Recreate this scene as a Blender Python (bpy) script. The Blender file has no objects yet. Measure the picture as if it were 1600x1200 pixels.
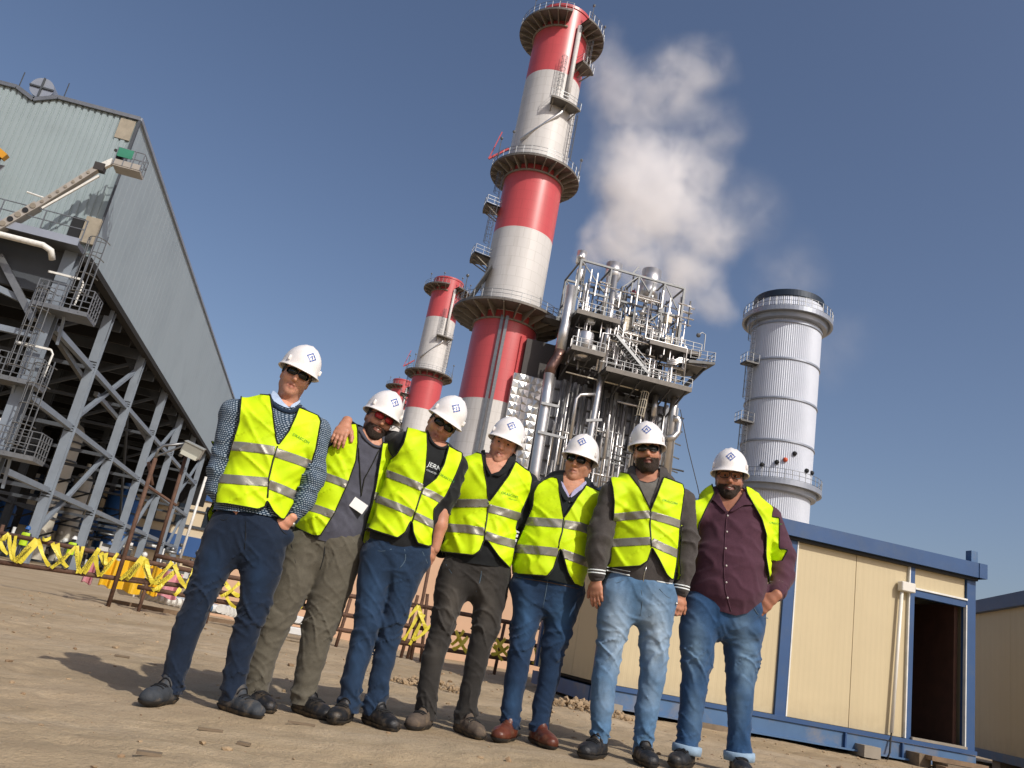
import bpy, math, random
import numpy as np
from mathutils import Vector, Matrix

random.seed(7)
RNG = np.random.default_rng(7)
SC = bpy.context.scene
COL = SC.collection
rad = math.radians

# ------------------------------------------------------------------ camera
F_PX, IMG_W, IMG_H = 1280.0, 1600.0, 1200.0      # focal length in photo pixels
ROLL, PITCH, YAW = rad(10.6), rad(17.4), rad(10.8)
CAM = np.array([0.0, 0.0, 0.55])
_fh = np.array([math.sin(YAW), math.cos(YAW), 0]); _r0 = np.array([math.cos(YAW), -math.sin(YAW), 0])
_z = np.array([0, 0, 1.0])
C_F = _fh * math.cos(PITCH) + _z * math.sin(PITCH)
_u0 = -_fh * math.sin(PITCH) + _z * math.cos(PITCH)
C_R = math.cos(ROLL) * _r0 + math.sin(ROLL) * _u0
C_U = -math.sin(ROLL) * _r0 + math.cos(ROLL) * _u0
cam_data = bpy.data.cameras.new("camera")
cam_data.sensor_width = 36.0
cam_data.lens = 36.0 * F_PX / IMG_W
cam_data.clip_start = 0.05
cam_data.clip_end = 6000
cam_ob = bpy.data.objects.new("camera", cam_data)
COL.objects.link(cam_ob)
cam_ob.matrix_world = Matrix(((C_R[0], C_U[0], -C_F[0], CAM[0]), (C_R[1], C_U[1], -C_F[1], CAM[1]),
                              (C_R[2], C_U[2], -C_F[2], CAM[2]), (0, 0, 0, 1)))
SC.camera = cam_ob

# ------------------------------------------------------------------ world, sun, exposure
SUN_DIR = np.array([0.48, -0.877, 0.0]); SUN_EL = rad(40)      # horizontal direction towards the sun
SUN_DIR = SUN_DIR / np.linalg.norm(SUN_DIR) * math.cos(SUN_EL) + np.array([0, 0, math.sin(SUN_EL)])
world = bpy.data.worlds.new("World"); SC.world = world
world.use_nodes = True
wn = world.node_tree; wn.nodes.clear()
sky = wn.nodes.new("ShaderNodeTexSky"); sky.sky_type = 'NISHITA'; sky.sun_disc = False
sky.sun_elevation = SUN_EL
sky.sun_rotation = math.atan2(SUN_DIR[0], SUN_DIR[1])
sky.altitude = 0; sky.air_density = 1.0; sky.dust_density = 2.6; sky.ozone_density = 2.2
bg = wn.nodes.new("ShaderNodeBackground"); bg.inputs[1].default_value = 0.105
hs = wn.nodes.new("ShaderNodeHueSaturation"); hs.inputs['Saturation'].default_value = 1.04
wo = wn.nodes.new("ShaderNodeOutputWorld")
wn.links.new(sky.outputs[0], hs.inputs['Color']); gn = wn.nodes.new('ShaderNodeMix'); gn.data_type = 'RGBA'; gn.blend_type = 'MULTIPLY'; gn.inputs[0].default_value = 1.0; gn.inputs[7].default_value = (1.13, 1.04, 1.04, 1)   # the photo's slightly violet blue
wn.links.new(hs.outputs[0], gn.inputs[6]); wn.links.new(gn.outputs[2], bg.inputs[0]); wn.links.new(bg.outputs[0], wo.inputs[0])
sun_data = bpy.data.lights.new("sun", 'SUN'); sun_data.energy = 3.4; sun_data.angle = rad(0.6)
sun_data.color = (1.0, 0.95, 0.87)
sun = bpy.data.objects.new("sun", sun_data); COL.objects.link(sun)
sun.rotation_euler = Vector(SUN_DIR).to_track_quat('Z', 'Y').to_euler()
SC.view_settings.view_transform = 'Standard'; SC.view_settings.look = 'None'
SC.view_settings.gamma = 1.0; SC.view_settings.use_curve_mapping = False
SC.view_settings.exposure = 0.0
SC.render.engine = 'CYCLES'
SC.cycles.volume_bounces = 7
SC.cycles.max_bounces = 10
SC.cycles.volume_step_rate = 1.0

# ------------------------------------------------------------------ photo -> place helpers
def ray(x, y): return C_F * F_PX + C_R * (x - 800.0) + C_U * (600.0 - y)
def gy(x, y, Y):
    d = ray(x, y); return CAM + d * ((Y - CAM[1]) / d[1])
def gx(x, y, X):
    d = ray(x, y); return CAM + d * ((X - CAM[0]) / d[0])
def gz(x, y, Z):
    d = ray(x, y); return CAM + d * ((Z - CAM[2]) / d[2])
def mpp(p):                      # metres per photo pixel at a point
    return float((np.asarray(p) - CAM) @ C_F) / F_PX
def sstep(a, b, v):
    t = np.clip((v - a) / (b - a), 0, 1); return t * t * (3 - 2 * t)
def ground_z(x, y):
    x = np.asarray(x, float); y = np.asarray(y, float)
    near = np.exp(-((y - 4.5) / 3.2) ** 2)
    return (0.012 + 0.036 * np.clip(x, -2.5, 2.8)) * near + 0.075 * sstep(6.0, 13.0, y)

# ------------------------------------------------------------------ materials
def lin(c):
    if isinstance(c, str):
        c = c.lstrip('#'); c = [int(c[i:i + 2], 16) / 255 for i in (0, 2, 4)]
    return tuple(((v / 12.92) if v <= 0.04045 else ((v + 0.055) / 1.055) ** 2.4) for v in c)

class NT:
    def __init__(s, name):
        s.m = bpy.data.materials.new(name); s.m.use_nodes = True
        s.t = s.m.node_tree; s.b = s.t.nodes['Principled BSDF']; s.out = s.t.nodes['Material Output']
    def n(s, typ, **kw):
        nd = s.t.nodes.new(typ)
        for k, v in kw.items():
            if isinstance(k, str) and hasattr(nd, k): setattr(nd, k, v)
            else: nd.inputs[k].default_value = v
        return nd
    def l(s, a, b): s.t.links.new(a, b)
    def coord(s, which='Object', scale=(1, 1, 1), rot=(0, 0, 0)):
        tc = s.n('ShaderNodeTexCoord'); mp = s.n('ShaderNodeMapping')
        mp.inputs['Scale'].default_value = scale; mp.inputs['Rotation'].default_value = rot
        s.l(tc.outputs[which], mp.inputs[0]); return mp.outputs[0]
    def noise(s, co, scale, detail=4, rough=.6, dist=0):
        nd = s.n('ShaderNodeTexNoise'); nd.inputs['Scale'].default_value = scale
        nd.inputs['Detail'].default_value = detail; nd.inputs['Roughness'].default_value = rough
        nd.inputs['Distortion'].default_value = dist
        s.l(co, nd.inputs['Vector']); return nd.outputs[0]
    def ramp(s, fac, stops):
        r = s.n('ShaderNodeValToRGB'); e = r.color_ramp.elements
        while len(e) < len(stops): e.new(0.5)
        for i, (p, c) in enumerate(stops):
            e[i].position = p; e[i].color = (c[0], c[1], c[2], 1) if not isinstance(c, (int, float)) else (c, c, c, 1)
        s.l(fac, r.inputs[0]); return r.outputs[0]
    def mix(s, fac, a, b, mode='MIX'):
        m = s.n('ShaderNodeMix', data_type='RGBA', blend_type=mode)
        for i, v in ((0, fac), (6, a), (7, b)):
            if isinstance(v, bpy.types.NodeSocket): s.l(v, m.inputs[i])
            elif isinstance(v, (int, float)): m.inputs[i].default_value = v
            else: m.inputs[i].default_value = (v[0], v[1], v[2], 1)
        return m.outputs[2]
    def math(s, op, a, b=None):
        m = s.n('ShaderNodeMath', operation=op)
        for i, v in ((0, a), (1, b)):
            if v is None: continue
            if isinstance(v, bpy.types.NodeSocket): s.l(v, m.inputs[i])
            else: m.inputs[i].default_value = v
        return m.outputs[0]
    def bump(s, h, strength=.3, dist=.01):
        b = s.n('ShaderNodeBump'); b.inputs['Strength'].default_value = strength; b.inputs['Distance'].default_value = dist
        s.l(h, b.inputs['Height']); s.l(b.outputs[0], s.b.inputs['Normal']); return b
    def set(s, col=None, rough=None, metal=None, **kw):
        for k, v in (('Base Color', col), ('Roughness', rough), ('Metallic', metal)):
            if v is None: continue
            if isinstance(v, bpy.types.NodeSocket): s.l(v, s.b.inputs[k])
            elif isinstance(v, (int, float)): s.b.inputs[k].default_value = v
            else: s.b.inputs[k].default_value = (v[0], v[1], v[2], 1)
        for k, v in kw.items(): s.b.inputs[k].default_value = v
        return s.m

def M(name, col, rough=.6, metal=0.0, var=.18, scale=6.0, bump=0.0, bscale=60.0, dirt=None, dirt_amt=.35, dirt_scale=3.0, spec=None):
    t = NT(name); c = np.array(lin(col)); co = t.coord()
    nz = t.noise(co, scale)
    base = t.ramp(nz, [(.25, tuple(c * (1 - var))), (.75, tuple(np.minimum(c * (1 + var), 1)))])
    if dirt is not None:
        dn = t.noise(co, dirt_scale, 6, .65, .3)
        base = t.mix(t.ramp(dn, [(.5, 0.0), (.72, dirt_amt)]), base, lin(dirt))
    t.set(base, rough, metal)
    if spec is not None: t.b.inputs['Specular IOR Level'].default_value = spec
    if bump: t.bump(t.noise(co, bscale, 3), bump, .01)
    return t.m

# ------------------------------------------------------------------ mesh builder
def frame_of(d, up=(0, 0, 1)):
    d = np.asarray(d, float); d = d / (np.linalg.norm(d) + 1e-12); up = np.asarray(up, float)
    if abs(d @ up) > .98: up = np.array([0, 1.0, 0]) if abs(d[1]) < .9 else np.array([1.0, 0, 0])
    s = np.cross(up, d); s /= np.linalg.norm(s); return s, np.cross(d, s), d

class MB:
    def __init__(s): s.v = []; s.f = []; s.n = 0
    def add(s, vs, fs):
        vs = np.asarray(vs, float).reshape(-1, 3); s.v.append(vs)
        s.f.extend([tuple(i + s.n for i in f) for f in fs]); s.n += len(vs); return s
    def box(s, c, size, rz=0.0, R=None):
        h = np.asarray(size, float) / 2
        q = np.array([(x, y, z) for x in (-1, 1) for y in (-1, 1) for z in (-1, 1)]) * h
        if R is None:
            cs, sn = math.cos(rz), math.sin(rz); R = np.array([[cs, -sn, 0], [sn, cs, 0], [0, 0, 1]])
        return s.add(q @ np.asarray(R).T + np.asarray(c, float), [(0, 1, 3, 2), (4, 6, 7, 5), (0, 4, 5, 1), (2, 3, 7, 6), (0, 2, 6, 4), (1, 5, 7, 3)])
    def bar(s, a, b, w, h=None, up=(0, 0, 1)):
        a = np.asarray(a, float); b = np.asarray(b, float); h = w if h is None else h
        x, y, d = frame_of(b - a, up); L = np.linalg.norm(b - a)
        return s.box((a + b) / 2, (w, h, L), R=np.stack([x, y, d], 1))
    def tube(s, pts, r, n=8, cap=True, closed=False):
        pts = [np.asarray(p, float) for p in pts]; m = len(pts); rs = r if hasattr(r, '__len__') else [r] * m
        vs = []; up = None
        for i, p in enumerate(pts):
            a = pts[(i - 1) % m] if (i > 0 or closed) else p
            b = pts[(i + 1) % m] if (i < m - 1 or closed) else p
            d = b - a; d = d / (np.linalg.norm(d) + 1e-12)
            if up is None:
                x, y, _ = frame_of(d)
            else:
                x = up - d * (up @ d); nx = np.linalg.norm(x)
                if nx < 1e-6: x, y, _ = frame_of(d)
                else: x = x / nx; y = np.cross(d, x)
            up = x
            for k in range(n):
                t = 2 * math.pi * k / n; vs.append(p + rs[i] * (math.cos(t) * x + math.sin(t) * y))
        fs = []
        for i in range(m if closed else m - 1):
            j = (i + 1) % m
            for k in range(n):
                l = (k + 1) % n; fs.append((i * n + k, i * n + l, j * n + l, j * n + k))
        if cap and not closed:
            fs.append(tuple(reversed(range(n)))); fs.append(tuple((m - 1) * n + k for k in range(n)))
        return s.add(vs, fs)
    def lathe(s, prof, n=32, c=(0, 0, 0), a0=0.0, a1=2 * math.pi, ripple=0.0, caps=False):
        full = abs(a1 - a0 - 2 * math.pi) < 1e-6; m = n if full else n + 1; vs = []
        for (r, z) in prof:
            for k in range(m):
                t = a0 + (a1 - a0) * k / n; rr = r + (ripple if k % 2 else 0)
                vs.append((c[0] + rr * math.cos(t), c[1] + rr * math.sin(t), c[2] + z))
        fs = []
        for i in range(len(prof) - 1):
            for k in range(n):
                l = (k + 1) % m if full else k + 1; fs.append((i * m + k, i * m + l, (i + 1) * m + l, (i + 1) * m + k))
        if caps and full:
            fs.append(tuple(reversed(range(m)))); fs.append(tuple((len(prof) - 1) * m + k for k in range(m)))
        return s.add(vs, fs)
    def ball(s, c, r, n=10):
        r3 = np.asarray(r if hasattr(r, '__len__') else (r, r, r), float); vs = []; fs = []
        m = max(4, n // 2)
        for i in range(m + 1):
            p = math.pi * i / m
            for k in range(n):
                t = 2 * math.pi * k / n
                vs.append(np.asarray(c) + r3 * np.array([math.sin(p) * math.cos(t), math.sin(p) * math.sin(t), math.cos(p)]))
        for i in range(m):
            for k in range(n):
                l = (k + 1) % n; fs.append((i * n + k, (i + 1) * n + k, (i + 1) * n + l, i * n + l))
        return s.add(vs, fs)
    def quad(s, a, b, c, d): return s.add([a, b, c, d], [(0, 1, 2, 3)])
    def build(s, name, mat, parent=None, smooth=False, off=None):
        V = np.concatenate(s.v) if s.v else np.zeros((0, 3))
        return mesh_ob(name, V, s.f, mat, parent, smooth, off)

def wloc(o):
    p = np.zeros(3)
    while o is not None: p = p + np.array(o.location); o = o.parent
    return p

def mesh_ob(name, V, Fs, mat, parent=None, smooth=False, off=None, attrs=None, parent_space=True):
    """V in world coordinates; stored relative to the parent's place."""
    V = np.asarray(V, float)
    if off is None: off = wloc(parent) if parent is not None else np.zeros(3)
    me = bpy.data.meshes.new(name)
    if isinstance(Fs, np.ndarray):
        k = Fs.shape[1]; nf = len(Fs)
        me.vertices.add(len(V)); me.vertices.foreach_set('co', (V - off).astype(np.float32).ravel())
        me.loops.add(nf * k); me.loops.foreach_set('vertex_index', Fs.astype(np.int32).ravel())
        me.polygons.add(nf); me.polygons.foreach_set('loop_start', np.arange(0, nf * k, k, dtype=np.int32))
        me.update(calc_edges=True)
    else:
        me.from_pydata((V - off).tolist(), [], Fs)
    if smooth: me.polygons.foreach_set('use_smooth', [True] * len(me.polygons))
    if attrs:
        for an, av in attrs.items():
            a = me.attributes.new(an, 'FLOAT', 'POINT'); a.data.foreach_set('value', np.asarray(av, np.float32))
    if isinstance(mat, (list, tuple)):
        for m in mat: me.materials.append(m)
    elif mat is not None: me.materials.append(mat)
    o = bpy.data.objects.new(name, me); COL.objects.link(o)
    if parent is not None: o.parent = parent
    return o

def thing(name, label, cat, loc=(0, 0, 0), group=None):
    o = bpy.data.objects.new(name, None); COL.objects.link(o); o.empty_display_size = .2
    o.location = [float(v) for v in loc]; return tag(o, label, cat, group)
def tag(o, label=None, cat=None, group=None, kind=None):
    if label: o['label'] = label
    if cat: o['category'] = cat
    if group: o['group'] = group
    if kind: o['kind'] = kind
    return o
def place_mesh(o, loc):          # put a top-level mesh's origin at its base
    loc = Vector([float(v) for v in loc]); o.data.transform(Matrix.Translation(-loc)); o.location = loc; return o
def copy_tree(o, parent=None):
    c = o.copy(); COL.objects.link(c)
    if parent is not None: c.parent = parent
    for ch in list(o.children): copy_tree(ch, c)
    return c

def text_geo(txt, size=1.0, extrude=0.0, align='CENTER', res=3):
    cu = bpy.data.curves.new('lettering', 'FONT'); cu.body = txt; cu.size = size; cu.extrude = extrude
    cu.align_x = align; cu.align_y = 'CENTER'; cu.resolution_u = res
    ob = bpy.data.objects.new('lettering', cu); COL.objects.link(ob)
    dg = bpy.context.evaluated_depsgraph_get(); me = bpy.data.meshes.new_from_object(ob.evaluated_get(dg))
    V = np.array([v.co[:] for v in me.vertices]).reshape(-1, 3); Fs = [tuple(p.vertices) for p in me.polygons]
    bpy.data.objects.remove(ob); bpy.data.curves.remove(cu); bpy.data.meshes.remove(me)
    return V, Fs
# ------------------------------------------------------------------ implicit-surface modelling for bodies and clothes
def _hash3(ix, iy, iz, seed):
    h = (ix * 374761393 + iy * 668265263 + iz * 2147483647 + seed * 974711) & 0x7fffffff
    h = ((h ^ (h >> 13)) * 1274126177) & 0x7fffffff
    return ((h ^ (h >> 16)) & 0xffff) / 32767.5 - 1.0
def vnoise(P, fr, seed=0):
    Q = np.asarray(P) * np.asarray(fr, float); I = np.floor(Q).astype(np.int64); t = Q - I; t = t * t * (3 - 2 * t)
    r = 0
    for dx in (0, 1):
        wx = t[..., 0] if dx else 1 - t[..., 0]
        for dy in (0, 1):
            wy = t[..., 1] if dy else 1 - t[..., 1]
            for dz in (0, 1):
                wz = t[..., 2] if dz else 1 - t[..., 2]
                r = r + wx * wy * wz * _hash3(I[..., 0] + dx, I[..., 1] + dy, I[..., 2] + dz, seed)
    return r

class Node:
    __slots__ = ('p', 'rx', 'ry')
    def __init__(s, p, rx, ry=None): s.p = np.asarray(p, float); s.rx = rx; s.ry = rx if ry is None else ry

class Field:
    def __init__(s, lo, hi, h):
        s.h = h; s.lo = np.asarray(lo, float); s.n = np.maximum(((np.asarray(hi) - s.lo) / h).astype(int) + 2, 4)
        s.ax = [s.lo[i] + h * np.arange(s.n[i]) for i in range(3)]
        s.f = np.full(s.n, .2)
    @staticmethod
    def around(chains, h, pad=.05):
        lo = np.full(3, 1e9); hi = -lo
        for ch in chains:
            for nd in ch:
                r = max(nd.rx, nd.ry) + pad; lo = np.minimum(lo, nd.p - r); hi = np.maximum(hi, nd.p + r)
        return Field(lo, hi, h)
    def copy(s):
        c = object.__new__(Field); c.h, c.lo, c.n, c.ax = s.h, s.lo, s.n, s.ax; c.f = s.f.copy(); return c
    def _sl(s, lo, hi):
        a = np.clip(((np.asarray(lo) - s.lo) / s.h).astype(int), 0, s.n); b = np.clip(((np.asarray(hi) - s.lo) / s.h).astype(int) + 2, 0, s.n)
        return tuple(slice(i, j) for i, j in zip(a, b))
    def pts(s, sl):
        return np.stack(np.meshgrid(s.ax[0][sl[0]], s.ax[1][sl[1]], s.ax[2][sl[2]], indexing='ij'), -1)
    def seg(s, A, B, e, k=.02, sub=False):
        r = max(A.rx, A.ry, B.rx, B.ry) + .07
        sl = s._sl(np.minimum(A.p, B.p) - r, np.maximum(A.p, B.p) + r)
        if any(q.stop <= q.start for q in sl): return s
        P = s.pts(sl) - A.p
        d = B.p - A.p; L = np.linalg.norm(d)
        if L < 1e-6: d = np.array([0, 0, 1.0]); L = 1e-6
        else: d = d / L
        e = np.asarray(e, float); e = e - d * (e @ d)
        if np.linalg.norm(e) < .2: e = np.cross(d, (0, 1.0, .3))
        e = e / np.linalg.norm(e); g = np.cross(d, e)
        w = P @ d; t = np.clip(w / L, 0, 1); a = w - t * L
        rx = A.rx + (B.rx - A.rx) * t; ry = A.ry + (B.ry - A.ry) * t; rm = np.minimum(rx, ry)
        u = (P @ e); v = (P @ g)
        k0 = np.sqrt((u / rx) ** 2 + (v / ry) ** 2 + (a / rm) ** 2) + 1e-9
        k1 = np.sqrt((u / rx ** 2) ** 2 + (v / ry ** 2) ** 2 + (a / rm ** 2) ** 2) + 1e-9
        dd = np.clip(k0 * (k0 - 1) / k1, -.2, .2)
        o = s.f[sl]
        if sub:
            dd = -dd; hh = np.maximum(k - np.abs(o - dd), 0) / k; s.f[sl] = np.maximum(o, dd) + hh * hh * k / 4
        else:
            hh = np.maximum(k - np.abs(o - dd), 0) / k; s.f[sl] = np.minimum(o, dd) - hh * hh * k / 4
        return s
    def chain(s, nodes, e=(1, 0, 0), k=.02, sub=False):
        for A, B in zip(nodes[:-1], nodes[1:]): s.seg(A, B, e, k, sub)
        return s
    def ball(s, p, r, k=.02, sub=False, e=(1, 0, 0)):
        r = r if hasattr(r, '__len__') else (r, r, r)
        q = np.asarray(p, float); r = np.asarray(r, float); R = r.max() + .07
        sl = s._sl(q - R, q + R); P = s.pts(sl) - q
        k0 = np.sqrt(((P / r) ** 2).sum(-1)) + 1e-9; k1 = np.sqrt(((P / r ** 2) ** 2).sum(-1)) + 1e-9
        dd = np.clip(k0 * (k0 - 1) / k1, -.2, .2); o = s.f[sl]
        if sub:
            dd = -dd; hh = np.maximum(k - np.abs(o - dd), 0) / k; s.f[sl] = np.maximum(o, dd) + hh * hh * k / 4
        else:
            hh = np.maximum(k - np.abs(o - dd), 0) / k; s.f[sl] = np.minimum(o, dd) - hh * hh * k / 4
        return s
    def displace(s, fn, band=.035):
        m = np.abs(s.f) < band; idx = np.nonzero(m)
        P = np.stack([s.ax[i][idx[i]] for i in range(3)], -1)
        s.f[idx] = s.f[idx] + fn(P); return s
    def mesh(s, iso=0.0):
        f = s.f - iso; neg = f < 0; n = s.n
        f0 = f; cnt = None
        mx = [neg[:-1] != neg[1:], neg[:, :-1] != neg[:, 1:], neg[:, :, :-1] != neg[:, :, 1:]]
        cs = n - 1; acc = np.zeros(tuple(cs) + (3,), np.float64); num = np.zeros(tuple(cs), np.int32)
        for axis in range(3):
            idx = np.array(np.nonzero(mx[axis]))
            if idx.shape[1] == 0: continue
            j = idx.copy(); j[axis] += 1
            fa = f0[tuple(idx)]; fb = f0[tuple(j)]; t = fa / (fa - fb)
            p = idx.T.astype(float); p[:, axis] += t
            o1, o2 = [a for a in range(3) if a != axis]
            for da in (0, -1):
                for db in (0, -1):
                    c = idx.copy(); c[o1] += da; c[o2] += db
                    ok = (c[o1] >= 0) & (c[o2] >= 0) & (c[o1] < cs[o1]) & (c[o2] < cs[o2])
                    cc = tuple(c[:, ok]); np.add.at(num, cc, 1); np.add.at(acc, cc, p[ok])
        cells = np.nonzero(num > 0); vid = np.full(tuple(cs), -1, np.int64); vid[cells] = np.arange(len(cells[0]))
        V = acc[cells] / num[cells][:, None] * s.h + s.lo
        quads = []
        for axis in range(3):
            idx = np.array(np.nonzero(mx[axis]))
            o1, o2 = (axis + 1) % 3, (axis + 2) % 3
            ok = (idx[o1] > 0) & (idx[o2] > 0) & (idx[o1] < cs[o1]) & (idx[o2] < cs[o2]); idx = idx[:, ok]
            def cell(a, b):
                c = idx.copy(); c[o1] += a; c[o2] += b; return vid[tuple(c)]
            q = np.stack([cell(-1, -1), cell(0, -1), cell(0, 0), cell(-1, 0)], 1)
            flip = ~neg[tuple(idx)]; q[flip] = q[flip][:, ::-1]; quads.append(q)
        Q = np.concatenate(quads); Q = Q[(Q >= 0).all(1)]
        return V, Q

def tri(Q): return np.concatenate([Q[:, [0, 1, 2]], Q[:, [0, 2, 3]]])
def vnormals(V, T):
    N = np.zeros_like(V); fn = np.cross(V[T[:, 1]] - V[T[:, 0]], V[T[:, 2]] - V[T[:, 0]])
    for i in range(3): np.add.at(N, T[:, i], fn)
    return N / (np.linalg.norm(N, axis=1, keepdims=True) + 1e-12)
def relax(V, T, it=1, lam=.5):
    E = np.concatenate([T[:, [0, 1]], T[:, [1, 2]], T[:, [2, 0]]]); E = np.unique(np.sort(E, 1), axis=0)
    for _ in range(it):
        S = np.zeros_like(V); c = np.zeros(len(V))
        np.add.at(S, E[:, 0], V[E[:, 1]]); np.add.at(S, E[:, 1], V[E[:, 0]]); np.add.at(c, E[:, 0], 1); np.add.at(c, E[:, 1], 1)
        V = V + lam * (S / np.maximum(c, 1)[:, None] - V)
    return V
def clip(V, T, S, *attrs):
    """keep the part of a triangle mesh where S >= 0, cut exactly along S = 0"""
    pos = S[T] >= 0; k = pos.sum(1)
    keep = T[k == 3]; out = [keep]; newV = []; newA = [[] for _ in attrs]; key = {}; base = len(V)
    cut = T[(k == 1) | (k == 2)]; cp = pos[(k == 1) | (k == 2)]
    def cross(a, b):
        kk = (a, b) if a < b else (b, a)
        if kk not in key:
            t = S[a] / (S[a] - S[b]); key[kk] = base + len(newV); newV.append(V[a] + t * (V[b] - V[a]))
            for i, A in enumerate(attrs): newA[i].append(A[a] + t * (A[b] - A[a]))
        return key[kk]
    extra = []
    for tr_, p_ in zip(cut.tolist(), cp.tolist()):
        if sum(p_) == 1:
            i = p_.index(True); a, b, c = tr_[i], tr_[(i + 1) % 3], tr_[(i + 2) % 3]
            extra.append((a, cross(a, b), cross(a, c)))
        else:
            i = p_.index(False); a, b, c = tr_[i], tr_[(i + 1) % 3], tr_[(i + 2) % 3]
            ab, ac = cross(a, b), cross(a, c); extra.append((ab, b, c)); extra.append((ab, c, ac))
    if extra: out.append(np.array(extra, np.int64))
    T2 = np.concatenate(out) if len(out) > 1 or len(out[0]) else out[0]
    V2 = np.concatenate([V, np.array(newV).reshape(-1, V.shape[1])])
    A2 = [np.concatenate([A, np.array(n).reshape((-1,) + A.shape[1:])]) for A, n in zip(attrs, newA)]
    used = np.unique(T2); mp = np.full(len(V2), -1, np.int64); mp[used] = np.arange(len(used))
    return (V2[used], mp[T2]) + tuple(A[used] for A in A2)
def boundary_loops(T):
    E = np.concatenate([T[:, [0, 1]], T[:, [1, 2]], T[:, [2, 0]]]); s = np.sort(E, 1)
    u, inv, c = np.unique(s, axis=0, return_inverse=True, return_counts=True); inv = np.asarray(inv).ravel()
    nxt = {}
    for a, b in E[c[inv] == 1].tolist(): nxt[a] = b
    loops = []
    while nxt:
        a = next(iter(nxt)); L = [a]; b = nxt.pop(a)
        while b in nxt: L.append(b); b = nxt.pop(b)
        loops.append(L)
    return loops
def smooth_loop(P, it=3):
    for _ in range(it): P = .5 * P + .25 * (np.roll(P, 1, 0) + np.roll(P, -1, 0))
    return P
def poly_sd(Q, poly):
    """signed distance (positive inside) of 2-D points to a polygon"""
    poly = np.asarray(poly, float); n = len(poly); d = np.full(len(Q), 1e9); ins = np.zeros(len(Q), bool)
    for i in range(n):
        a = poly[i]; b = poly[(i + 1) % n]; e = b - a; w = Q - a
        t = np.clip((w @ e) / (e @ e + 1e-12), 0, 1); d = np.minimum(d, np.hypot(*(w - t[:, None] * e).T))
        c = ((a[1] > Q[:, 1]) != (b[1] > Q[:, 1])); x = (b[0] - a[0]) * (Q[:, 1] - a[1]) / ((b[1] - a[1]) if b[1] != a[1] else 1e-9) + a[0]
        ins ^= c & (Q[:, 0] < x)
    return np.where(ins, d, -d)
def line_d(Q, pl):
    d = np.full(len(Q), 1e9); pl = np.asarray(pl, float)
    for a, b in zip(pl[:-1], pl[1:]):
        e = b - a; w = Q - a; t = np.clip((w @ e) / (e @ e + 1e-12), 0, 1); d = np.minimum(d, np.hypot(*(w - t[:, None] * e).T))
    return d
def to_px(V):
    W = V - CAM; k = F_PX / (W @ C_F); return np.stack([800 + k * (W @ C_R), 600 - k * (W @ C_U)], 1)
def solidify(o, t, off=-1):
    m = o.modifiers.new('thickness', 'SOLIDIFY'); m.thickness = t; m.offset = off; return o
# ------------------------------------------------------------------ materials of the place
def crx(ox, oy, s): return lambda *pts: [(ox + s * x, oy + s * y) for x, y in pts]
def mat_panelled(name, col, seam, rows=1.35, cols=.5, rough=.45, dirt='938a7f', dirt_amt=.45, spec=.5):
    """painted shell with faint plate joints, cylindrical mapping"""
    t = NT(name); c = np.array(lin(col)); co = t.coord(); sx = t.n('ShaderNodeSeparateXYZ'); t.l(co, sx.inputs[0])
    an = t.math('ARCTAN2', sx.outputs[1], sx.outputs[0]); cb = t.n('ShaderNodeCombineXYZ'); t.l(t.math('MULTIPLY', an, 4.0), cb.inputs[0]); t.l(sx.outputs[2], cb.inputs[1])
    br = t.n('ShaderNodeTexBrick'); t.l(cb.outputs[0], br.inputs[0])
    for k, v in (('Scale', 1.0), ('Mortar Size', .035), ('Mortar Smooth', .3), ('Brick Width', cols * 4), ('Row Height', rows)): br.inputs[k].default_value = v
    br.inputs['Color1'].default_value = (*c, 1); br.inputs['Color2'].default_value = (*(c * .95), 1); br.inputs['Mortar'].default_value = (*lin(seam), 1)
    st = t.coord(scale=(.9, .9, .06)); dn = t.noise(st, 1.6, 7, .7)
    base = t.mix(t.ramp(dn, [(.48, 0.0), (.8, dirt_amt)]), br.outputs[0], lin(dirt))
    t.set(base, rough); t.b.inputs['Specular IOR Level'].default_value = spec
    t.bump(br.outputs['Fac'], -.25, .05); return t.m
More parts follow.
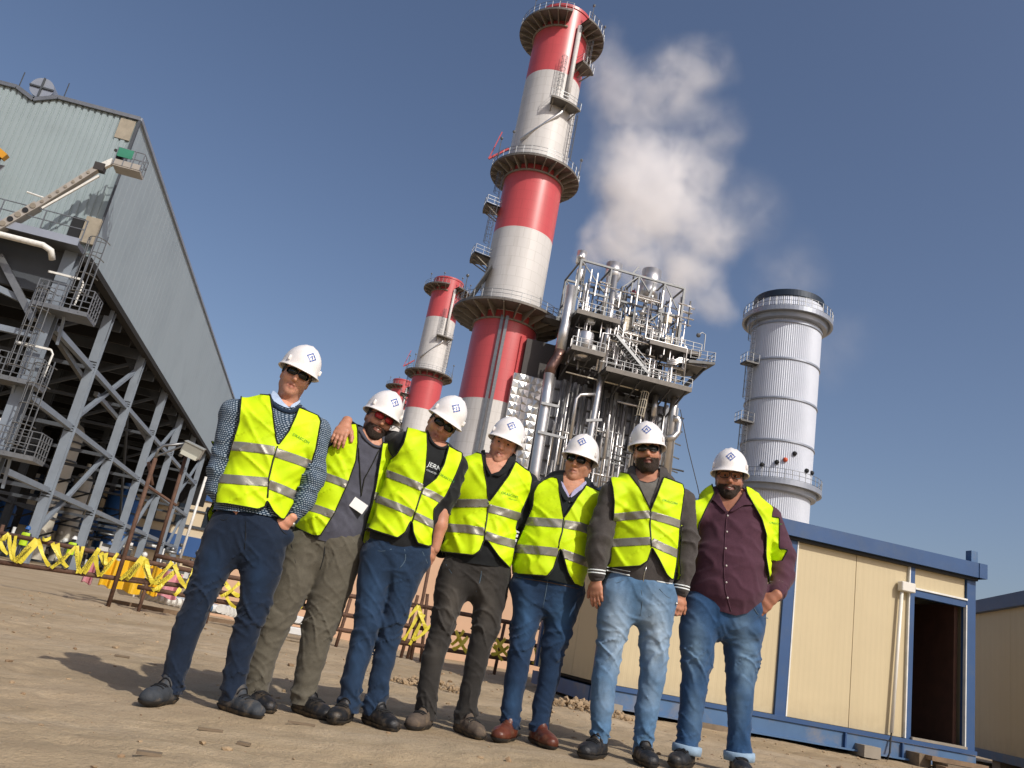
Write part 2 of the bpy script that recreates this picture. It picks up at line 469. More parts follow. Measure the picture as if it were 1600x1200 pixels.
MT = dict(
    red=mat_panelled('chimney_red_paint', 'c65254', 'b94b4d', rough=.36, dirt='a34a48', dirt_amt=.55), white=mat_panelled('chimney_white_paint', 'd2cfcb', 'c0bdb7', rough=.5),
    grate=M('platform_grey', '6d6862', .6, .3, .2, 2), under=M('platform_plate', '857d70', .7, 0, .2, 1.5), galv=M('galvanised_steel', '868889', .42, .8, .15, 3),
    frame_grey=M('frame_grey_steel', '6f7172', .5, .5, .15, 2), galv_dark=M('dull_steel', '5c5c5c', .5, .5, .2, 2), steel=M('lagging_aluminium', 'd2d0ce', .36, .88, .1, 1.5, .1, 6), steel_brown=M('heat_tinted_pipe', '7d6259', .35, .7, .2, 1.2),
    clad=M('dark_boiler_cladding', '74767a', .42, .6, .25, .8), clad_dark=M('dark_casing', '3a3634', .6, .2, .2), quilt=M('quilted_foil', 'cfcecb', .36, .8, .1, 2, .3, 5),  # clad_dark is one even dark grey-brown
    hall_front=M('ribbed_cladding', '93a1a4', .5, .1, .06, .25, dirt='7f8a8c', dirt_amt=.25, dirt_scale=.6), hall_side=M('flat_cladding', '9aa7ae', .55, .1, .04, .15, dirt='7d8a93', dirt_amt=.3, dirt_scale=.25),
    rust=M('rust_patch', '989080', .8, 0, .2, 2), hall_in=M('hall_interior_shade', '1d1d1d', .9, 0, .3, .3), column=M('column_grey_paint', '818b96', .5, .2, .12, 1, dirt='6a7078', dirt_amt=.3, dirt_scale=1.2),  # hall_in is near black, standing in for deep shade under the roof
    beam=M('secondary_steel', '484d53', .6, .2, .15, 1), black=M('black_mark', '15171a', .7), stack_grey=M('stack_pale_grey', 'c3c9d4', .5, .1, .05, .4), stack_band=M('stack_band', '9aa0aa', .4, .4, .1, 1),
    cap=M('stack_dark_rim', '23303f', .5, .2, .1), cream=M('cream_panel', 'c2b390', .5, 0, .035, 1.2, .05, 4, dirt='bca87c', dirt_amt=.18, dirt_scale=1.4), blue=M('cabin_blue_paint', '2b4d79', .45, 0, .12, 2, dirt='4b5b6e', dirt_amt=.4, dirt_scale=3),
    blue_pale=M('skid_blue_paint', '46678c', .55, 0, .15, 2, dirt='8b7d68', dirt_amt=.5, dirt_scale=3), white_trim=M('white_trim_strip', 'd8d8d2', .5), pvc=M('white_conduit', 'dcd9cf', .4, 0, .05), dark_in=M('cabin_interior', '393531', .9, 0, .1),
    wood=M('door_wood', '4a2f22', .6, 0, .25, 6), timber=M('weathered_timber', '7b6650', .85, 0, .25, 8), conc=M('block_concrete', '8f877a', .9, 0, .15, 5, .3, 40), rusty=M('rusty_pipe', '5f4536', .8, .1, .35, 12, .4, 80, dirt='3c2a22', dirt_amt=.6, dirt_scale=20),
    tape=M('caution_tape_yellow', 'd6c63e', .5, 0, .12, 8), tape_txt=M('tape_print', '1f1c10', .6), pole_white=M('pole_white_paint', 'd9d8d2', .5, 0, .1, 6, dirt='8a7a64', dirt_amt=.4, dirt_scale=9), pole_blue=M('pole_blue_paint', '3d5f80', .5, 0, .15, 6, dirt='8a7a64', dirt_amt=.4, dirt_scale=9),
    plaster=M('pink_beige_plaster', 'c9a587', .9, 0, .06, 1, .1, 12, dirt='b08e72', dirt_amt=.25, dirt_scale=.8), louvre=M('white_louvre', 'd3d4d2', .5, .1, .05), ygel=M('yellow_board', 'dcae1c', .55, 0, .1, 2), pink=M('pink_sheet', 'c98a92', .6, 0, .15, 2.5),
    bldg=M('beige_render', 'd3c3a6', .85, 0, .06, .4), bldg_blue=M('blue_cladding_band', '33588f', .5, 0, .06, .4), glass=M('dark_window', '2b333c', .15, 0, .1), tank=M('tank_offwhite', 'b9b4a6', .5, .1, .12, .6), unit_blue=M('unit_blue', '2e5a94', .5, 0, .1, 1),
    boom=M('boom_grey', 'a59f96', .5, .2, .12, 2), green=M('green_tarp', '2f7a62', .7, 0, .15, 3), yellow_m=M('machine_yellow', 'c98f22', .5, 0, .1, 2), lamp=M('floodlight_body', '9c9d95', .5, .3, .12, 8), lamp_glass=M('floodlight_glass', 'c9cbbf', .2, 0, .05), orange=M('orange_paint', 'c4502a', .5, 0, .1),
    stone=M('pale_stone', '9c8669', .95, 0, .25, 14), tan_dark=M('dark_debris', '756653', .9, 0, .3, 10), ptfe=M('pale_insulation', 'd6cdb8', .6, 0, .1, 2), cable=M('black_cable', '151515', .6))

def ribbed_panel():
    t = NT('cream_ribbed_panel'); co = t.coord(); c = np.array(lin('c2b390')); wv = t.n('ShaderNodeTexWave', wave_type='BANDS', bands_direction='X'); wv.inputs['Scale'].default_value = 4.2; t.l(co, wv.inputs['Vector'])
    base = t.ramp(t.noise(co, 1.2), [(.3, tuple(c * .965)), (.7, tuple(c * 1.03))]); st = t.coord(scale=(2.5, 2.5, .25)); base = t.mix(t.ramp(t.noise(st, 2.2, 6, .7), [(.52, 0.0), (.8, .22)]), base, lin('a99a78'))
    sz = t.n('ShaderNodeSeparateXYZ'); t.l(co, sz.inputs[0]); dust = t.math('MULTIPLY', t.ramp(sz.outputs[2], [(.27, .5), (.55, 0.0)]), t.ramp(t.noise(co, 9, 5), [(.35, .2), (.7, 1.0)])); base = t.mix(dust, base, lin('a18f70'))
    t.set(base, .5); t.bump(t.ramp(wv.outputs['Fac'], [(.4, 0.0), (.6, 1.0)]), .22, .006); return t.m
MT['cream'] = ribbed_panel()
# ------------------------------------------------------------------ ground
def spaced(lo, a, b, hi, fine, grow=1.16):
    mid = list(np.arange(a, b, fine)); l = []; s = fine; x = a
    while x > lo: s *= grow; x -= s; l.append(x)
    r = []; s = fine; x = b
    while x < hi: r.append(x); s *= grow; x += s
    return np.array(l[::-1] + mid + r + [x])
def ground_relief(X, Y):
    P = np.stack([X, Y, 0 * X], -1); near = np.clip(1.2 - np.hypot(X - 1, Y - 5) / 25, 0, 1)
    r = .016 * vnoise(P, (1.1, 1.1, 1), 61) + .013 * vnoise(P, (3.1, 3.1, 1), 62) + .008 * vnoise(P, (9, 9, 1), 63) + .0042 * vnoise(P, (20, 20, 1), 64)
    r += -.010 * np.maximum(1 - np.abs(vnoise(P, (1.7, 4.5, 1), 66)) - .8, 0) / .2
    for (x0, y0, dx, dy, w, dp) in ((-6, 6.4, 1, -.10, .16, .022), (-6, 7.9, 1, -.10, .16, .020), (-6, 3.35, 1, .05, .13, .012)):   # wheel ruts
        d = np.abs((X - x0) * (-dy) + (Y - y0) * dx + .12 * vnoise(P, (.35, .35, 1), 67)) / math.hypot(dx, dy)
        r += -dp * np.exp(-(d / w) ** 2) + .5 * dp * np.exp(-((d - 1.9 * w) / (.6 * w)) ** 2)
    feet = np.full(X.shape, 1.0)
    for (fx_, fy_) in ((-.35, 4.45), (.0, 4.7), (.5, 4.6), (.95, 4.75), (1.4, 4.7), (1.8, 4.42), (2.3, 4.45)): feet = np.minimum(feet, np.clip((np.hypot(X - fx_, (Y - fy_) * 1.0) - .25) / .35, 0, 1))
    return r * near * (.25 + .75 * feet)
gxs = spaced(-3200, -4.2, 6.2, 3200, .034); gys = spaced(-40, 1.6, 10.5, 4200, .034)
GX, GY = np.meshgrid(gxs, gys, indexing='ij'); GZ = ground_z(GX, GY) + ground_relief(GX, GY)
GI = np.arange(GX.size).reshape(GX.shape); GQ = np.stack([GI[:-1, :-1], GI[1:, :-1], GI[1:, 1:], GI[:-1, 1:]], -1).reshape(-1, 4)
t = NT('dusty_site_ground'); co = t.coord()
n1 = t.noise(co, .45, 6, .6, .4); n2 = t.noise(co, 5, 6, .7, .3); n3 = t.noise(co, 60, 4, .7); st = t.coord(scale=(.35, 1.6, 1)); n4 = t.noise(st, 1.2, 6, .65, .6)
base = t.ramp(n1, [(.3, lin('9b896d')), (.55, lin('b09d81')), (.75, lin('bdac92'))])
base = t.mix(t.ramp(n2, [(.42, 0.0), (.75, .45)]), base, lin('84725c')); base = t.mix(t.ramp(n4, [(.52, 0.0), (.75, .5)]), base, lin('bfb19c'))
base = t.mix(t.ramp(n3, [(.5, 0.0), (.72, .35)]), base, lin('75644f'))
vo = t.n('ShaderNodeTexVoronoi'); vo.inputs['Scale'].default_value = 38; t.l(co, vo.inputs['Vector'])
base = t.mix(t.ramp(vo.outputs['Distance'], [(.10, .55), (.2, 0.0)]), base, lin('b3a48d'))
t.set(base, .95); t.b.inputs['Specular IOR Level'].default_value = .15
hgt = t.math('ADD', t.math('MULTIPLY', n2, .6), t.math('MULTIPLY', n3, .35)); t.bump(hgt, 1.0, .03)
tag(mesh_ob('ground', np.stack([GX, GY, GZ], -1).reshape(-1, 3), GQ, t.m, None, True), kind='structure')

# loose stones and clods, litter
def stones(name, n, xr, yr, smin, smax, mat, seed, flat=.6, center=None):
    rg = np.random.default_rng(seed); mb = MB()
    ico = np.array([(0, 0, 1), (.89, 0, .45), (.28, .85, .45), (-.72, .53, .45), (-.72, -.53, .45), (.28, -.85, .45), (.72, .53, -.45), (-.28, .85, -.45), (-.89, 0, -.45), (-.28, -.85, -.45), (.72, -.53, -.45), (0, 0, -1)])
    fc = [(0, 1, 2), (0, 2, 3), (0, 3, 4), (0, 4, 5), (0, 5, 1), (1, 6, 2), (2, 7, 3), (3, 8, 4), (4, 9, 5), (5, 10, 1), (6, 7, 2), (7, 8, 3), (8, 9, 4), (9, 10, 5), (10, 6, 1), (11, 7, 6), (11, 8, 7), (11, 9, 8), (11, 10, 9), (11, 6, 10)]
    for i in range(n):
        if center is not None:
            a_ = rg.uniform(0, 6.28); rr_ = rg.random() ** .6; x = center[0] + math.cos(a_) * rr_ * center[2]; y = center[1] + math.sin(a_) * rr_ * center[3]; zz = center[4] * (1 - rr_) ** .8
        else: x = rg.uniform(*xr); y = rg.uniform(*yr); zz = 0
        s = smin + (smax - smin) * rg.random() ** 4; z = float(ground_z(x, y) + ground_relief(np.array(x), np.array(y))) + zz
        a_ = rg.uniform(0, 6.28); R = np.array([[math.cos(a_), -math.sin(a_), 0], [math.sin(a_), math.cos(a_), 0], [0, 0, 1]])
        v = ico * rg.uniform(.6, 1.15, (12, 1)) * np.array([rg.uniform(.7, 1.3), rg.uniform(.6, 1), flat * rg.uniform(.6, 1.2)]) * s
        mb.add(v @ R.T + np.array([x, y, z + s * flat * .3]), fc)
    return tag(mb.build(name, mat), kind='stuff')
stones('loose_stones', 2200, (-5, 8), (1.9, 12.8), .004, .026, MT['stone'], 5)
stones('dirt_clods', 420, (-5, 8), (2.2, 12.8), .008, .04, M('dirt_clod', '8a7358', .95, 0, .2, 12), 6, .7)
stones('rubble_heap', 420, None, None, .012, .05, MT['stone'], 8, .8, center=(3.0, 8.6, .55, .35, .10))
stones('rubble_heap', 260, None, None, .012, .045, MT['stone'], 9, .8, center=(1.35, 8.3, .4, .3, .07))
for i, (px_, py_, w_, h_, a_) in enumerate(((193, 1019, .10, .03, .2), (233, 1178, .08, .035, .1), (383, 1155, .05, .03, -.3), (470, 1136, .13, .008, .1), (330, 1137, .1, .008, .2))):
    p = gz(px_, py_, .01); p[2] = float(ground_z(p[0], p[1]) + ground_relief(np.array(p[0]), np.array(p[1])))
    o = MB().box(p + np.array([0, 0, .006]), (w_, h_, .010), rz=a_).build('wood_scrap', MT['tan_dark']); place_mesh(o, p)
    tag(o, ('thin dark scrap of wood on the sand left of the tallest man', 'dark flat chip of wood lowest of the litter on the sand', 'small dark chip near the lower left edge of the sand', 'thin twig on the sand in front of the bearded man', 'thin twig in front of the tallest man')[i], 'scrap', 'litter on the sand')

# ------------------------------------------------------------------ railings and ladders
def railing(pts, h=1.1, step=1.6, r=.035, closed=False, rails=(1.0, .55, .08)):
    mb = MB(); pts = [np.asarray(p, float) for p in pts]; seq = pts + [pts[0]] if closed else pts
    for f in rails: mb.tube([p + np.array([0, 0, h * f]) for p in pts], r, 5, closed=closed)
    for a, b in zip(seq[:-1], seq[1:]):
        n = max(1, int(np.linalg.norm(b - a) / step + .5))
        for i in range(n): q = a + (b - a) * i / n; mb.bar(q, q + np.array([0, 0, h]), r * 1.7)
    if not closed: mb.bar(pts[-1], pts[-1] + np.array([0, 0, h]), r * 1.7)
    return mb
def caged_ladder(a, b, out, w=.55, r=.035, cage_from=2.0, cr_=.42):
    """ladder from a up to b; 'out' points away from the wall"""
    a = np.asarray(a, float); b = np.asarray(b, float); out = np.asarray(out, float); out /= np.linalg.norm(out); d = b - a; L = np.linalg.norm(d); d /= L
    s = np.cross(d, out); s /= np.linalg.norm(s); rails, cage = MB(), MB()
    for q in (-1, 1): rails.tube([a + s * q * w / 2, b + s * q * w / 2], r, 5)
    for i in range(int(L / .6)): c = a + d * (.3 + i * .6); rails.tube([c - s * w / 2, c + s * w / 2], r * .6, 4)
    hoops = []
    for i in range(max(2, int((L - cage_from) / 1.0) + 1)):
        c = a + d * min(L, cage_from + i * 1.0); pts = [c + s * (cr_ * math.cos(t_)) + out * (.15 + (cr_ * 1.5) * math.sin(t_)) for t_ in np.linspace(0, math.pi, 7)]; hoops.append(pts); cage.tube(pts, r * .8, 4)
    for k in (1, 2, 3, 4, 5): cage.tube([hoops[0][k], hoops[-1][k]], r * .7, 4)
    return rails, cage

# ------------------------------------------------------------------ striped chimneys
def ring_platform(T, cx, cy, r_in, r_out, z, nbr, drop=1.6, rz=1.1, a0=0, a1=2 * math.pi, name='ring_platform', mat='grate'):
    full = abs(a1 - a0 - 2 * math.pi) < 1e-6
    mb = MB().lathe([(r_in + .02, z), (r_out, z), (r_out, z - .28), (r_in + .02, z - .22)], 48, (cx, cy, 0), a0, a1)
    p = mb.build(name, MT[mat], T)
    rg = MB().lathe([(r_in + .03, z - drop), (r_in + .25, z - drop), (r_in + .25, z - drop + .2), (r_in + .03, z - drop + .2)], 48, (cx, cy, 0), a0, a1); rg.build('support_ring', MT['under'], p)
    proto = None
    for i in range(nbr):
        a = a0 + (a1 - a0) * (i + .5) / nbr; u = np.array([math.cos(a), math.sin(a), 0]); s = np.array([-u[1], u[0], 0]) * .06; c = np.array([cx, cy, 0])
        if proto is None:
            q0, q1, q2 = np.array([r_in + .02, 0, z - .22]), np.array([r_out - .1, 0, z - .25]), np.array([r_in + .02, 0, z - drop]); q3 = np.array([r_out - .1, 0, z - .45]); e = np.array([0, .05, 0])
            m2 = MB().add([q0 - e, q1 - e, q3 - e, q2 - e, q0 + e, q1 + e, q3 + e, q2 + e], [(0, 1, 2, 3), (7, 6, 5, 4), (0, 4, 5, 1), (1, 5, 6, 2), (2, 6, 7, 3), (3, 7, 4, 0)])
            proto = m2.build('bracket', MT['under'], p, off=np.zeros(3)); b = proto
        else: b = proto.copy(); COL.objects.link(b)
        base = wloc(T); b.parent = p; b.location = (cx - base[0], cy - base[1], -base[2]); b.rotation_euler = (0, 0, a)
    n = 36; angs = [a0 + (a1 - a0) * i / n for i in range(n if full else n + 1)]
    railing([np.array([cx + (r_out - .08) * math.cos(a), cy + (r_out - .08) * math.sin(a), z]) for a in angs], rz, 1.5, .032, full).build('railing', MT['galv'], p)
    return p
def chimney(cx, cy, label, detail=True, group='striped chimneys'):
    T = thing('chimney', label, 'chimney', (cx, cy, .1), group); R = lambda z: 4.15 - .0030 * z if z < 38.5 else 3.95 - .0035 * (z - 38.5)
    lv = [(0.1, 27.2, 'white'), (27.2, 38.6, 'red'), (38.6, 50.2, 'white'), (50.2, 59.5, 'red'), (59.5, 74.2, 'white'), (74.2, 85.3, 'red')]
    for a, b, m in lv:
        z = np.linspace(a, b, 5); o = MB().lathe([(R(q + 1e-3), q) for q in z], 72, (cx, cy, 0)).build('shell_band', MT[m], T, True)
    MB().lathe([(R(85), 85.32), (R(85) + .12, 85.32), (R(85) + .12, 84.9), (R(85), 84.9)], 72, (cx, cy, 0)).build('top_rim', MT['red'], T)
    MB().lathe([(R(85) - .25, 85.28), (R(85) - .3, 79)], 48, (cx, cy, 0)).build('liner', MT['clad_dark'], T)
    p1 = ring_platform(T, cx, cy, R(38.5), 7.0, 38.9, 22 if detail else 16, 1.5); ring_platform(T, cx, cy, R(59), 6.0, 59.6, 26 if detail else 16, 1.3); ring_platform(T, cx, cy, R(82), 6.05, 82.6, 26 if detail else 16, 1.2, a0=rad(-68), a1=rad(268))
    ext = MB()
    # duct, landings and ladders on the camera side (angle measured from +X, -90 deg faces the camera)
    pt = lambda ang, r, z: np.array([cx + r * math.cos(rad(ang)), cy + r * math.sin(rad(ang)), z])
    MB().tube([pt(-68, R(70) + .35, 82.2), pt(-68, R(70) + .35, 68.9)], .33, 10).build('cable_duct', MT['white'], T, True)
    MB().tube([pt(-68, R(66) + .4, 69.0), pt(-76, R(66) + .5, 67.6), pt(-140, R(64) + .5, 62.8)], .22, 8).build('sloping_duct', MT['steel'], T, True)
    def landing(a0, a1, z, rin, rout):
        q = MB().lathe([(rin, z), (rout, z), (rout, z - .25), (rin, z - .25)], 8, (cx, cy, 0), rad(a0), rad(a1)).build('landing', MT['grate'], T)
        railing([pt(a0, rin, z)] + [pt(a, rout - .05, z) for a in np.linspace(a0, a1, 5)] + [pt(a1, rin, z)], 1.1, 1.2, .03).build('railing', MT['galv'], q)
        for a in (a0 + 3, (a0 + a1) / 2, a1 - 3): q2 = MB().bar(pt(a, rout - .3, z - .25), pt(a, rin, z - 1.3), .12).build('bracket', MT['under'], q)
    landing(-62, -30, 76.2, R(76), 5.6); landing(-98, -48, 69.0, R(69), 5.5)
    for (a_, za, zb) in ((-38, 76.2, 82.6), (-88, 69.0, 76.5), (-46, 59.7, 69.2)):
        out = pt(a_, 1, 0) - pt(a_, 0, 0); r_, c_ = caged_ladder(pt(a_, R(za) + .45, za), pt(a_, R(zb) + .45, zb), out); r_.build('ladder', MT['galv'], T); c_.build('ladder_cage', MT['galv'], T)
    landing(-196, -168, 53.6, R(53), 5.9); landing(-196, -165, 46.2, R(46), 6.2)
    for (a_, za, zb) in ((-172, 53.6, 59.4), (-170, 46.2, 53.8)):
        out = pt(a_, 1, 0) - pt(a_, 0, 0); r_, c_ = caged_ladder(pt(a_, R(za) + .5, za), pt(a_, R(zb) + .5, zb), out); r_.build('ladder', MT['galv'], T); c_.build('ladder_cage', MT['galv'], T)
    fl = MB().bar(pt(-172, R(45), 45.8), pt(-160, R(40) + .6, 41.2), .12).bar(pt(-150, R(44) + .1, 44.4), pt(-165, R(40) + 1.9, 39.0), 1.9, .12); fl.build('sloping_panel', MT['galv_dark'], T)
    for a_, z0 in ((-110, 82.6), (-62, 82.6), (-20, 82.6), (-150, 82.6), (-20, 59.7), (-140, 59.7), (-165, 59.7), (-15, 39), (-160, 39)):
        MB().tube([pt(a_, 5.8 if z0 > 50 else 6.7, z0), pt(a_, 5.8 if z0 > 50 else 6.7, z0 + (3.4 if z0 < 80 else 2.6))], .06, 5).ball(pt(a_, 5.8 if z0 > 50 else 6.7, z0 + (3.4 if z0 < 80 else 2.6)), .22, 8).build('mast', MT['galv'], T)
    MB().bar(pt(-172, 4.3, 62.5), pt(-178, 6.6, 60.4), .25, .25).bar(pt(-176, 5.6, 64.8), pt(-178, 6.6, 60.4), .12).build('davit', MT['red'], T)
    for a_ in (-108, -100): MB().bar(pt(a_, R(20) + .18, .1), pt(a_, R(38) + .18, 37.8), .36, .22, up=pt(a_, 1, 0) - pt(a_, 0, 0)).build('vertical_rail', MT['galv'], T)
    MB().bar(pt(-64, R(20) + .05, .1), pt(-64, R(38) + .05, 35.8), .9, .35, up=pt(-64, 1, 0) - pt(-64, 0, 0)).build('buttress', MT['red'], T)
    return T
chim = chimney(16.0, 95.0, 'tallest nearest red and white banded chimney with ring platforms beside the boiler')
chimney(16.1, 195.0, 'second red and white chimney standing partly behind the tallest one', False)
chimney(15.7, 295.0, 'farthest red chimney top just above the bearded man\'s helmet', False)

# ------------------------------------------------------------------ pale grey bypass stack
def bypass_stack(cx, cy):
    T = thing('exhaust_stack', 'pale grey corrugated exhaust stack with dark rim at the right', 'stack', (cx, cy, .1)); r = 4.0
    lv = [.1, 12.6, 22.2, 27.2, 32.2, 37.0, 41.6, 44.9]
    for a, b in zip(lv[:-1], lv[1:]): MB().lathe([(r, a), (r, b)], 216, (cx, cy, 0), ripple=.05).build('shell_ring', MT['stack_grey'], T)
    for z in lv[1:-1]: MB().lathe([(r + .05, z - .12), (r + .16, z - .1), (r + .16, z + .1), (r + .05, z + .12)], 64, (cx, cy, 0)).build('joint_band', MT['stack_band'], T, False)
    MB().lathe([(r + .05, 44.9), (r + .12, 45.0), (r + .12, 45.75), (r - .3, 45.75), (r - .45, 40)], 64, (cx, cy, 0)).build('dark_rim', MT['cap'], T)
    for z, ro in ((43.2, 5.25), (22.6, 5.2)):
        p = MB().lathe([(r, z), (ro, z), (ro, z - .55), (ro - .25, z - .55), (ro - .5, z - .3), (r + .6, z - 1.1), (r + .1, z - 1.2)], 64, (cx, cy, 0)).build('ring_platform', MT['stack_band'], T)
        railing([np.array([cx + (ro - .06) * math.cos(a), cy + (ro - .06) * math.sin(a), z]) for a in np.linspace(0, 2 * math.pi, 40, endpoint=False)], 1.1, 1.6, .03, True).build('railing', MT['galv'], p)
    pt = lambda ang, rr, z: np.array([cx + rr * math.cos(rad(ang)), cy + rr * math.sin(rad(ang)), z]); a_ = -172
    for za, zb in ((22.6, 30.0), (29.2, 37.4), (36.4, 43.2)):
        out = pt(a_, 1, 0) - pt(a_, 0, 0); r1, c1 = caged_ladder(pt(a_, r + .5, za), pt(a_, r + .5, zb), out, cage_from=3); r1.build('ladder', MT['galv'], T); c1.build('ladder_cage', MT['galv'], T)
    for z in (29.2, 36.4):
        q = MB().box(pt(a_, r + .8, z), (1.6, 1.5, .18)).build('landing', MT['galv_dark'], T)
        c = pt(a_, r + .8, z); railing([c + np.array([.8, -.75, 0]), c + np.array([-.8, -.75, 0]), c + np.array([-.8, .75, 0])], 1.1, 1, .03).build('railing', MT['galv'], q)
    for ang, z, mk in ((-118, 24.6, 'black'), (-106, 25.0, 'orange'), (-92, 25.9, 'black'), (-66, 24.4, 'black'), (-48, 24.5, 'black'), (-140, 24.2, 'black')): MB().ball(pt(ang, r + .12, z), .28, 8).build('nozzle', MT[mk], T, True)
bypass_stack(48.0, 83.5)

# ------------------------------------------------------------------ boiler with its pipework
def boiler():
    Y0 = 88.0; H = crx(860, 390, .17497); B = crx(800, 560, .175)
    T = thing('boiler_house', 'silver heat recovery boiler wrapped in pipes and steel platforms right of the tallest chimney', 'boiler', (29.5, 95, .1))
    at = lambda p, dy=0: gy(p[0], p[1], Y0 + dy)
    # body with recessed bays and horizontal stiffeners
    MB().box((29.6, 98, 15.6), (16.2, 16, 31)).build('body', MT['clad'], T)
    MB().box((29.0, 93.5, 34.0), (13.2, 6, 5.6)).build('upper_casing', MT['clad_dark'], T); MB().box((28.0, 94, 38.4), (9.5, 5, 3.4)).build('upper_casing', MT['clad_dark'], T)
    for i, x in enumerate(np.arange(22.0, 38.0, 1.32)): MB().box((x, 89.85, 15.8), (.42, .35, 31)).build('stiffener', MT['clad'] if i % 3 else MT['galv'], T)
    for z in np.arange(9, 31, 1.75): MB().box((29.6, 89.8, z), (16.3, .22, .16)).build('girt', MT['galv_dark'], T)
    # right-hand ladder rail edge
    for z in np.arange(10, 31, 1.7): MB().bar((37.7, 90, z), (39.0, 90, z - .2), .14).build('side_bracket', MT['galv_dark'], T)
    # quilted duct beside the chimney: raised pyramids, one per cell
    dk = MB().box((19.0, 93.6, 15.4), (3.6, 7, 30.6)).build('inlet_duct', MT['quilt'], T)
    proto = None
    for ix in range(5):
        for iz in range(24):
            w, h = .70, .88; x0, z0 = 17.23 + ix * .71, 9.2 + iz * .9; rg = ((ix * 7 + iz * 5 + ix * iz) % 7) / 7 - .45
            v = [(x0, 90.08, z0), (x0 + w, 90.08, z0), (x0 + w, 90.08, z0 + h), (x0, 90.08, z0 + h), (x0 + w * (.5 + .7 * rg), 89.93 + .16 * (((ix * 13 + iz * 11) % 9) / 9 - .4), z0 + h * (.5 - .7 * (((ix * 5 + iz * 7) % 8) / 8 - .45)))]
            MB().add(v, [(0, 1, 4), (1, 2, 4), (2, 3, 4), (3, 0, 4)]).build('quilt_panel', MT['quilt'], dk)
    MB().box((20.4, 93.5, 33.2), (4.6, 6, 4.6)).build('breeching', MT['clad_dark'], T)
    # thin vertical pipes on the face
    rg = np.random.default_rng(12)
    for i, x in enumerate((22.9, 23.6, 24.3, 24.9, 25.5, 26.2, 28.7, 29.4, 30.1, 30.6, 31.2, 32.0, 32.7, 33.5, 34.2, 34.9)):
        z1 = 31.4 - rg.random() * 2; z0 = 12 + (rg.random() * 9 if i % 3 == 0 else 0); MB().tube([(x, 89.2 - rg.random() * .5, z0), (x, 89.2 - rg.random() * .4, z1)], .10 + .07 * rg.random(), 8).build('riser_pipe', MT['steel'], T, True)
    for i in range(9):
        x = 23 + rg.random() * 12; z = 17 + rg.random() * 12; MB().bar((x, 89.0, z), (x + 1.2 + rg.random() * 2, 89.0, z), .16).build('pipe_rack', MT['galv'], T)
    for i in range(10):
        x = 23.2 + rg.random() * 12; z = 18 + rg.random() * 11; MB().box((x, 88.9, z), (.7, .6, .5 + rg.random())).build('valve', MT['galv_dark' if i % 2 else 'steel'], T)
    for i in range(26):
        x = 22.4 + rg.random() * 15; z0 = 12 + rg.random() * 12; z1 = min(31.5, z0 + 5 + rg.random() * 12); MB().tube([(x, 88.5 - rg.random() * .8, z0), (x, 88.5 - rg.random() * .6, z1)], .07 + .10 * rg.random(), 8).build('riser_pipe', MT['steel'], T, True)
    for i in range(14):
        x = 22.6 + rg.random() * 13; z = 20 + rg.random() * 11; MB().tube([(x, 88.3, z), (x + 1 + rg.random() * 3, 88.3, z)], .08 + .08 * rg.random(), 8).build('header_pipe', MT['steel' if i % 2 else 'galv_dark'], T, True)
    # big lagged pipes
    def pipe(px_, r, dy=0, mk='steel', nm='lagged_pipe'): MB().tube([at(p, dy) for p in px_], r, 14).build(nm, MT[mk], T, True)
    pipe(H((185, 330), (135, 660), (118, 720), (88, 900)), .62, -1.2); pipe(H((88, 900), (68, 960), (15, 1040), (-10, 1110)), .62, -1.2, 'steel_brown'); pipe(H((-10, 1110), (-40, 1350)) + B((250, 700), (205, 1000), (175, 1300)), .62, -1.2)
    pipe(H((245, 60), (285, 70)), .0 + .3, 0); pipe(H((578, 235), (505, 760), (450, 1110)), .36, -1.5); pipe(B((800, 130), (770, 300), (690, 760), (630, 1150)), .36, -1.6)
    pipe(H((520, 240), (455, 610)), .2, -1.3); pipe(B((745, 320), (610, 325), (575, 360), (520, 720)), .2, -1.5)
    pipe(H((345, 315), (300, 620)), .14, -1.4); pipe(H((1170, 425), (1110, 860)), .14, -1.2); pipe(H((880, 500), (845, 790), (1220, 885), (1185, 1200)), .12, -2.6)
    pipe(H((580, 765), (470, 745), (410, 1080)), .12, -2.6)
    pipe(B((1460, 330), (1440, 460), (1380, 1060)), .5, -.4); pipe(B((1440, 535), (1475, 540), (1490, 575), (1478, 660), (1440, 705), (1380, 712)), .42, -.9)
    pipe(B((1285, 330), (1265, 520)), .35, -.4); pipe(H((220, 330), (240, 345), (225, 390), (180, 400)), .42, -.2)
    for q in ((260, 398, 420, 432), (228, 655, 470, 712), (660, 555, 800, 550)): MB().bar(at(B((q[0], q[1]))[0], -1.9), at(B((q[2], q[3]))[0], -1.9), .3).build('pipe_support', MT['galv'], T)
    # platforms: lower deck in two bays, upper deck, cantilever at the right
    def deck(x0, x1, z, y0=84.2, y1=90, th=.45):
        p = MB().box(((x0 + x1) / 2, (y0 + y1) / 2, z), (x1 - x0, y1 - y0, th)).build('platform_deck', MT['galv_dark'], T)
        railing([np.array([x0, y0, z + .2]), np.array([x1, y0, z + .2])], 1.15, 1.1, .045).build('railing', MT['galv'], p)
        for x in np.arange(x0 + .6, x1, 1.9): MB().bar((x, y0 + .3, z - .25), (x, 90, z - 2.2), .16).build('knee_brace', MT['galv_dark'], p)
        MB().box(((x0 + x1) / 2, y0 - .06, z), (x1 - x0, .1, th + .1)).build('fascia', MT['grate'], p)
        return p
    deck(22.0, 26.0, 33.4); deck(26.4, 37.0, 31.9); deck(22.2, 27.6, 38.3, 85.2); deck(31.6, 38.2, 37.0, 85.4)
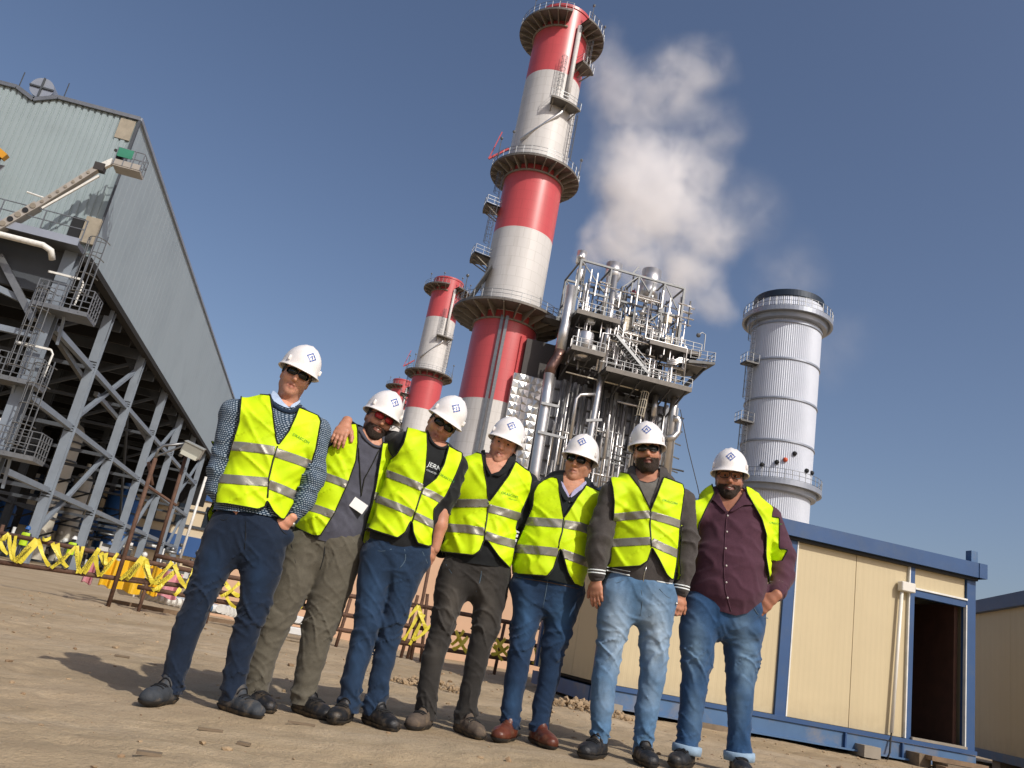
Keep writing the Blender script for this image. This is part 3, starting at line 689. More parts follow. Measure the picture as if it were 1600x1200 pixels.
    a = np.array([36.8, 87, 36.0]); q = MB().add([(36.6, 85, 35.9), (40.2, 85.5, 36.6), (40.2, 91, 36.6), (36.6, 91, 35.9), (36.6, 85, 35.5), (40.2, 85.5, 36.3), (40.2, 91, 36.3), (36.6, 91, 35.5)], [(0, 1, 2, 3), (7, 6, 5, 4), (0, 4, 5, 1), (1, 5, 6, 2), (2, 6, 7, 3), (3, 7, 4, 0)]).build('side_platform', MT['galv_dark'], T)
    railing([np.array([36.8, 85.1, 36.2]), np.array([40.1, 85.5, 36.7]), np.array([40.1, 91, 36.7])], 1.1, 1, .04).build('railing', MT['galv'], q)
    MB().bar((39.6, 86.5, 36.2), (37.2, 88.5, 32.5), .25).bar((39.8, 90, 36.2), (37.2, 90, 32.5), .25).build('knee_brace', MT['galv_dark'], q)
    for k in range(4): pipe([(H((1040 + 0, 975 + k * 14))[0]), H((1120, 985 + k * 14))[0], H((1150, 965 + k * 14))[0], H((1395, 1025 + k * 9))[0]], .1, -2.2, 'steel', 'pipe_bundle')
    # floodlight on the cantilever
    MB().tube([at(p, -.5) for p in H((1370, 900), (1385, 760), (1355, 740), (1330, 755))], .07, 6).ball(at(H((1322, 765))[0], -.5), .3, 8).build('lamp_post', MT['galv'], T)
    # top steel frame
    x0, x1, zt, zm = 22.1, 35.6, 45.5, 41.6; fr = 'frame_beam'
    def beam(p, q, w=.3, mk='frame_grey'): MB().bar(p, q, w).build(fr, MT[mk], T)
    for y in (86.6, 93.0):
        for z in (zt, zm): beam((x0, y, z), (x1, y, z), .24)
        for x in (x0, 26.0, 29.6, 33.0, x1): beam((x, y, 38.3 if x < 28 else 36.9), (x, y, zt), .26 if x in (x0, x1) else .18)
        for xa, xb in ((x0, 26.0), (29.6, 33.0), (33.0, x1)): beam((xa, y, zt), (xb, y, zm), .13)
        beam((26.0, y, zm), (29.6, y, zt), .13); beam((29.6, y, 38), (33, y, zm), .13)
    for x in (x0, 26.0, 29.6, 33.0, x1):
        for z in (zt, zm): beam((x, 86.6, z), (x, 93, z), .18)
    beam((28.6, 86.4, 33), (31.6, 86.4, 45.0), .25)
    beam(at(H((725, 225))[0], -1), at(H((790, 155))[0], -1), .2); beam(at(H((720, 375))[0], -1), at(H((745, 235))[0], -1), .16)
    # silencers, drums, vessels
    def vessel(p, prof, nm='silencer', mk='steel', dy=2.0):
        c = at(p, dy); MB().lathe([(r_, z_) for r_, z_ in prof], 28, tuple(c), caps=True).build(nm, MT[mk], T, True)
    vessel(H((280, 60))[0], [(.62, -1.0), (.62, .6)]); vessel(H((265, 225))[0], [(.25, -1.2), (.5, -.8), (.5, .5), (.3, .9)])
    vessel(H((568, 165))[0], [(.35, -2.6), (1.05, -1.2), (1.05, .5)]); vessel(H((900, 250))[0], [(.5, -2.4), (1.25, -1.6), (1.25, .9)]); vessel(H((880, 350))[0], [(.4, -1.9), (1.25, -1.3), (1.35, .4)])
    vessel(H((590, 460))[0], [(.5, -1.0), (.85, -.6), (.85, .7), (.4, 1.0)]); vessel(H((305, 850))[0], [(.95, -1.7), (.95, 1.3), (.85, 1.5)], 'flash_tank', 'steel', -2.0)
    for p, r_ in ((H((585, 650))[0], 1.15), (H((930, 775))[0], .95)):
        c = at(p, .5); m = MB(); m.tube([c + np.array([0, 0, 0]), c + np.array([0, .6, 0]), c + np.array([0, 8, 0])], [r_ * .75, r_, r_], 24); m.ball(c + np.array([0, .25, 0]), (r_ * .92, .55, r_ * .92), 18); m.build('steam_drum', MT['steel'], T, True)
    for i, k in enumerate(range(5)): c = at(H((695 - i * 6, 620 + i * 33))[0], -.8); MB().box(c, (.95, .5, .46)).build('insulation_box', MT['ptfe'], T)
    for p in ((360, 635), (365, 885), (1055, 815), (1045, 630)): MB().box(at(H(p)[0], -1.8), (.9, .7, .8)).build('instrument_box', MT['ptfe' if p[0] > 900 else 'louvre'], T)
    # stair flight between the two decks: each tread a piece
    sa, sb = at(H((590, 760))[0], -3.2), at(H((880, 1110))[0], -3.2)
    for o_ in (0, 1.0):
        MB().bar(sa + np.array([0, o_, 0]), sb + np.array([0, o_, 0]), .12, .34).build('stair_stringer', MT['galv'], T); e = np.array([.25, o_, 1.0]); MB().bar(sa + e, sb + e, .07).build('stair_rail', MT['galv'], T)
    for i in range(15): c = sa + (sb - sa) * (i + .5) / 15; MB().box(c + np.array([0, .5, .05]), (.42, .95, .06)).build('tread', MT['galv'], T)
    # ladder at the right of the face
    r1, c1 = caged_ladder(at(B((1120, 560))[0], -1.4), at(B((1190, 260))[0], -1.4), (0, -1, 0), .5, .05, .5, .5); r1.build('ladder', MT['galv'], T); c1.build('ladder_cage', MT['ptfe'], T)
    # clutter of small bore pipes between the decks
    rg = np.random.default_rng(4)
    for i in range(240):
        x = 22.4 + rg.random() * 14.4; z = (33.2 + rg.random() * 4.6) if i % 2 else (38.4 + rg.random() * 5.4); y = 85.6 + rg.random() * 4
        if i % 3: MB().tube([(x, y, z - .9 - rg.random()), (x, y, z + .8 + rg.random() * 1.2)], .06 + .06 * rg.random(), 6).build('small_pipe', MT['steel' if i % 4 else 'galv_dark'], T)
        else: MB().tube([(x, y, z), (min(x + 1.5 + rg.random() * 2.5, 37), y, z)], .06 + .07 * rg.random(), 6).build('small_pipe', MT['steel'], T)
    for i in range(34): x = 22.8 + rg.random() * 13; MB().ball((x, 86.2 + rg.random() * 2, 34.2 + rg.random() * 7), .22 + .2 * rg.random(), 8).build('valve', MT['steel' if i % 2 else 'galv_dark'], T, True)
    MB().ball(at(H((740, 385))[0], -.5), .38, 8).build('valve', M('red_valve', '8d2b3a', .5), T, True)
    MB().box((27, 86.7, 31.2), (9, .12, .12)).build('tread_edge', MT['ptfe'], T)
    # link bridge to the chimney platform
    q = MB().box((21.2, 90.2, 38.4), (3.4, 2.0, .35)).build('link_bridge', MT['galv_dark'], T); railing([np.array([19.6, 89.3, 38.6]), np.array([22.8, 89.3, 38.6])], 1.1, .9, .04).build('railing', MT['galv'], q)
    return T
boiler()
c_ = [gy(1063, 640, 88), gy(1075, 700, 86), gy(1090, 760, 84), gy(1098, 800, 82)]
o = MB().tube(c_ + [np.array([c_[-1][0] + .5, 80, .5])], .05, 5).build('hanging_cable', MT['cable']); place_mesh(o, (c_[-1][0], 80, .5)); tag(o, 'thin dark cable hanging from the boiler against the sky', 'cable')

# ------------------------------------------------------------------ steam plume
def steam():
    blobs = []
    for (x, y, r, am, ys) in ((915, 402, 22, 1.0, 97.5), (935, 385, 34, 1.0, 98), (990, 410, 46, .9, 98.5), (1050, 430, 46, .9, 100), (1110, 480, 36, .5, 101), (960, 370, 40, 1.0, 98), (1000, 345, 55, 1.1, 99), (985, 300, 58, 1.1, 99), (1050, 320, 66, 1.0, 100), (1090, 380, 62, .8, 101), (1085, 450, 50, .5, 101), (1030, 270, 66, .95, 100), (960, 270, 48, .7, 99), (1095, 280, 50, .55, 101),
                              (1000, 210, 62, .5, 100), (1040, 140, 62, .42, 101), (960, 150, 56, .42, 100), (1095, 110, 48, .34, 101), (945, 90, 44, .34, 100), (1110, 200, 50, .2, 102), (1170, 330, 60, .12, 102), (1230, 430, 60, .10, 103), (1300, 540, 60, .06, 104)):
        p = gy(x, y, ys); blobs.append((p, r * mpp(p), am))
    P = np.array([b[0] for b in blobs]); R = np.array([b[1] for b in blobs]); lo = (P - R[:, None] * 1.5).min(0); hi = (P + R[:, None] * 1.5).max(0); lo[1] = 95.6
    c = (lo + hi) / 2; o = MB().box(c, hi - lo).build('steam_plume', None, None); place_mesh(o, c); tag(o, kind='stuff')
    t = NT('steam'); t.t.nodes.remove(t.b); co = t.coord(); total = None
    wn = t.n('ShaderNodeTexNoise'); wn.inputs['Scale'].default_value = .13; wn.inputs['Detail'].default_value = 3; t.l(co, wn.inputs['Vector'])
    wo = t.n('ShaderNodeVectorMath', operation='MULTIPLY_ADD'); wo.inputs[1].default_value = (9, 5, 9); t.l(wn.outputs['Color'], wo.inputs[0])
    sb = t.n('ShaderNodeVectorMath', operation='ADD'); sb.inputs[1].default_value = (-4.5, -2.5, -4.5); t.l(co, sb.inputs[0]); t.l(sb.outputs[0], wo.inputs[2])
    for p, r, am in blobs:
        d = t.n('ShaderNodeVectorMath', operation='DISTANCE'); t.l(wo.outputs[0], d.inputs[0]); d.inputs[1].default_value = tuple(p - c)
        mr = t.n('ShaderNodeMapRange', interpolation_type='SMOOTHSTEP'); mr.inputs['From Min'].default_value = r * 1.3; mr.inputs['From Max'].default_value = 0.0; mr.inputs['To Max'].default_value = am; t.l(d.outputs['Value'], mr.inputs['Value'])
        total = mr.outputs[0] if total is None else t.math('ADD', total, mr.outputs[0])
    nz = t.noise(co, .22, 7, .62, .4); nn = t.math('MULTIPLY', t.math('MAXIMUM', t.math('SUBTRACT', nz, .33), 0.0), 3.2)
    den = t.math('MULTIPLY', t.math('MULTIPLY', total, nn), .46)
    pv = t.n('ShaderNodeVolumePrincipled'); pv.inputs['Color'].default_value = (.99, .985, .99, 1); pv.inputs['Anisotropy'].default_value = -.1; t.l(den, pv.inputs['Density']); t.l(pv.outputs[0], t.out.inputs['Volume'])
    t.m.cycles.volume_step_rate = 1.0 if hasattr(t.m, 'cycles') else 1.0
    o.data.materials.clear(); o.data.materials.append(t.m)
steam()
# ------------------------------------------------------------------ open-sided hall at the left
def hall():
    X0, X1, Y0, Y1, zb = -46.0, -15.13, 44.0, 112.0, 15.75
    T = thing('turbine_hall', 'huge grey green clad hall on open steel columns at the left', 'industrial hall', (X1, Y0, .1))
    top = lambda x: float(np.interp(x, [X0, -22.4, -21.5, -20.5, -19.4, X1], [24.1, 24.17, 24.2, 23.74, 24.27, 24.36]))
    # ribbed front: alternating proud and recessed strips
    xs = []; x = X0
    while x < X1 - .33: xs += [(x, 0), (x + .20, 0), (x + .235, .07), (x + .30, .07)]; x += .333
    xs.append((X1, 0)); mb = MB(); v = []
    for x, d in xs: v += [(x, Y0 + d, zb), (x, Y0 + d, top(x))]
    mb.add(v, [(2 * i, 2 * i + 2, 2 * i + 3, 2 * i + 1) for i in range(len(xs) - 1)]); mb.build('front_cladding', MT['hall_front'], T)
    mb = MB(); v = []; ys = np.arange(Y0 + .02, Y1, 1.0)
    for i, y in enumerate(ys):
        for dy, d in ((0, 0), (.9, 0), (.93, .008), (.97, .008)): v += [(X1 + d, y + dy, zb), (X1 + d, y + dy, 24.36)]
    mb.add(v, [(2 * i, 2 * i + 2, 2 * i + 3, 2 * i + 1) for i in range(len(v) // 2 - 1)]); mb.build('side_cladding', MT['hall_side'], T)
    MB().box(((X0 + X1) / 2, 78, 23.6), (X1 - X0 - .3, 67.6, .2)).build('roof', MT['hall_side'], T)
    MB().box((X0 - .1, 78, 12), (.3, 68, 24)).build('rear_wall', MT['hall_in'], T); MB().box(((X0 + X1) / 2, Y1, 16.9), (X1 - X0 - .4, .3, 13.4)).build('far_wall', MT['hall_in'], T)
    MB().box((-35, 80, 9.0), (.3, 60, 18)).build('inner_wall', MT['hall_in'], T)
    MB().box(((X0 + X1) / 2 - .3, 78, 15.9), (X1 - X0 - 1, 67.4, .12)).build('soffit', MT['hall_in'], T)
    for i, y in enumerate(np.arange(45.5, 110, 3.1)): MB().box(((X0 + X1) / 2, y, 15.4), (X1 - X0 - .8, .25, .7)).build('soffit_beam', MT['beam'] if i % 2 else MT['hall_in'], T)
    # trims
    tp = [(x, Y0 - .06, top(x) + .03) for x in (X0, -22.4, -21.5, -20.5, -19.4, X1 + .05)]
    for a, b in zip(tp[:-1], tp[1:]): MB().bar(a, b, .16, .22).build('roof_flashing', MT['galv'], T)
    MB().bar((X1 + .05, Y0, 24.42), (X1 + .05, Y1, 24.42), .16, .2).build('roof_flashing', MT['stack_band'], T)
    MB().bar((X1 + .04, Y0 - .04, zb), (X1 + .04, Y0 - .04, 21.3), .10).bar((X1 + .05, Y0 - .05, 21.4), (X1 + .05, Y0 - .05, 24.3), .14).build('corner_trim', MT['beam'], T)
    MB().bar((X1 - .1, Y0, zb - .12), (X1 - .1, Y1, zb - .12), .5, .35).build('edge_beam', MT['hall_in'], T); MB().bar((X1 + .06, Y0, zb - .02), (X1 + .06, Y1, zb - .02), .06, .09).build('drip_edge', MT['black'], T)
    MB().box((-15.65, Y0 - .025, 23.55), (.8, .03, 1.25)).build('rust_patch', MT['rust'], T)
    for px_, py_ in ((195, 190), (203, 192), (210, 195)): pass
    # columns in two rows, with splice bolts, struts and long braces
    ycol = [44.2, 51.9, 62.1, 72.4, 82.3, 92, 101.5]
    for row, xc in ((0, -15.55), (1, -24.0)):
        for j, y in enumerate(ycol):
            if row == 0 and j == 0: continue
            c = MB().box((xc, y, zb / 2), (.18, .5, zb)); c.box((xc, y - .25, zb / 2), (.5, .06, zb)).box((xc, y + .25, zb / 2), (.5, .06, zb))
            co_ = c.build('column', MT['column'] if row == 0 else MT['beam'], T)  # inner row gets a darker steel in place of shade
            if row == 0:
                for z in (4.0, 7.9, 11.9):
                    for k in (-.16, 0, .16): MB().box((xc + .02, y - .29, z + k), (.46, .02, .06)).build('splice_mark', MT['black'], co_)
                MB().add([(xc - 1.6, y, zb), (xc + .2, y, zb), (xc + .2, y, zb - 2.2)], [(0, 1, 2)]).add([(xc - 1.6, y + .1, zb), (xc + .2, y + .1, zb), (xc + .2, y + .1, zb - 2.2)], [(2, 1, 0)]).build('haunch', MT['beam'], co_)
        for ya, yb in zip(ycol[:-1], ycol[1:]):
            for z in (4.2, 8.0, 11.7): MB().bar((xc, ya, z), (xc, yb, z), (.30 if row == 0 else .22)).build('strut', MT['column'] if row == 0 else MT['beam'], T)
    for (ya, za, yb, zb2) in ((51.9, 8.2, 62.1, 14.4), (50.5, .3, 62.1, 8.2), (72.4, 8.2, 82.3, 14.4), (72.4, .3, 82.3, 8.2), (92, .3, 101.5, 8.2), (92, 8.2, 101.5, 14.4)): MB().bar((-15.75, ya, za), (-15.75, yb, zb2), .24).build('cross_brace', MT['column'], T)
    for px_ in (((70, 500), (138, 605)), ((150, 615), (193, 664)), ((202, 640), (232, 690))):
        MB().bar(gx(*px_[0], -15.9), gx(*px_[1], -15.9), .26).build('cross_brace', MT['galv'], T)
    for y in ycol[1:]:
        for z in (4.2, 8.0, 11.7): MB().bar((-15.5, y, z), (-24, y, z), .22).build('tie_beam', MT['beam'], T)
        MB().bar((-15.6, y, 15.2), (-24, y, 10.5), .22).build('tie_beam', MT['beam'], T)
    MB().tube([gx(206, 560, -18), gx(183, 870, -18)], .12, 6).build('down_pipe', MT['beam'], T)
    # ladder column at the near corner with landings and caged ladders
    cx_, cy_ = -15.75, 43.6
    c = MB().box((cx_, cy_, 8), (.22, .6, 16)).box((cx_, cy_ - .3, 8), (.62, .07, 16)).box((cx_, cy_ + .3, 8), (.62, .07, 16)).build('column', MT['column'], T)
    MB().bar((cx_, cy_, 12.2), (-24, cy_, 14.2), .3).bar((cx_, cy_, 8.2), (-22, cy_, 9.6), .3).build('strut', MT['column'], T)
    MB().bar(gy(0, 400, 43.4), gy(52, 500, 43.4), .34).build('corner_brace', MT['galv'], T); MB().bar(gy(0, 512, 43.6), gy(70, 528, 43.6), .3).build('strut', MT['column'], T); MB().bar(gy(0, 657, 43.4), gy(18, 661, 43.4), .22).build('strut', MT['white_trim'], T)
    for (px_, py_, w, d, s_) in ((100, 490, 2.6, 1.6, 1), (22, 597, 2.4, 1.5, -1), (15, 712, 2.6, 1.6, -1)):
        p = gy(px_, py_, 43.0); L = MB().box(p, (w, d, .22)).build('landing', MT['galv'], T); hw, hd_ = w / 2, d / 2
        railing([p + np.array(q) for q in ((-hw, hd_, 0), (-hw, -hd_, 0), (hw, -hd_, 0), (hw, hd_, 0))], 1.25, .42, .028, rails=(1, .75, .5, .25)).build('railing', MT['galv'], L)
        MB().bar(p + np.array([0, .2, -.1]), p + np.array([.5 * s_ * 0, .6, -1.5]), .12).build('bracket', MT['column'], L)
    for (a, b) in (((128, 470), (150, 392)), ((38, 585), (62, 470)), ((28, 705), (66, 590))):
        A, Bp = gy(*a, 42.75), gy(*b, 42.75); A[0] = Bp[0] = (A[0] + Bp[0]) / 2
        r1, c1 = caged_ladder(A, Bp + np.array([0, 0, .9]), (0, -1, 0), .5, .035, .2, .5); r1.build('ladder', MT['galv'], T); c1.build('ladder_cage', MT['galv'], T)
    for (px_, py_) in ((120, 438), (72, 548)):
        p = gy(px_, py_, 42.9); MB().bar(p + np.array([-1.4, 0, .1]), p + np.array([.2, 0, .1]), .1).tube([p + np.array([.2, 0, .1]), p + np.array([.35, 0, -.1]), p + np.array([.3, 0, -1.3])], .05, 6).build('swing_gate', MT['white_trim'], T)
    # gallery along the foot of the front wall
    g = MB().box((-31, 42.9, 15.72), (31.6, 1.7, .25)).build('gallery', MT['galv'], T)
    railing([np.array([x, 42.1, 15.85]) for x in (-46, -31, -15.1)], 1.15, 1.9, .03).build('railing', MT['galv'], g)
    MB().box((-31, 42.05, 15.75), (31.7, .06, .4)).build('toe_plate', MT['stack_band'], g)
    MB().tube([(-46, 41.95, 15.1), (-16.6, 41.95, 15.1), (-16.2, 42.0, 14.95), (-16.1, 42.3, 14.6)], .16, 8).build('gallery_pipe', MT['white_trim'], T, True)
    MB().box((-31, 43.8, 14.4), (30, .3, 2.4)).build('lintel_beam', MT['beam'], T)
    # small box on the wall foot
    dp = gy(142, 362, 43.9); MB().box(dp + np.array([0, -.05, 0]), (.75, .3, 1.5)).build('wall_hatch', MT['rust'], T); MB().box(dp + np.array([-.75, .03, -.1]), (.6, .1, 1.4)).build('hatch_opening', MT['black'], T)
    return T
hall()
fp = np.array([-20.6, 45.2, 23.75])
T = thing('roof_fan', 'round grey roof fan with a cross bar on the hall roof edge', 'roof fan', fp)
m = MB(); m.tube([fp + np.array([0, -.7, 1.15]), fp + np.array([0, .5, 1.15])], .62, 28); m.build('fan_drum', MT['stack_band'], T, False)
MB().bar(fp + np.array([-.62, -.74, 1.15]), fp + np.array([.62, -.74, 1.15]), .09).bar(fp + np.array([0, -.75, .55]), fp + np.array([0, -.75, 1.75]), .09).build('cross_bar', MT['beam'], T)
MB().box(fp + np.array([0, 0, .3]), (1.2, .9, .5)).build('fan_base', MT['beam'], T)
for (px_, py_, lb) in ((28, 125, 'thin lightning rod left of the roof fan'), (98, 142, 'thin lightning rod right of the roof fan')):
    p = gy(px_, py_ + 14, 44.4); o = MB().tube([p, p + np.array([0, 0, 1.1])], .03, 5).build('lightning_rod', MT['beam']); place_mesh(o, p); tag(o, lb, 'lightning rod', 'rods on the hall roof')

# boom lift reaching to the corner of the hall
Yb = 42.2; a, b, c, e = gy(-60, 392, Yb), gy(60, 322, Yb), gy(152, 264, Yb), gy(178, 252, Yb)
T = thing('boom_lift', 'grey boom lift arm reaching up to the hall corner with a work basket', 'boom lift', (a[0] - 14, Yb, .1))
base_ = np.array([a[0] - 14, Yb, 2.2])
MB().bar(base_, a + (b - a) * .3, .8, .9).build('lower_boom', MT['boom'], T); 
bo = MB().bar(a + (b - a) * .15, b, .36, .55, up=(0, 1, 0)).build('middle_boom', MT['boom'], T)
up_ = MB().bar(b - (c - b) * .1, c, .26, .36, up=(0, 1, 0)).build('upper_boom', MT['boom'], T)
for k in range(5): q = a + (b - a) * (.55 + .1 * k); MB().tube([q + np.array([0, -.32, 0]), q + np.array([0, -.2, 0])], .14, 12).build('lightening_hole', MT['black' if k % 2 else 'under'], bo)
for k in range(7): q = b + (c - b) * (.08 + .13 * k); MB().tube([q + np.array([0, -.22, 0]), q + np.array([0, -.14, 0])], .08, 10).build('lightening_hole', MT['under'], up_)
MB().bar(b + (c - b) * .1 + np.array([0, 0, -.35]), c + np.array([.2, 0, -.35]), .1).build('hydraulic_ram', MT['white_trim'], T); MB().tube([gy(42, 300, Yb), gy(68, 309, Yb)], .05, 6).build('side_rod', MT['white_trim'], T)
MB().bar(c, e, .26, .3).build('tip_joint', MT['white_trim'], T); MB().box(c + np.array([.1, 0, .1]), (.5, .4, .42)).build('knuckle', MT['clad_dark'], T)
kb = gy(200, 268, Yb); bk = MB().box(kb, (1.35, .9, .12)).box(kb + np.array([0, -.45, .16]), (1.35, .05, .3)).build('basket', MT['boom'], T)
railing([kb + np.array(q) for q in ((-.66, -.45, 0), (.66, -.45, 0), (.66, .45, 0), (-.66, .45, 0))], 1.0, .45, .03, True).build('guard_rail', MT['galv'], bk)
MB().box(kb + np.array([-.25, -.5, .72]), (.75, .04, .5)).build('tarp', MT['green'], bk); MB().bar(kb + np.array([-.9, -.2, .9]), kb + np.array([-.2, -.3, .75]), .12).box(kb + np.array([-.55, 0, .4]), (.3, .5, .5)).build('control_box', MT['clad_dark'], bk)
MB().box(base_ + np.array([0, 0, -.9]), (3.2, 2.4, 1.0)).build('chassis', MT['boom'], T)
for sx in (-1.2, 1.2):
    for sy in (-1.25, 1.25): q = base_ + np.array([sx, sy, -1.6]); MB().tube([q + np.array([0, -.2, 0]), q + np.array([0, .2, 0])], .5, 16).build('wheel', MT['black'], T)
p = gy(0, 238, 42.4); T = thing('yellow_crane_arm', 'short end of a yellow machine arm at the left edge by the hall wall', 'crane', (p[0] - 3.2, 42.4, 0.1))
MB().bar(p + np.array([-3, 0, 1.6]), p + np.array([.35, 0, -.22]), .34).build('arm', MT['yellow_m'], T); MB().bar(p + np.array([-3, 0, 1.6]), np.array([p[0] - 3.2, 42.4, .1]), .4).build('mast', MT['yellow_m'], T); MB().box(p + np.array([-.15, 0, -.45]), (.5, .3, .35)).build('knuckle', MT['clad_dark'], T)
MB().add([tuple(p + np.array(q)) for q in ((-.6, .5, -.5), (.25, .5, -.42), (-.25, .5, -1.9), (-.9, .5, -2.0))], [(0, 1, 2, 3)]).build('painted_shade_plate', MT['stack_band'], T)  # grey parallelogram sheet standing in for shading by the wall

# ------------------------------------------------------------------ control building and plant under the hall
cb = thing('control_building', 'low beige building with blue top and bottom bands far behind the columns', 'building', (-24, 120, .1))
MB().box((-22, 126, 9.2), (34, 12, 5.2)).build('wall', MT['bldg'], cb); MB().box((-22, 125.9, 13.2), (34.3, 12.3, 2.8)).build('roof_band', MT['bldg_blue'], cb); MB().box((-22, 125.9, 5.4), (34.3, 12.3, 2.6)).build('lower_band', MT['bldg_blue'], cb); MB().box((-22, 126, 2.0), (33, 11.5, 4.2)).build('plinth', MT['bldg'], cb)
for i, x in enumerate(np.arange(-37, -8, 3.6)): w = MB().box((x, 119.93, 9.6), (1.0, .2, 2.9)).build('window', MT['glass'], cb)
MB().box((-22, 119.9, 8.0), (34, .25, .35)).box((-22, 119.9, 10.2), (34, .25, .22)).build('cable_tray', MT['beam'], cb)
rg = np.random.default_rng(21)
def skid(label, x, y, w, h, n, mats, name='pipe_skid', cat='plant equipment', group='pipe skids under the hall'):
    T = thing(name, label, cat, (x, y, .1), group); MB().box((x, y, .25), (w, 2.2, .3)).build('base_frame', MT['beam'], T)
    for i in range(n):
        q = np.array([x + rg.uniform(-.48, .48) * w, y - 1 + rg.random() * 1.8, .5 + rg.random() * h]); k = rg.integers(0, 4); m_ = MT[mats[rg.integers(0, len(mats))]]
        if k == 0: MB().tube([q, q + np.array([rg.uniform(.6, 2), 0, 0])], .09 + .1 * rg.random(), 7).build('pipe', m_, T, True)
        elif k == 1: MB().tube([np.array([q[0], q[1], .3]), q], .07 + .08 * rg.random(), 7).build('pipe', m_, T, True)
        elif k == 2: MB().box(q, (.35 + .5 * rg.random(), .5, .3 + .5 * rg.random())).build('valve_box', m_, T)
        else: MB().ball(q, .16 + .2 * rg.random(), 8).build('valve', m_, T, True)
mats_ = ['louvre', 'galv', 'galv_dark', 'galv', 'beam', 'tank']
for i, (x, y, w, h, n) in enumerate(((-24, 70, 6, 2.6, 22), (-21.5, 84, 6, 3.2, 26), (-17.2, 95, 6, 3.6, 34), (-16.8, 80, 5, 2.6, 26), (-14.5, 104, 7, 4.4, 40), (-10.5, 100, 6, 4.2, 34), (-28, 60, 5, 2.4, 18))):
    skid(['low pipe skid in the dark under the hall near the second column', 'pipe skid between the third and fourth hall columns', 'dense pipe skid behind the light pole', 'pipe skid with bent pipes left of the light pole', 'tall dense pipe skid right of the light pole', 'tall pipe skid beside the tallest man\'s elbow', 'pipe skid deep under the hall at the far left'][i], x, y, w, h, n, mats_)
for i, (px_, py_, Y, r, h, mk, lb) in enumerate(((82, 770, 75, .9, 11, 'tank', 'tall off white vertical vessel inside the hall between the first columns'), (128, 760, 84, .8, 8, 'tank', 'second off white vessel inside the hall right of the tall one'), (200, 760, 100, 1.7, 8.5, 'unit_blue', 'blue cylindrical unit under the hall in front of the beige building'), (8, 800, 82, .8, 4.2, 'unit_blue', 'blue tank at the far left under the hall'))):
    p = gy(px_, py_, Y); T = thing('vessel', lb, 'vessel', (p[0], Y, .1), 'vessels under the hall')
    MB().lathe([(r, .3), (r, h), (r * .7, h + .5), (r * .25, h + .7), (r * .25, h + 1.6)], 20, (p[0], Y, 0)).build('shell', MT[mk], T, True)
    for z in np.arange(2, h, 1.6): MB().lathe([(r + .02, z), (r + .12, z), (r + .12, z + .15), (r + .02, z + .15)], 20, (p[0], Y, 0)).build('band', MT['beam'], T)
    for k in range(3): MB().bar((p[0] - 1.5, Y - r - .6, 1 + k * 2.2), (p[0] + 1.5, Y - r - .6, 2.6 + k * 2.2), .14).build('stair_stringer', MT['black'], T)

# ------------------------------------------------------------------ two distant workers behind the fence
def far_worker(px_, py_, Y, label, hat, seed):
    p = gy(px_, py_, Y); g = np.array([p[0], Y, float(ground_z(p[0], Y))]); T = thing('person', label, 'person', g, 'workers behind the fence'); h = 1.74
    q = lambda x, z, y=0: g + np.array([x, y, z])
    legs = [[Node(q(s * .1, .06), .06), Node(q(s * .1, .48), .07), Node(q(s * .09, .88), .09)] for s in (-1, 1)]; tor = [Node(q(0, .88), .16, .11), Node(q(0, 1.15), .16, .11), Node(q(0, 1.38), .19, .11), Node(q(0, 1.46), .1, .08)]
    arms = [[Node(q(s * .19, 1.40), .06), Node(q(s * .27, 1.12, .03), .05), Node(q(s * .25, .86, -.06), .04)] for s in (-1, 1)]; hd_ = [Node(q(0, 1.46), .055), Node(q(0, 1.62, -.01), .085, .1)]
    F = Field.around([tor, hd_] + legs + arms, .025, .05)
    for ch in [tor, hd_] + legs + arms: F.chain(ch, (1, 0, 0), .03)
    V, Q = F.mesh(); mesh_ob('body', V, tri(Q), M('work_clothes', '2b3038', .9), T, True)
    F = Field.around([tor], .025, .05); F.chain(tor, (1, 0, 0), .03); V, Q = F.mesh(.025); V, Tq = clip(V, tri(Q), np.minimum(V[:, 2] - g[2] - .85, g[2] + 1.47 - V[:, 2]))[:2]; mesh_ob('vest', V, Tq, MT['vest_far'], T, True)
    MB().lathe([(.001, .17), (.06, .16), (.11, .09), (.125, .0), (.15, -.01)], 16, tuple(q(0, 1.64, -.01))).build('hard_hat', MT[hat], T, True)
MT['vest_far'] = M('far_vest', 'a8c81a', .6)
far_worker(38, 843, 45, 'small distant worker with a blue helmet and yellow vest behind the fence', 'unit_blue', 1)
far_worker(113, 853, 47, 'small distant worker with a white helmet behind the fence', 'louvre', 2)

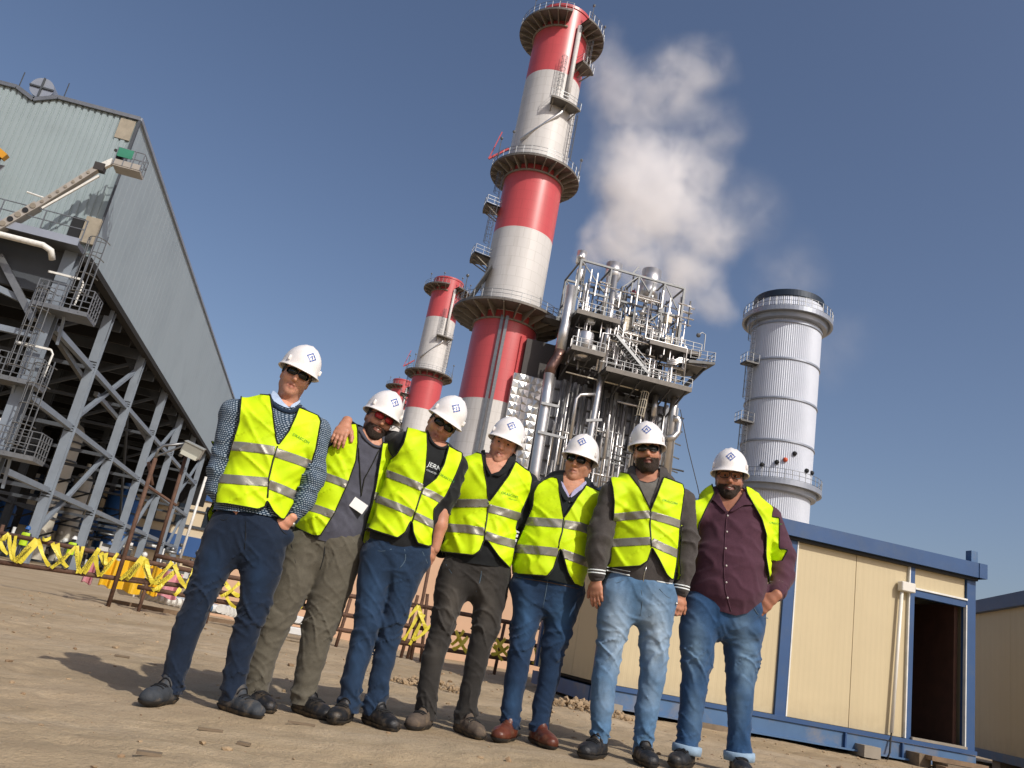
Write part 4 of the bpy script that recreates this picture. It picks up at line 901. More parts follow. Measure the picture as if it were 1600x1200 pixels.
# ------------------------------------------------------------------ taped fence of rusty pipes
FT_ = thing('pipe_fence', 'rusty pipe fence wound with yellow caution tape behind the men', 'fence', (-1.5, 13, ground_z(-1.5, 13)))
YF = 13.0
for a, b in (((-40, 825), (305, 893)), ((-40, 873), (235, 911)), ((190, 903), (312, 919)), ((215, 917), (320, 936)), ((300, 892), (420, 912)), ((300, 917), (420, 940)), ((320, 936), (420, 952)), ((420, 912), (660, 948)), ((640, 944), (870, 986)), ((420, 940), (640, 978)), ((610, 974), (870, 1014)), ((420, 965), (640, 1002)), ((600, 1000), (870, 1042)), ((243, 868), (318, 884)), ((286, 880), (322, 890))):
    MB().tube([gy(*a, YF), gy(*b, YF)], .033, 8).build('rail', MT['rusty'], FT_, True)
for (b, t_) in (((217, 952), (237, 888)), ((625, 1030), (653, 930)), ((636, 1027), (660, 938)), ((643, 1026), (675, 862)), ((661, 1021), (668, 928)), ((322, 972), (338, 905)), ((525, 1005), (548, 935)), ((770, 1062), (790, 968)), ((-20, 905), (5, 820))):
    A, Bp = gy(*b, YF), gy(*t_, YF); A[2] = float(ground_z(A[0], YF)) - .1; MB().tube([A, Bp], .026, 8).build('post', MT['rusty'], FT_, True)
c2 = crx(0, 690, .175); c3 = crx(120, 820, .14166); c1 = crx(600, 760, .25); c5 = crx(220, 820, .2834)
tapes = [c2(*q) for q in (((0, 880), (80, 818)), ((5, 885), (78, 1005)), ((85, 835), (118, 1062)), ((118, 1068), (320, 865)), ((140, 1080), (345, 880)), ((345, 870), (440, 1112)), ((468, 905), (605, 1122)), ((455, 1130), (680, 938)), ((690, 930), (712, 1172)), ((380, 862), (455, 858)))]
tapes += [c3(*q) for q in (((30, 535), (245, 258)), ((208, 290), (252, 568)), ((268, 305), (332, 450)), ((255, 565), (455, 312)), ((480, 605), (725, 352)), ((560, 590), (738, 358)), ((722, 370), (832, 645)), ((828, 645), (1055, 410)), ((850, 655), (1120, 480)), ((1078, 440), (1215, 700)), ((1205, 695), (1300, 485)), ((1070, 775), (1145, 700)), ((830, 720), (960, 640)))]
tapes += [c5(*q) for q in (((440, 395), (545, 320)), ((460, 310), (545, 395)), ((470, 390), (530, 460)), ((870, 465), (905, 410)))]
tapes += [c1(*q) for q in (((100, 860), (215, 745)), ((120, 960), (225, 780)), ((160, 990), (250, 800)), ((215, 745), (270, 900)), ((180, 960), (290, 870)), ((420, 990), (500, 900)), ((450, 900), (520, 1040)), ((430, 1020), (525, 940)), ((680, 1010), (760, 950)), ((700, 950), (790, 1075)), ((670, 1050), (780, 1000)), ((930, 1110), (985, 1010)), ((945, 1010), (980, 1125)), ((690, 985), (740, 1090)))]
rg = np.random.default_rng(3)
tapes += [[(a[0] + 5 + rg.random() * 6, a[1] + 1), (b[0] - 4 + rg.random() * 9, b[1] + 1)] for a, b in tapes[:24:2]]
for i, (a, b) in enumerate(tapes):
    A, Bp = gy(*a, YF - .035 - .012 * (i % 4)), gy(*b, YF - .035 - .012 * (i % 4)); d = Bp - A; L = np.linalg.norm(d); d /= L; s = np.cross(d, (0, 1.0, 0)); s /= np.linalg.norm(s); w = .027 + .010 * rg.random(); tw = rg.uniform(-.5, .5); n = 8; v = []
    for k in range(n + 1):
        f = k / n; an = tw * math.sin(f * 3.1) + .25 * math.sin(f * 7 + i); c = A + d * L * f + np.array([0, -.02 * math.sin(f * math.pi), -.03 * math.sin(f * math.pi)]); side = s * math.cos(an) + np.array([0, 1.0, 0]) * math.sin(an); ww = w * (1 - .35 * abs(math.sin(f * 5 + i))); v += [c - side * ww, c + side * ww]
    tp = MB().add(v, [(2 * k, 2 * k + 1, 2 * k + 3, 2 * k + 2) for k in range(n)]).build('tape_strip', MT['tape'], FT_); solidify(tp, .002, 0)
    if L > .38 and a[0] < 330 and i % 2 == 0 or i in (3, 7, 13, 15, 17):
        tv, tf = text_geo('CAUTION', .048); dd = d if d[0] > 0 else -d; ss = np.cross((0, -1.0, 0), dd); ss = ss if ss[2] > 0 else -ss; mid = A + (Bp - A) * .5 + np.array([0, -.075, -.03])
        mesh_ob('lettering', mid + tv[:, :1] * dd + tv[:, 1:2] * ss, tf, MT['tape_txt'], tp)

# floodlight pole and loose scaffold poles
pb = gy(170, 943, YF - .05); pb[2] = float(ground_z(pb[0], YF)) - .05; T = thing('floodlight_pole', 'bent rusty pipe pole with a grey floodlight head left of the tallest man', 'light pole', pb)
at_ = lambda x, y: gy(x, y, YF - .05)
MB().tube([pb, at_(243, 716)], .031, 10).build('pole', MT['rusty'], T, True); MB().tube([at_(243, 716), at_(247, 702), at_(256, 696), at_(292, 693)], .022, 8).build('arm', MT['galv'], T, True); MB().tube([at_(243, 713), at_(288, 696)], .014, 6).build('brace', MT['galv'], T)
fl = at_(301, 704); hx = np.array([.96, 0, -.25]); hz = np.array([.25, -.25, .93]); hz /= np.linalg.norm(hz); hy_ = np.cross(hz, hx)
hb = MB().box(fl, (.30, .16, .17), R=np.stack([hx, hy_, hz], 1)).build('lamp_head', MT['lamp'], T); bv = hb.modifiers.new('b', 'BEVEL'); bv.width = .015; bv.segments = 2
MB().box(fl + hz * -.075 - hy_ * .03, (.25, .13, .06), R=np.stack([hx, hy_, hz], 1)).build('lamp_glass', MT['lamp_glass'], T); MB().box(fl + hz * .09, (.31, .18, .012), R=np.stack([hx, hy_, hz], 1)).build('lamp_cover', MT['lamp'], T); MB().box(fl + hz * -.13 - hx * .12, (.05, .05, .06), R=np.stack([hx, hy_, hz], 1)).build('lamp_clamp', MT['galv'], T)
for (b, t_, r, mk, lb) in (((240, 880), (291, 712), .028, 'rusty', 'upright rusty scaffold pole standing right behind the floodlight pole'), ((277, 886), (322, 745), .02, 'pole_white', 'thin pale upright pole beside the tallest man\'s elbow'), ((228, 758), (276, 790), .022, 'rusty', 'short rusty pipe clamped diagonally across the floodlight pole'), ((232, 722), (238, 758), .026, 'rusty', 'short rusty pipe stub lashed to the floodlight pole')):
    A, Bp = gy(*b, YF + .15), gy(*t_, YF + .15); o = MB().tube([A, Bp], r, 8).build('scaffold_pole', MT[mk], None, True); place_mesh(o, A); tag(o, lb, 'scaffold pole', 'loose scaffold poles by the fence')

# blue and white painted bollards lying in a row behind the fence
bl = ['first', 'second', 'third', 'fourth', 'fifth', 'sixth', 'seventh', 'eighth', 'ninth', 'tenth', 'eleventh', 'twelfth']
def lying(px_, py_, L, ang, label):
    p = gy(px_, py_, 14.2); p[2] = max(p[2], .17); T = thing('painted_post', label, 'painted post', (p[0], p[1], .08), 'blue and white posts lying on the ground'); d = np.array([math.sin(ang), math.cos(ang), 0]); segs = 4
    for k in range(segs): MB().tube([p + d * L * k / segs, p + d * L * (k + 1) / segs], .068, 14).build('painted_band', MT['pole_white' if k % 2 == 0 else 'pole_blue'], T, False)
xs_ = [(190, 922), (197, 923), (204, 924.5), (212, 926), (220, 929), (229, 931), (238, 933), (247, 935), (256, 937), (265, 939), (274, 941), (283, 943)]
for i, (x, y) in enumerate(xs_): lying(x, y, 1.1, .05 if i < 4 else .75 + .05 * (i % 3), '%s blue and white post from the left in the row lying behind the fence' % bl[i])
for i, (x, y) in enumerate(((344, 951), (350, 953), (356, 955), (362, 957), (368, 959))): lying(x, y, 1.0, .1 + .1 * i, '%s blue and white post of the short row seen between the tallest man\'s legs' % bl[i])
MB_t = MB().box((-1.9, 14.25, .10), (1.9, .12, .06)).build('timber_bearer', MT['timber']); place_mesh(MB_t, (-1.9, 14.25, .08)); tag(MB_t, 'long timber bearer under the lying blue and white posts', 'timber')

# yellow and pink boards leaning behind the fence
def board(p0, p1, z0, z1, mk, label, wave=.05):
    n = 14; v = []
    for i in range(n + 1):
        f = i / n; x = p0[0] + (p1[0] - p0[0]) * f
        for z in (z0, z1): v.append((x, 13.9 + wave * math.sin(f * 9 + p0[0] * 5) + .1 * (z - z0), z + .02 * math.sin(f * 6)))
    o = MB().add(v, [(2 * i, 2 * i + 2, 2 * i + 3, 2 * i + 1) for i in range(n)]).build('hoarding_sheet', MT[mk]); solidify(o, .02, 0); place_mesh(o, (p0[0], 13.9, z0)); tag(o, label, 'hoarding sheet', 'coloured sheets behind the fence')
q = lambda x, y: gy(x, y, 13.9)
board(q(165, 880), q(187, 885), .3, .72, 'ygel', 'narrow yellow sheet left of the floodlight pole'); board(q(188, 880), q(228, 890), .28, .74, 'ygel', 'widest yellow sheet right of the floodlight pole'); board(q(236, 880), q(256, 890), .3, .72, 'ygel', 'yellow sheet beside the pink one near the tallest man'); board(q(258, 880), q(288, 890), .3, .68, 'pink', 'larger pink sheet next to the tallest man\'s leg'); board(q(136, 880), q(152, 885), .3, .6, 'pink', 'small pink sheet left of the yellow sheets')
for i, (x, y) in enumerate(((458, 967), (457, 985))):
    p = gy(x, y, 12.2); p[2] = max(p[2], .1); o = MB().box(p, (.36, .3, .10)).build('kerb_block', MT['louvre']); bv = o.modifiers.new('b', 'BEVEL'); bv.width = .012; place_mesh(o, p - np.array([0, 0, .05])); tag(o, ('upper white kerb block seen between the bearded man\'s legs', 'lower white kerb block seen between the bearded man\'s legs')[i], 'kerb block', 'white kerb blocks')

# ------------------------------------------------------------------ pink beige block with louvred units behind the middle men
T = thing('plinth_wall', 'plain pink beige plastered block behind the legs of the middle men', 'wall', (2.6, 17, .07))
MB().box((2.35, 19.0, 1.15), (8.4, 4, 2.2)).build('wall', MT['plaster'], T); MB().box((2.35, 18.95, 2.33), (8.5, 4.1, .14)).build('coping', MT['conc'], T)
for i, x in enumerate((2.55, 4.1)):
    T = thing('louvred_unit', ('louvred cooling unit glimpsed between the third and fourth men', 'louvred cooling unit glimpsed between the fourth and fifth men')[i], 'cooling unit', (x, 17.6, 2.4), 'louvred units on the block'); MB().box((x, 17.9, 2.52), (1.3, 1.2, .24)).build('base_frame', MT['galv_dark'], T); MB().box((x, 18.0, 2.9), (1.2, 1.0, .6)).build('casing', MT['clad_dark'], T)
    for k in range(5): MB().box((x, 17.42, 2.68 + k * .10), (1.2, .10, .06)).build('slat', MT['louvre'], T)
    for k in range(6): MB().tube([(x - .5 + k * .18, 17.6, 3.2), (x - .4 + k * .18, 17.6, 3.45)], .05, 6).build('pipe', MT['steel'], T, True)

# ------------------------------------------------------------------ portable cabins
def cabin():
    Yc, xl, xr, zf, zt = 9.3, 3.33, 8.36, .33, 2.45; D = 2.6
    T = thing('portable_cabin', 'cream portable cabin with blue steel frame and an open dark doorway', 'cabin', (xl, Yc, .05)); p_ = .05
    # panels (front), each its own sheet with an open joint
    for a, b in ((xl + .1, 5.60), (5.76, 6.605), (6.61, 7.375)): 
        o = MB().box(((a + b) / 2, Yc + .06, (zf + zt) / 2), (b - a - .004, .05, zt - zf)).build('wall_panel', MT['cream'], T)
    MB().box((7.83, Yc + .06, 2.30), (.78, .05, .30)).build('wall_panel', MT['cream'], T)
    for k in range(3): MB().box((xl + .06, Yc + .13 + .42 + k * .82, (zf + zt) / 2), (.05, .81, zt - zf)).build('wall_panel', MT['cream'], T)
    MB().box(((xl + xr) / 2, Yc + D - .05, (zf + zt) / 2), (xr - xl - .1, .05, zt - zf)).build('wall_panel', MT['cream'], T); MB().box((xr - .05, Yc + D / 2, (zf + zt) / 2), (.05, D - .2, zt - zf)).build('wall_panel', MT['cream'], T)
    for a, b in ((xl, xl + .1), (5.60, 5.74), (7.38, 7.445), (8.23, xr)): MB().box(((a + b) / 2, Yc + .05, (zf + zt) / 2), (b - a, .1, zt - zf + .02)).build('post', MT['blue'], T)
    for x in (xl + .05, xr - .05): MB().box((x, Yc + D - .05, (zf + zt) / 2), (.1, .1, zt - zf)).build('post', MT['blue'], T)
    for a, b, z0, z1, w in ((5.742, 5.758, zf, zt, 0),): MB().box(((a + b) / 2, Yc + .02, (z0 + z1) / 2), (b - a, .05, z1 - z0)).build('trim_strip', MT['white_trim'], T)
    MB().box((7.368, Yc + .02, (zf + zt) / 2), (.016, .05, zt - zf)).build('trim_strip', MT['white_trim'], T); MB().box((7.84, Yc + .012, 2.143), (.78, .05, .022)).build('trim_strip', MT['white_trim'], T); MB().box((8.222, Yc + .02, 1.2), (.014, .05, 1.75)).build('trim_strip', MT['white_trim'], T)
    MB().box((7.84, Yc + .05, 2.09), (.785, .09, .09)).build('door_lintel', MT['blue'], T)
    # roof: fascia, drip and top sheet
    MB().box(((xl + xr) / 2, Yc - .03, zt + .09), (xr - xl + .16, .12, .19)).build('fascia', MT['blue'], T); MB().box((xl - .03, Yc + D / 2, zt + .09), (.12, D + .2, .19)).build('fascia', MT['blue'], T); MB().box((xr + .03, Yc + D / 2, zt + .09), (.12, D + .2, .19)).build('fascia', MT['blue'], T); MB().box(((xl + xr) / 2, Yc + D / 2, zt + .16), (xr - xl, D, .05)).build('roof', MT['blue'], T)
    MB().box(((xl + xr) / 2, Yc + .0, zt - .02), (xr - xl, .08, .05)).build('head_rail', MT['black'], T); MB().box((xr - .02, Yc + .05, zt + .26), (.1, .1, .18)).build('lifting_lug', MT['blue_pale'], T)
    # base frame, skids, bearers
    MB().box(((xl + xr) / 2, Yc + .02, zf - .03), (xr - xl, .12, .05)).build('floor_rail', MT['blue'], T); MB().box(((xl + xr) / 2, Yc + .03, zf - .145), (xr - xl, .10, .17)).build('skid_beam', MT['blue_pale'], T); MB().box(((xl + xr) / 2, Yc + .0, zf - .235), (xr - xl, .16, .02)).build('skid_flange', MT['blue_pale'], T); MB().box((xl + .04, Yc + D / 2, zf - .145), (.1, D - .2, .17)).build('skid_beam', MT['blue_pale'], T); MB().box(((xl + xr) / 2, Yc + D - .05, zf - .145), (xr - xl, .10, .17)).build('skid_beam', MT['blue_pale'], T)
    for x in (6.52, 7.3): MB().box((x, Yc + .0, zf - .145), (.02, .12, .17)).build('skid_stiffener', MT['blue'], T)
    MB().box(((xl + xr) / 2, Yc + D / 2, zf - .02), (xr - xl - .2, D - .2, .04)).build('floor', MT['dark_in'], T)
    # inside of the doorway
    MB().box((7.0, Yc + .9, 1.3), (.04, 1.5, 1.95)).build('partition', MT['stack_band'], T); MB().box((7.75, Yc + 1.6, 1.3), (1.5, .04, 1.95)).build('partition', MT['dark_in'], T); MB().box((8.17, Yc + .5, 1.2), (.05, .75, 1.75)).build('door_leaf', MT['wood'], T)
    MB().box((7.83, Yc + .03, zf + .012), (.78, .14, .03)).build('door_sill', MT['conc'], T)
    # conduit and junction box
    MB().tube([(7.16, Yc - .02, .36), (7.24, Yc - .02, 2.06)], .022, 8).build('conduit', MT['pvc'], T, True); b = MB().box((7.30, Yc - .03, 2.13), (.20, .10, .12)).build('junction_box', MT['pvc'], T); bv = b.modifiers.new('b', 'BEVEL'); bv.width = .01
    MB().tube([(7.16, Yc - .02, .36), (7.13, Yc - .05, .28), (7.10, Yc - .08, .14), (7.05, Yc - .1, .04), (7.2, Yc - .14, .03)], .011, 6).build('cable_tail', MT['cable'], T, True)
    return T
cabin()
for i, (x, y, w, d, h, mk, lb) in enumerate(((6.78, 9.25, .22, .3, .13, 'conc', 'small concrete block under the middle of the cabin skid'), (7.45, 9.2, .16, .3, .15, 'tan_dark', 'dark block under the cabin skid left of the door'), (3.5, 9.3, .3, .3, .09, 'conc', 'concrete block under the left corner of the cabin'), (8.1, 9.3, .3, .3, .09, 'conc', 'concrete block under the right corner of the cabin'), (4.75, 9.2, .4, .25, .06, 'tan_dark', 'dark flat block under the cabin skid behind the right end man'))):
    z = float(ground_z(x, y)); o = MB().box((x, y, z + h / 2), (w, d, h)).build('support_block', MT[mk]); place_mesh(o, (x, y, z)); tag(o, lb, 'block', 'blocks under the cabin')
for i, (x, y, w, d, z, lb) in enumerate(((7.82, 8.98, .75, .14, .15, 'upper timber step plank below the cabin doorway'), (7.85, 8.78, .8, .16, .07, 'lower timber step plank below the cabin doorway'))):
    o = MB().box((x, y, z + .02), (w, d, .05), rz=-.04).build('step_plank', MT['timber']); place_mesh(o, (x, y, z)); tag(o, lb, 'plank', 'planks by the cabin door')
o = MB().box((7.82, 8.95, .09), (.5, .25, .1)).build('step_block', MT['tan_dark']); place_mesh(o, (7.82, 8.95, .04)); tag(o, 'dark block carrying the timber steps at the cabin door', 'block')
n_, f_ = np.array([9.35, 8.58]), np.array([11.6, 14.02]); d = (f_ - n_); L = np.linalg.norm(d); d /= L; ang = math.atan2(d[1], d[0]); nl = np.array([-d[1], d[0]]); R2 = np.array([[d[0], -d[1], 0], [d[1], d[0], 0], [0, 0, 1]])
T = thing('portable_cabin', 'second cream cabin in shade cut off by the right edge of the photo', 'cabin', (n_[0], n_[1], .05))
def lb_(u, v, z, s, nm, mk): p = n_ + d * u - nl * v; MB().box((p[0], p[1], z), s, R=R2).build(nm, MT[mk], T)
for k in range(5): lb_(L / 5 * (k + .5), .05, 1.36, (L / 5 - .006, .05, 2.1), 'wall_panel', 'cream')
lb_(L / 2, 1.3, 2.52, (L, 2.6, .05), 'roof', 'blue'); lb_(L / 2, 0, 2.5, (L + .1, .12, .2), 'fascia', 'blue'); lb_(L / 2, .03, .26, (L, .1, .12), 'skid_beam', 'blue_pale'); lb_(L / 2, 2.55, 1.36, (L, .05, 2.1), 'wall_panel', 'cream'); lb_(.03, 1.3, 1.36, (.05, 2.5, 2.1), 'wall_panel', 'cream'); lb_(L - .03, 1.3, 1.36, (.05, 2.5, 2.1), 'wall_panel', 'cream'); lb_(L / 2, 1.3, .3, (L, 2.5, .05), 'floor', 'dark_in')
for u in (.05, L - .05):
    lb_(u, .05, 1.36, (.1, .11, 2.12), 'post', 'blue')
for u in (.5, L / 2, L - .5): p = n_ + d * u - nl * .2; o = MB().box((p[0], p[1], .14), (.3, .3, .14), R=R2).build('support_block', MT['conc']); place_mesh(o, (p[0], p[1], .06)); tag(o, {.5: 'nearest concrete block under the second cabin', L / 2: 'middle concrete block under the second cabin'}.get(u, 'farthest concrete block under the second cabin'), 'block', 'blocks under the second cabin')
# ------------------------------------------------------------------ people
def mat_cloth(name, col, var=.16, scale=30, bump=.25, rough=.85, fade=None, bscale=260):
    t = NT(name); c = np.array(lin(col)); co = t.coord()
    nz = t.noise(co, scale, 5, .65)
    base = t.ramp(nz, [(.25, tuple(c * (1 - var))), (.75, tuple(np.minimum(c * (1 + var), 1)))])
    if fade is not None:
        at = t.n('ShaderNodeAttribute', attribute_name='fade')
        m = t.math('MULTIPLY', at.outputs['Fac'], t.ramp(t.noise(co, 14, 4), [(.3, .55), (.7, 1.0)]))
        base = t.mix(m, base, lin(fade))
    t.set(base, rough); t.b.inputs['Specular IOR Level'].default_value = .25
    t.b.inputs['Sheen Weight'].default_value = .12
    if bump: t.bump(t.noise(co, bscale, 2), bump, .004)
    return t.m
def mat_skin(name, col, lips, stubble):
    t = NT(name); c = np.array(lin(col)); co = t.coord()
    base = t.ramp(t.noise(co, 28, 5), [(.3, tuple(c * .86)), (.7, tuple(c * 1.1))])
    a = t.n('ShaderNodeAttribute', attribute_name='lips'); b = t.n('ShaderNodeAttribute', attribute_name='stubble')
    base = t.mix(t.math('MULTIPLY', b.outputs['Fac'], t.ramp(t.noise(co, 900, 2), [(.35, .5), (.6, 1.0)])), base, lin(stubble))
    base = t.mix(a.outputs['Fac'], base, lin(lips))
    t.set(base, .48); t.b.inputs['Subsurface Weight'].default_value = .08; t.b.inputs['Subsurface Scale'].default_value = .01
    t.b.inputs['Specular IOR Level'].default_value = .35
    t.bump(t.noise(co, 500, 2), .1, .002); return t.m
def mat_sweater():
    t = NT('patterned_knit'); co = t.coord(scale=(1, 1, 1)); sx = t.n('ShaderNodeSeparateXYZ'); t.l(co, sx.inputs[0])
    u = t.math('ADD', sx.outputs[0], t.math('MULTIPLY', sx.outputs[1], t.math('SIGN', t.math('SUBTRACT', sx.outputs[0], .1)))); cb = t.n('ShaderNodeCombineXYZ')
    t.l(u, cb.inputs[0]); t.l(sx.outputs[2], cb.inputs[1])
    br = t.n('ShaderNodeTexBrick'); t.l(cb.outputs[0], br.inputs[0])
    for k, v in (('Scale', 1.0), ('Mortar Size', .0036), ('Mortar Smooth', .4), ('Brick Width', .0140), ('Row Height', .0105), ('Bias', 0.0)): br.inputs[k].default_value = v
    br.inputs['Color1'].default_value = (*lin('a9b6c2'), 1); br.inputs['Color2'].default_value = (*lin('8798a8'), 1); br.inputs['Mortar'].default_value = (*lin('1d3448'), 1)
    t.set(br.outputs[0], .9); t.bump(br.outputs['Fac'], .3, .004); return t.m

HIVIS = None
def people_mats():
    m = {}
    t = NT('hi_vis_fabric'); co = t.coord()
    base = t.ramp(t.noise(co, 9, 4), [(.3, (.60, .84, .003)), (.7, (.72, .97, .006))])
    base = t.mix(t.ramp(t.noise(t.coord(scale=(1, 1, 1.6)), 5.5, 6, .7, .5), [(.56, 0.0), (.82, .35)]), base, (.42, .52, .03))
    t.set(base, .62); t.b.inputs['Specular IOR Level'].default_value = .3
    wv = t.noise(co, 420, 2); t.bump(wv, .12, .003)
    tr = t.n('ShaderNodeBsdfTranslucent'); tr.inputs[0].default_value = (.6, .85, .01, 1); ms = t.n('ShaderNodeMixShader'); ms.inputs[0].default_value = .12
    t.l(t.b.outputs[0], ms.inputs[1]); t.l(tr.outputs[0], ms.inputs[2]); t.l(ms.outputs[0], t.out.inputs[0])
    m['vest'] = t.m
    m['stripe'] = M('reflective_tape', '8d8a80', .38, .35, .1, 40, .15, 300)
    m['trim'] = mat_cloth('black_trim', '1c1d14', bump=0)
    m['hat'] = M('hard_hat_shell', 'ece8e5', .3, 0, .03, 5, dirt='cfc6ba', dirt_amt=.35, dirt_scale=14)
    m['emblem'] = M('emblem_blue', '3a5fa8', .45, 0, .05)
    m['letter_green'] = M('print_green', '2f8a2a', .7, 0, .05)
    m['letter_white'] = M('print_white', 'dfe6e6', .7, 0, .05)
    m['dark_lens'] = M('dark_lens', '07090a', .08, 0, .05, spec=.6)
    m['red_lens'] = M('red_mirror_lens', 'b8343a', .15, .25, .1, 20)
    t = NT('clear_lens'); t.set((1, 1, 1), .02); t.b.inputs['Transmission Weight'].default_value = 1; t.b.inputs['IOR'].default_value = 1.05; m['clear_lens'] = t.m
    m['frame'] = M('spectacle_frame', '15120f', .3, 0, .05)
    m['hair'] = M('dark_hair', '120d0a', .6, 0, .3, 90, .6, 240)
    m['beard'] = M('dark_beard', '33261e', .9, 0, .55, 230, .8, 420)
    t = NT('dark_beard'); co = t.coord(); at = t.n('ShaderNodeAttribute', attribute_name='edge')
    n_ = t.noise(t.coord(scale=(1, 1, .35)), 420, 3, .7); col = t.ramp(n_, [(.3, lin('17100c')), (.7, lin('463529'))]); t.set(col, .85)
    k_ = t.math('ADD', t.math('MULTIPLY', at.outputs['Fac'], 75.0), t.math('MULTIPLY', t.math('SUBTRACT', n_, .5), 2.6)); al = t.ramp(k_, [(.12, 0.0), (.42, 1.0)])
    t.l(al, t.b.inputs['Alpha']); t.bump(n_, .8, .01); m['beard'] = t.m
    m['hair_brown'] = M('brown_hair', '3d291b', .6, 0, .3, 90, .6, 240)
    m['sole'] = M('rubber_sole', '2a2826', .8, 0, .2, 30, dirt='8a7556', dirt_amt=.6, dirt_scale=18)
    m['shoe_grey'] = M('grey_nubuck', '34393f', .75, 0, .2, 30, .3, 120, dirt='857358', dirt_amt=.5, dirt_scale=14)
    m['shoe_black'] = M('black_leather', '1b1c1f', .5, 0, .2, 30, .3, 100, dirt='7d6c54', dirt_amt=.5, dirt_scale=14)
    m['shoe_taupe'] = M('dusty_suede', '54493f', .85, 0, .2, 30, .3, 120, dirt='8d7a5e', dirt_amt=.6, dirt_scale=14)
    m['shoe_brown'] = M('brown_leather', '5c2f20', .38, 0, .2, 20, .2, 90, dirt='7d6650', dirt_amt=.3, dirt_scale=14)
    m['lace'] = M('shoe_lace', '101114', .8)
    m['metal'] = M('small_steel', 'c9c9c6', .25, 1.0, .05)
    m['strap'] = M('watch_strap', '1d1613', .5)
    m['card'] = M('badge_card', 'ececec', .4, 0, .04)
    m['teeth'] = M('teeth', 'e4dccb', .35, 0, .03)
    m['eye'] = M('eye_dark', '0e0a08', .15); m['eyewhite'] = M('shaded_eye_white', '8d8078', .3)  # eye whites darkened to paint in the shade of the sockets
    m['belt'] = M('belt_leather', '3a2a20', .5, 0, .15, 30)
    m['button'] = M('shirt_button', 'b9b3b0', .4)
    m['zip'] = M('zip_teeth', '23241c', .5)
    return m

def drape(px, V, N, lift=.002, k=5):
    """carry photo-traced points onto the camera-facing side of a garment"""
    px = np.asarray(px, float); pv = to_px(V); vd = V - CAM; vd /= np.linalg.norm(vd, axis=1, keepdims=True)
    fr = (N * vd).sum(1) < -.05; pv, Vf, Nf = pv[fr], V[fr], N[fr]; dep = (Vf - CAM) @ C_F
    out = []
    for q in px:
        d = np.hypot(pv[:, 0] - q[0], pv[:, 1] - q[1]); j = np.argsort(d)[:k * 3]
        dm = dep[j].min(); j = j[dep[j] < dm + .07][:k]
        w = 1 / (d[j] + .3); w /= w.sum(); p = (Vf[j] * w[:, None]).sum(0); n = (Nf[j] * w[:, None]).sum(0)
        r = ray(*q); p = CAM + r * (((p - CAM) @ C_F) / (r @ C_F)); out.append(p + n / np.linalg.norm(n) * lift)
    return np.array(out)
def islands(T, least=10):
    n = T.max() + 1; lab = np.arange(n)
    while True:
        m_ = lab[T].min(1); new = lab.copy()
        for i in range(3): np.minimum.at(new, T[:, i], m_)
        new = new[new]
        if (new == lab).all(): break
        lab = new
    l = lab[T[:, 0]]; return [T[l == k] for k in np.unique(l) if (l == k).sum() >= least]
def compact(V, T):
    u = np.unique(T); mp = np.full(len(V), -1, np.int64); mp[u] = np.arange(len(u)); return V[u], mp[T]
def band_sd(Q, pl, hw):
    pl = np.asarray(pl, float); S_ = hw - line_d(Q, pl)
    for a, b in ((pl[0], pl[1]), (pl[-1], pl[-2])):
        e = (b - a) / np.linalg.norm(b - a); w = (Q - a) @ e; S_ = np.where(np.hypot(*(Q - a).T) < hw * 1.6, np.minimum(S_, w), S_)
    return S_
def resample(pl, step):
    pl = np.asarray(pl, float); out = [pl[0]]
    for a, b in zip(pl[:-1], pl[1:]):
        n = max(1, int(np.hypot(*(b - a)) / step)); out += [a + (b - a) * (i + 1) / n for i in range(n)]
    return np.array(out)
def curve_pts(pl, n=4):
    """Catmull-Rom through 2-D points"""
    p = np.asarray(pl, float); p = np.concatenate([[2 * p[0] - p[1]], p, [2 * p[-1] - p[-2]]]); out = []
    for i in range(1, len(p) - 2):
        for j in range(n):
            t = j / n; a, b, c, d = p[i - 1], p[i], p[i + 1], p[i + 2]
            out.append(.5 * ((2 * b) + (c - a) * t + (2 * a - 5 * b + 4 * c - d) * t * t + (3 * b - a - 3 * c + d) * t ** 3))
    out.append(p[-2]); return np.array(out)

def smooth3(P, it=3):
    P = np.array(P)
    for _ in range(it): P[1:-1] = .5 * P[1:-1] + .25 * (P[:-2] + P[2:])
    return P

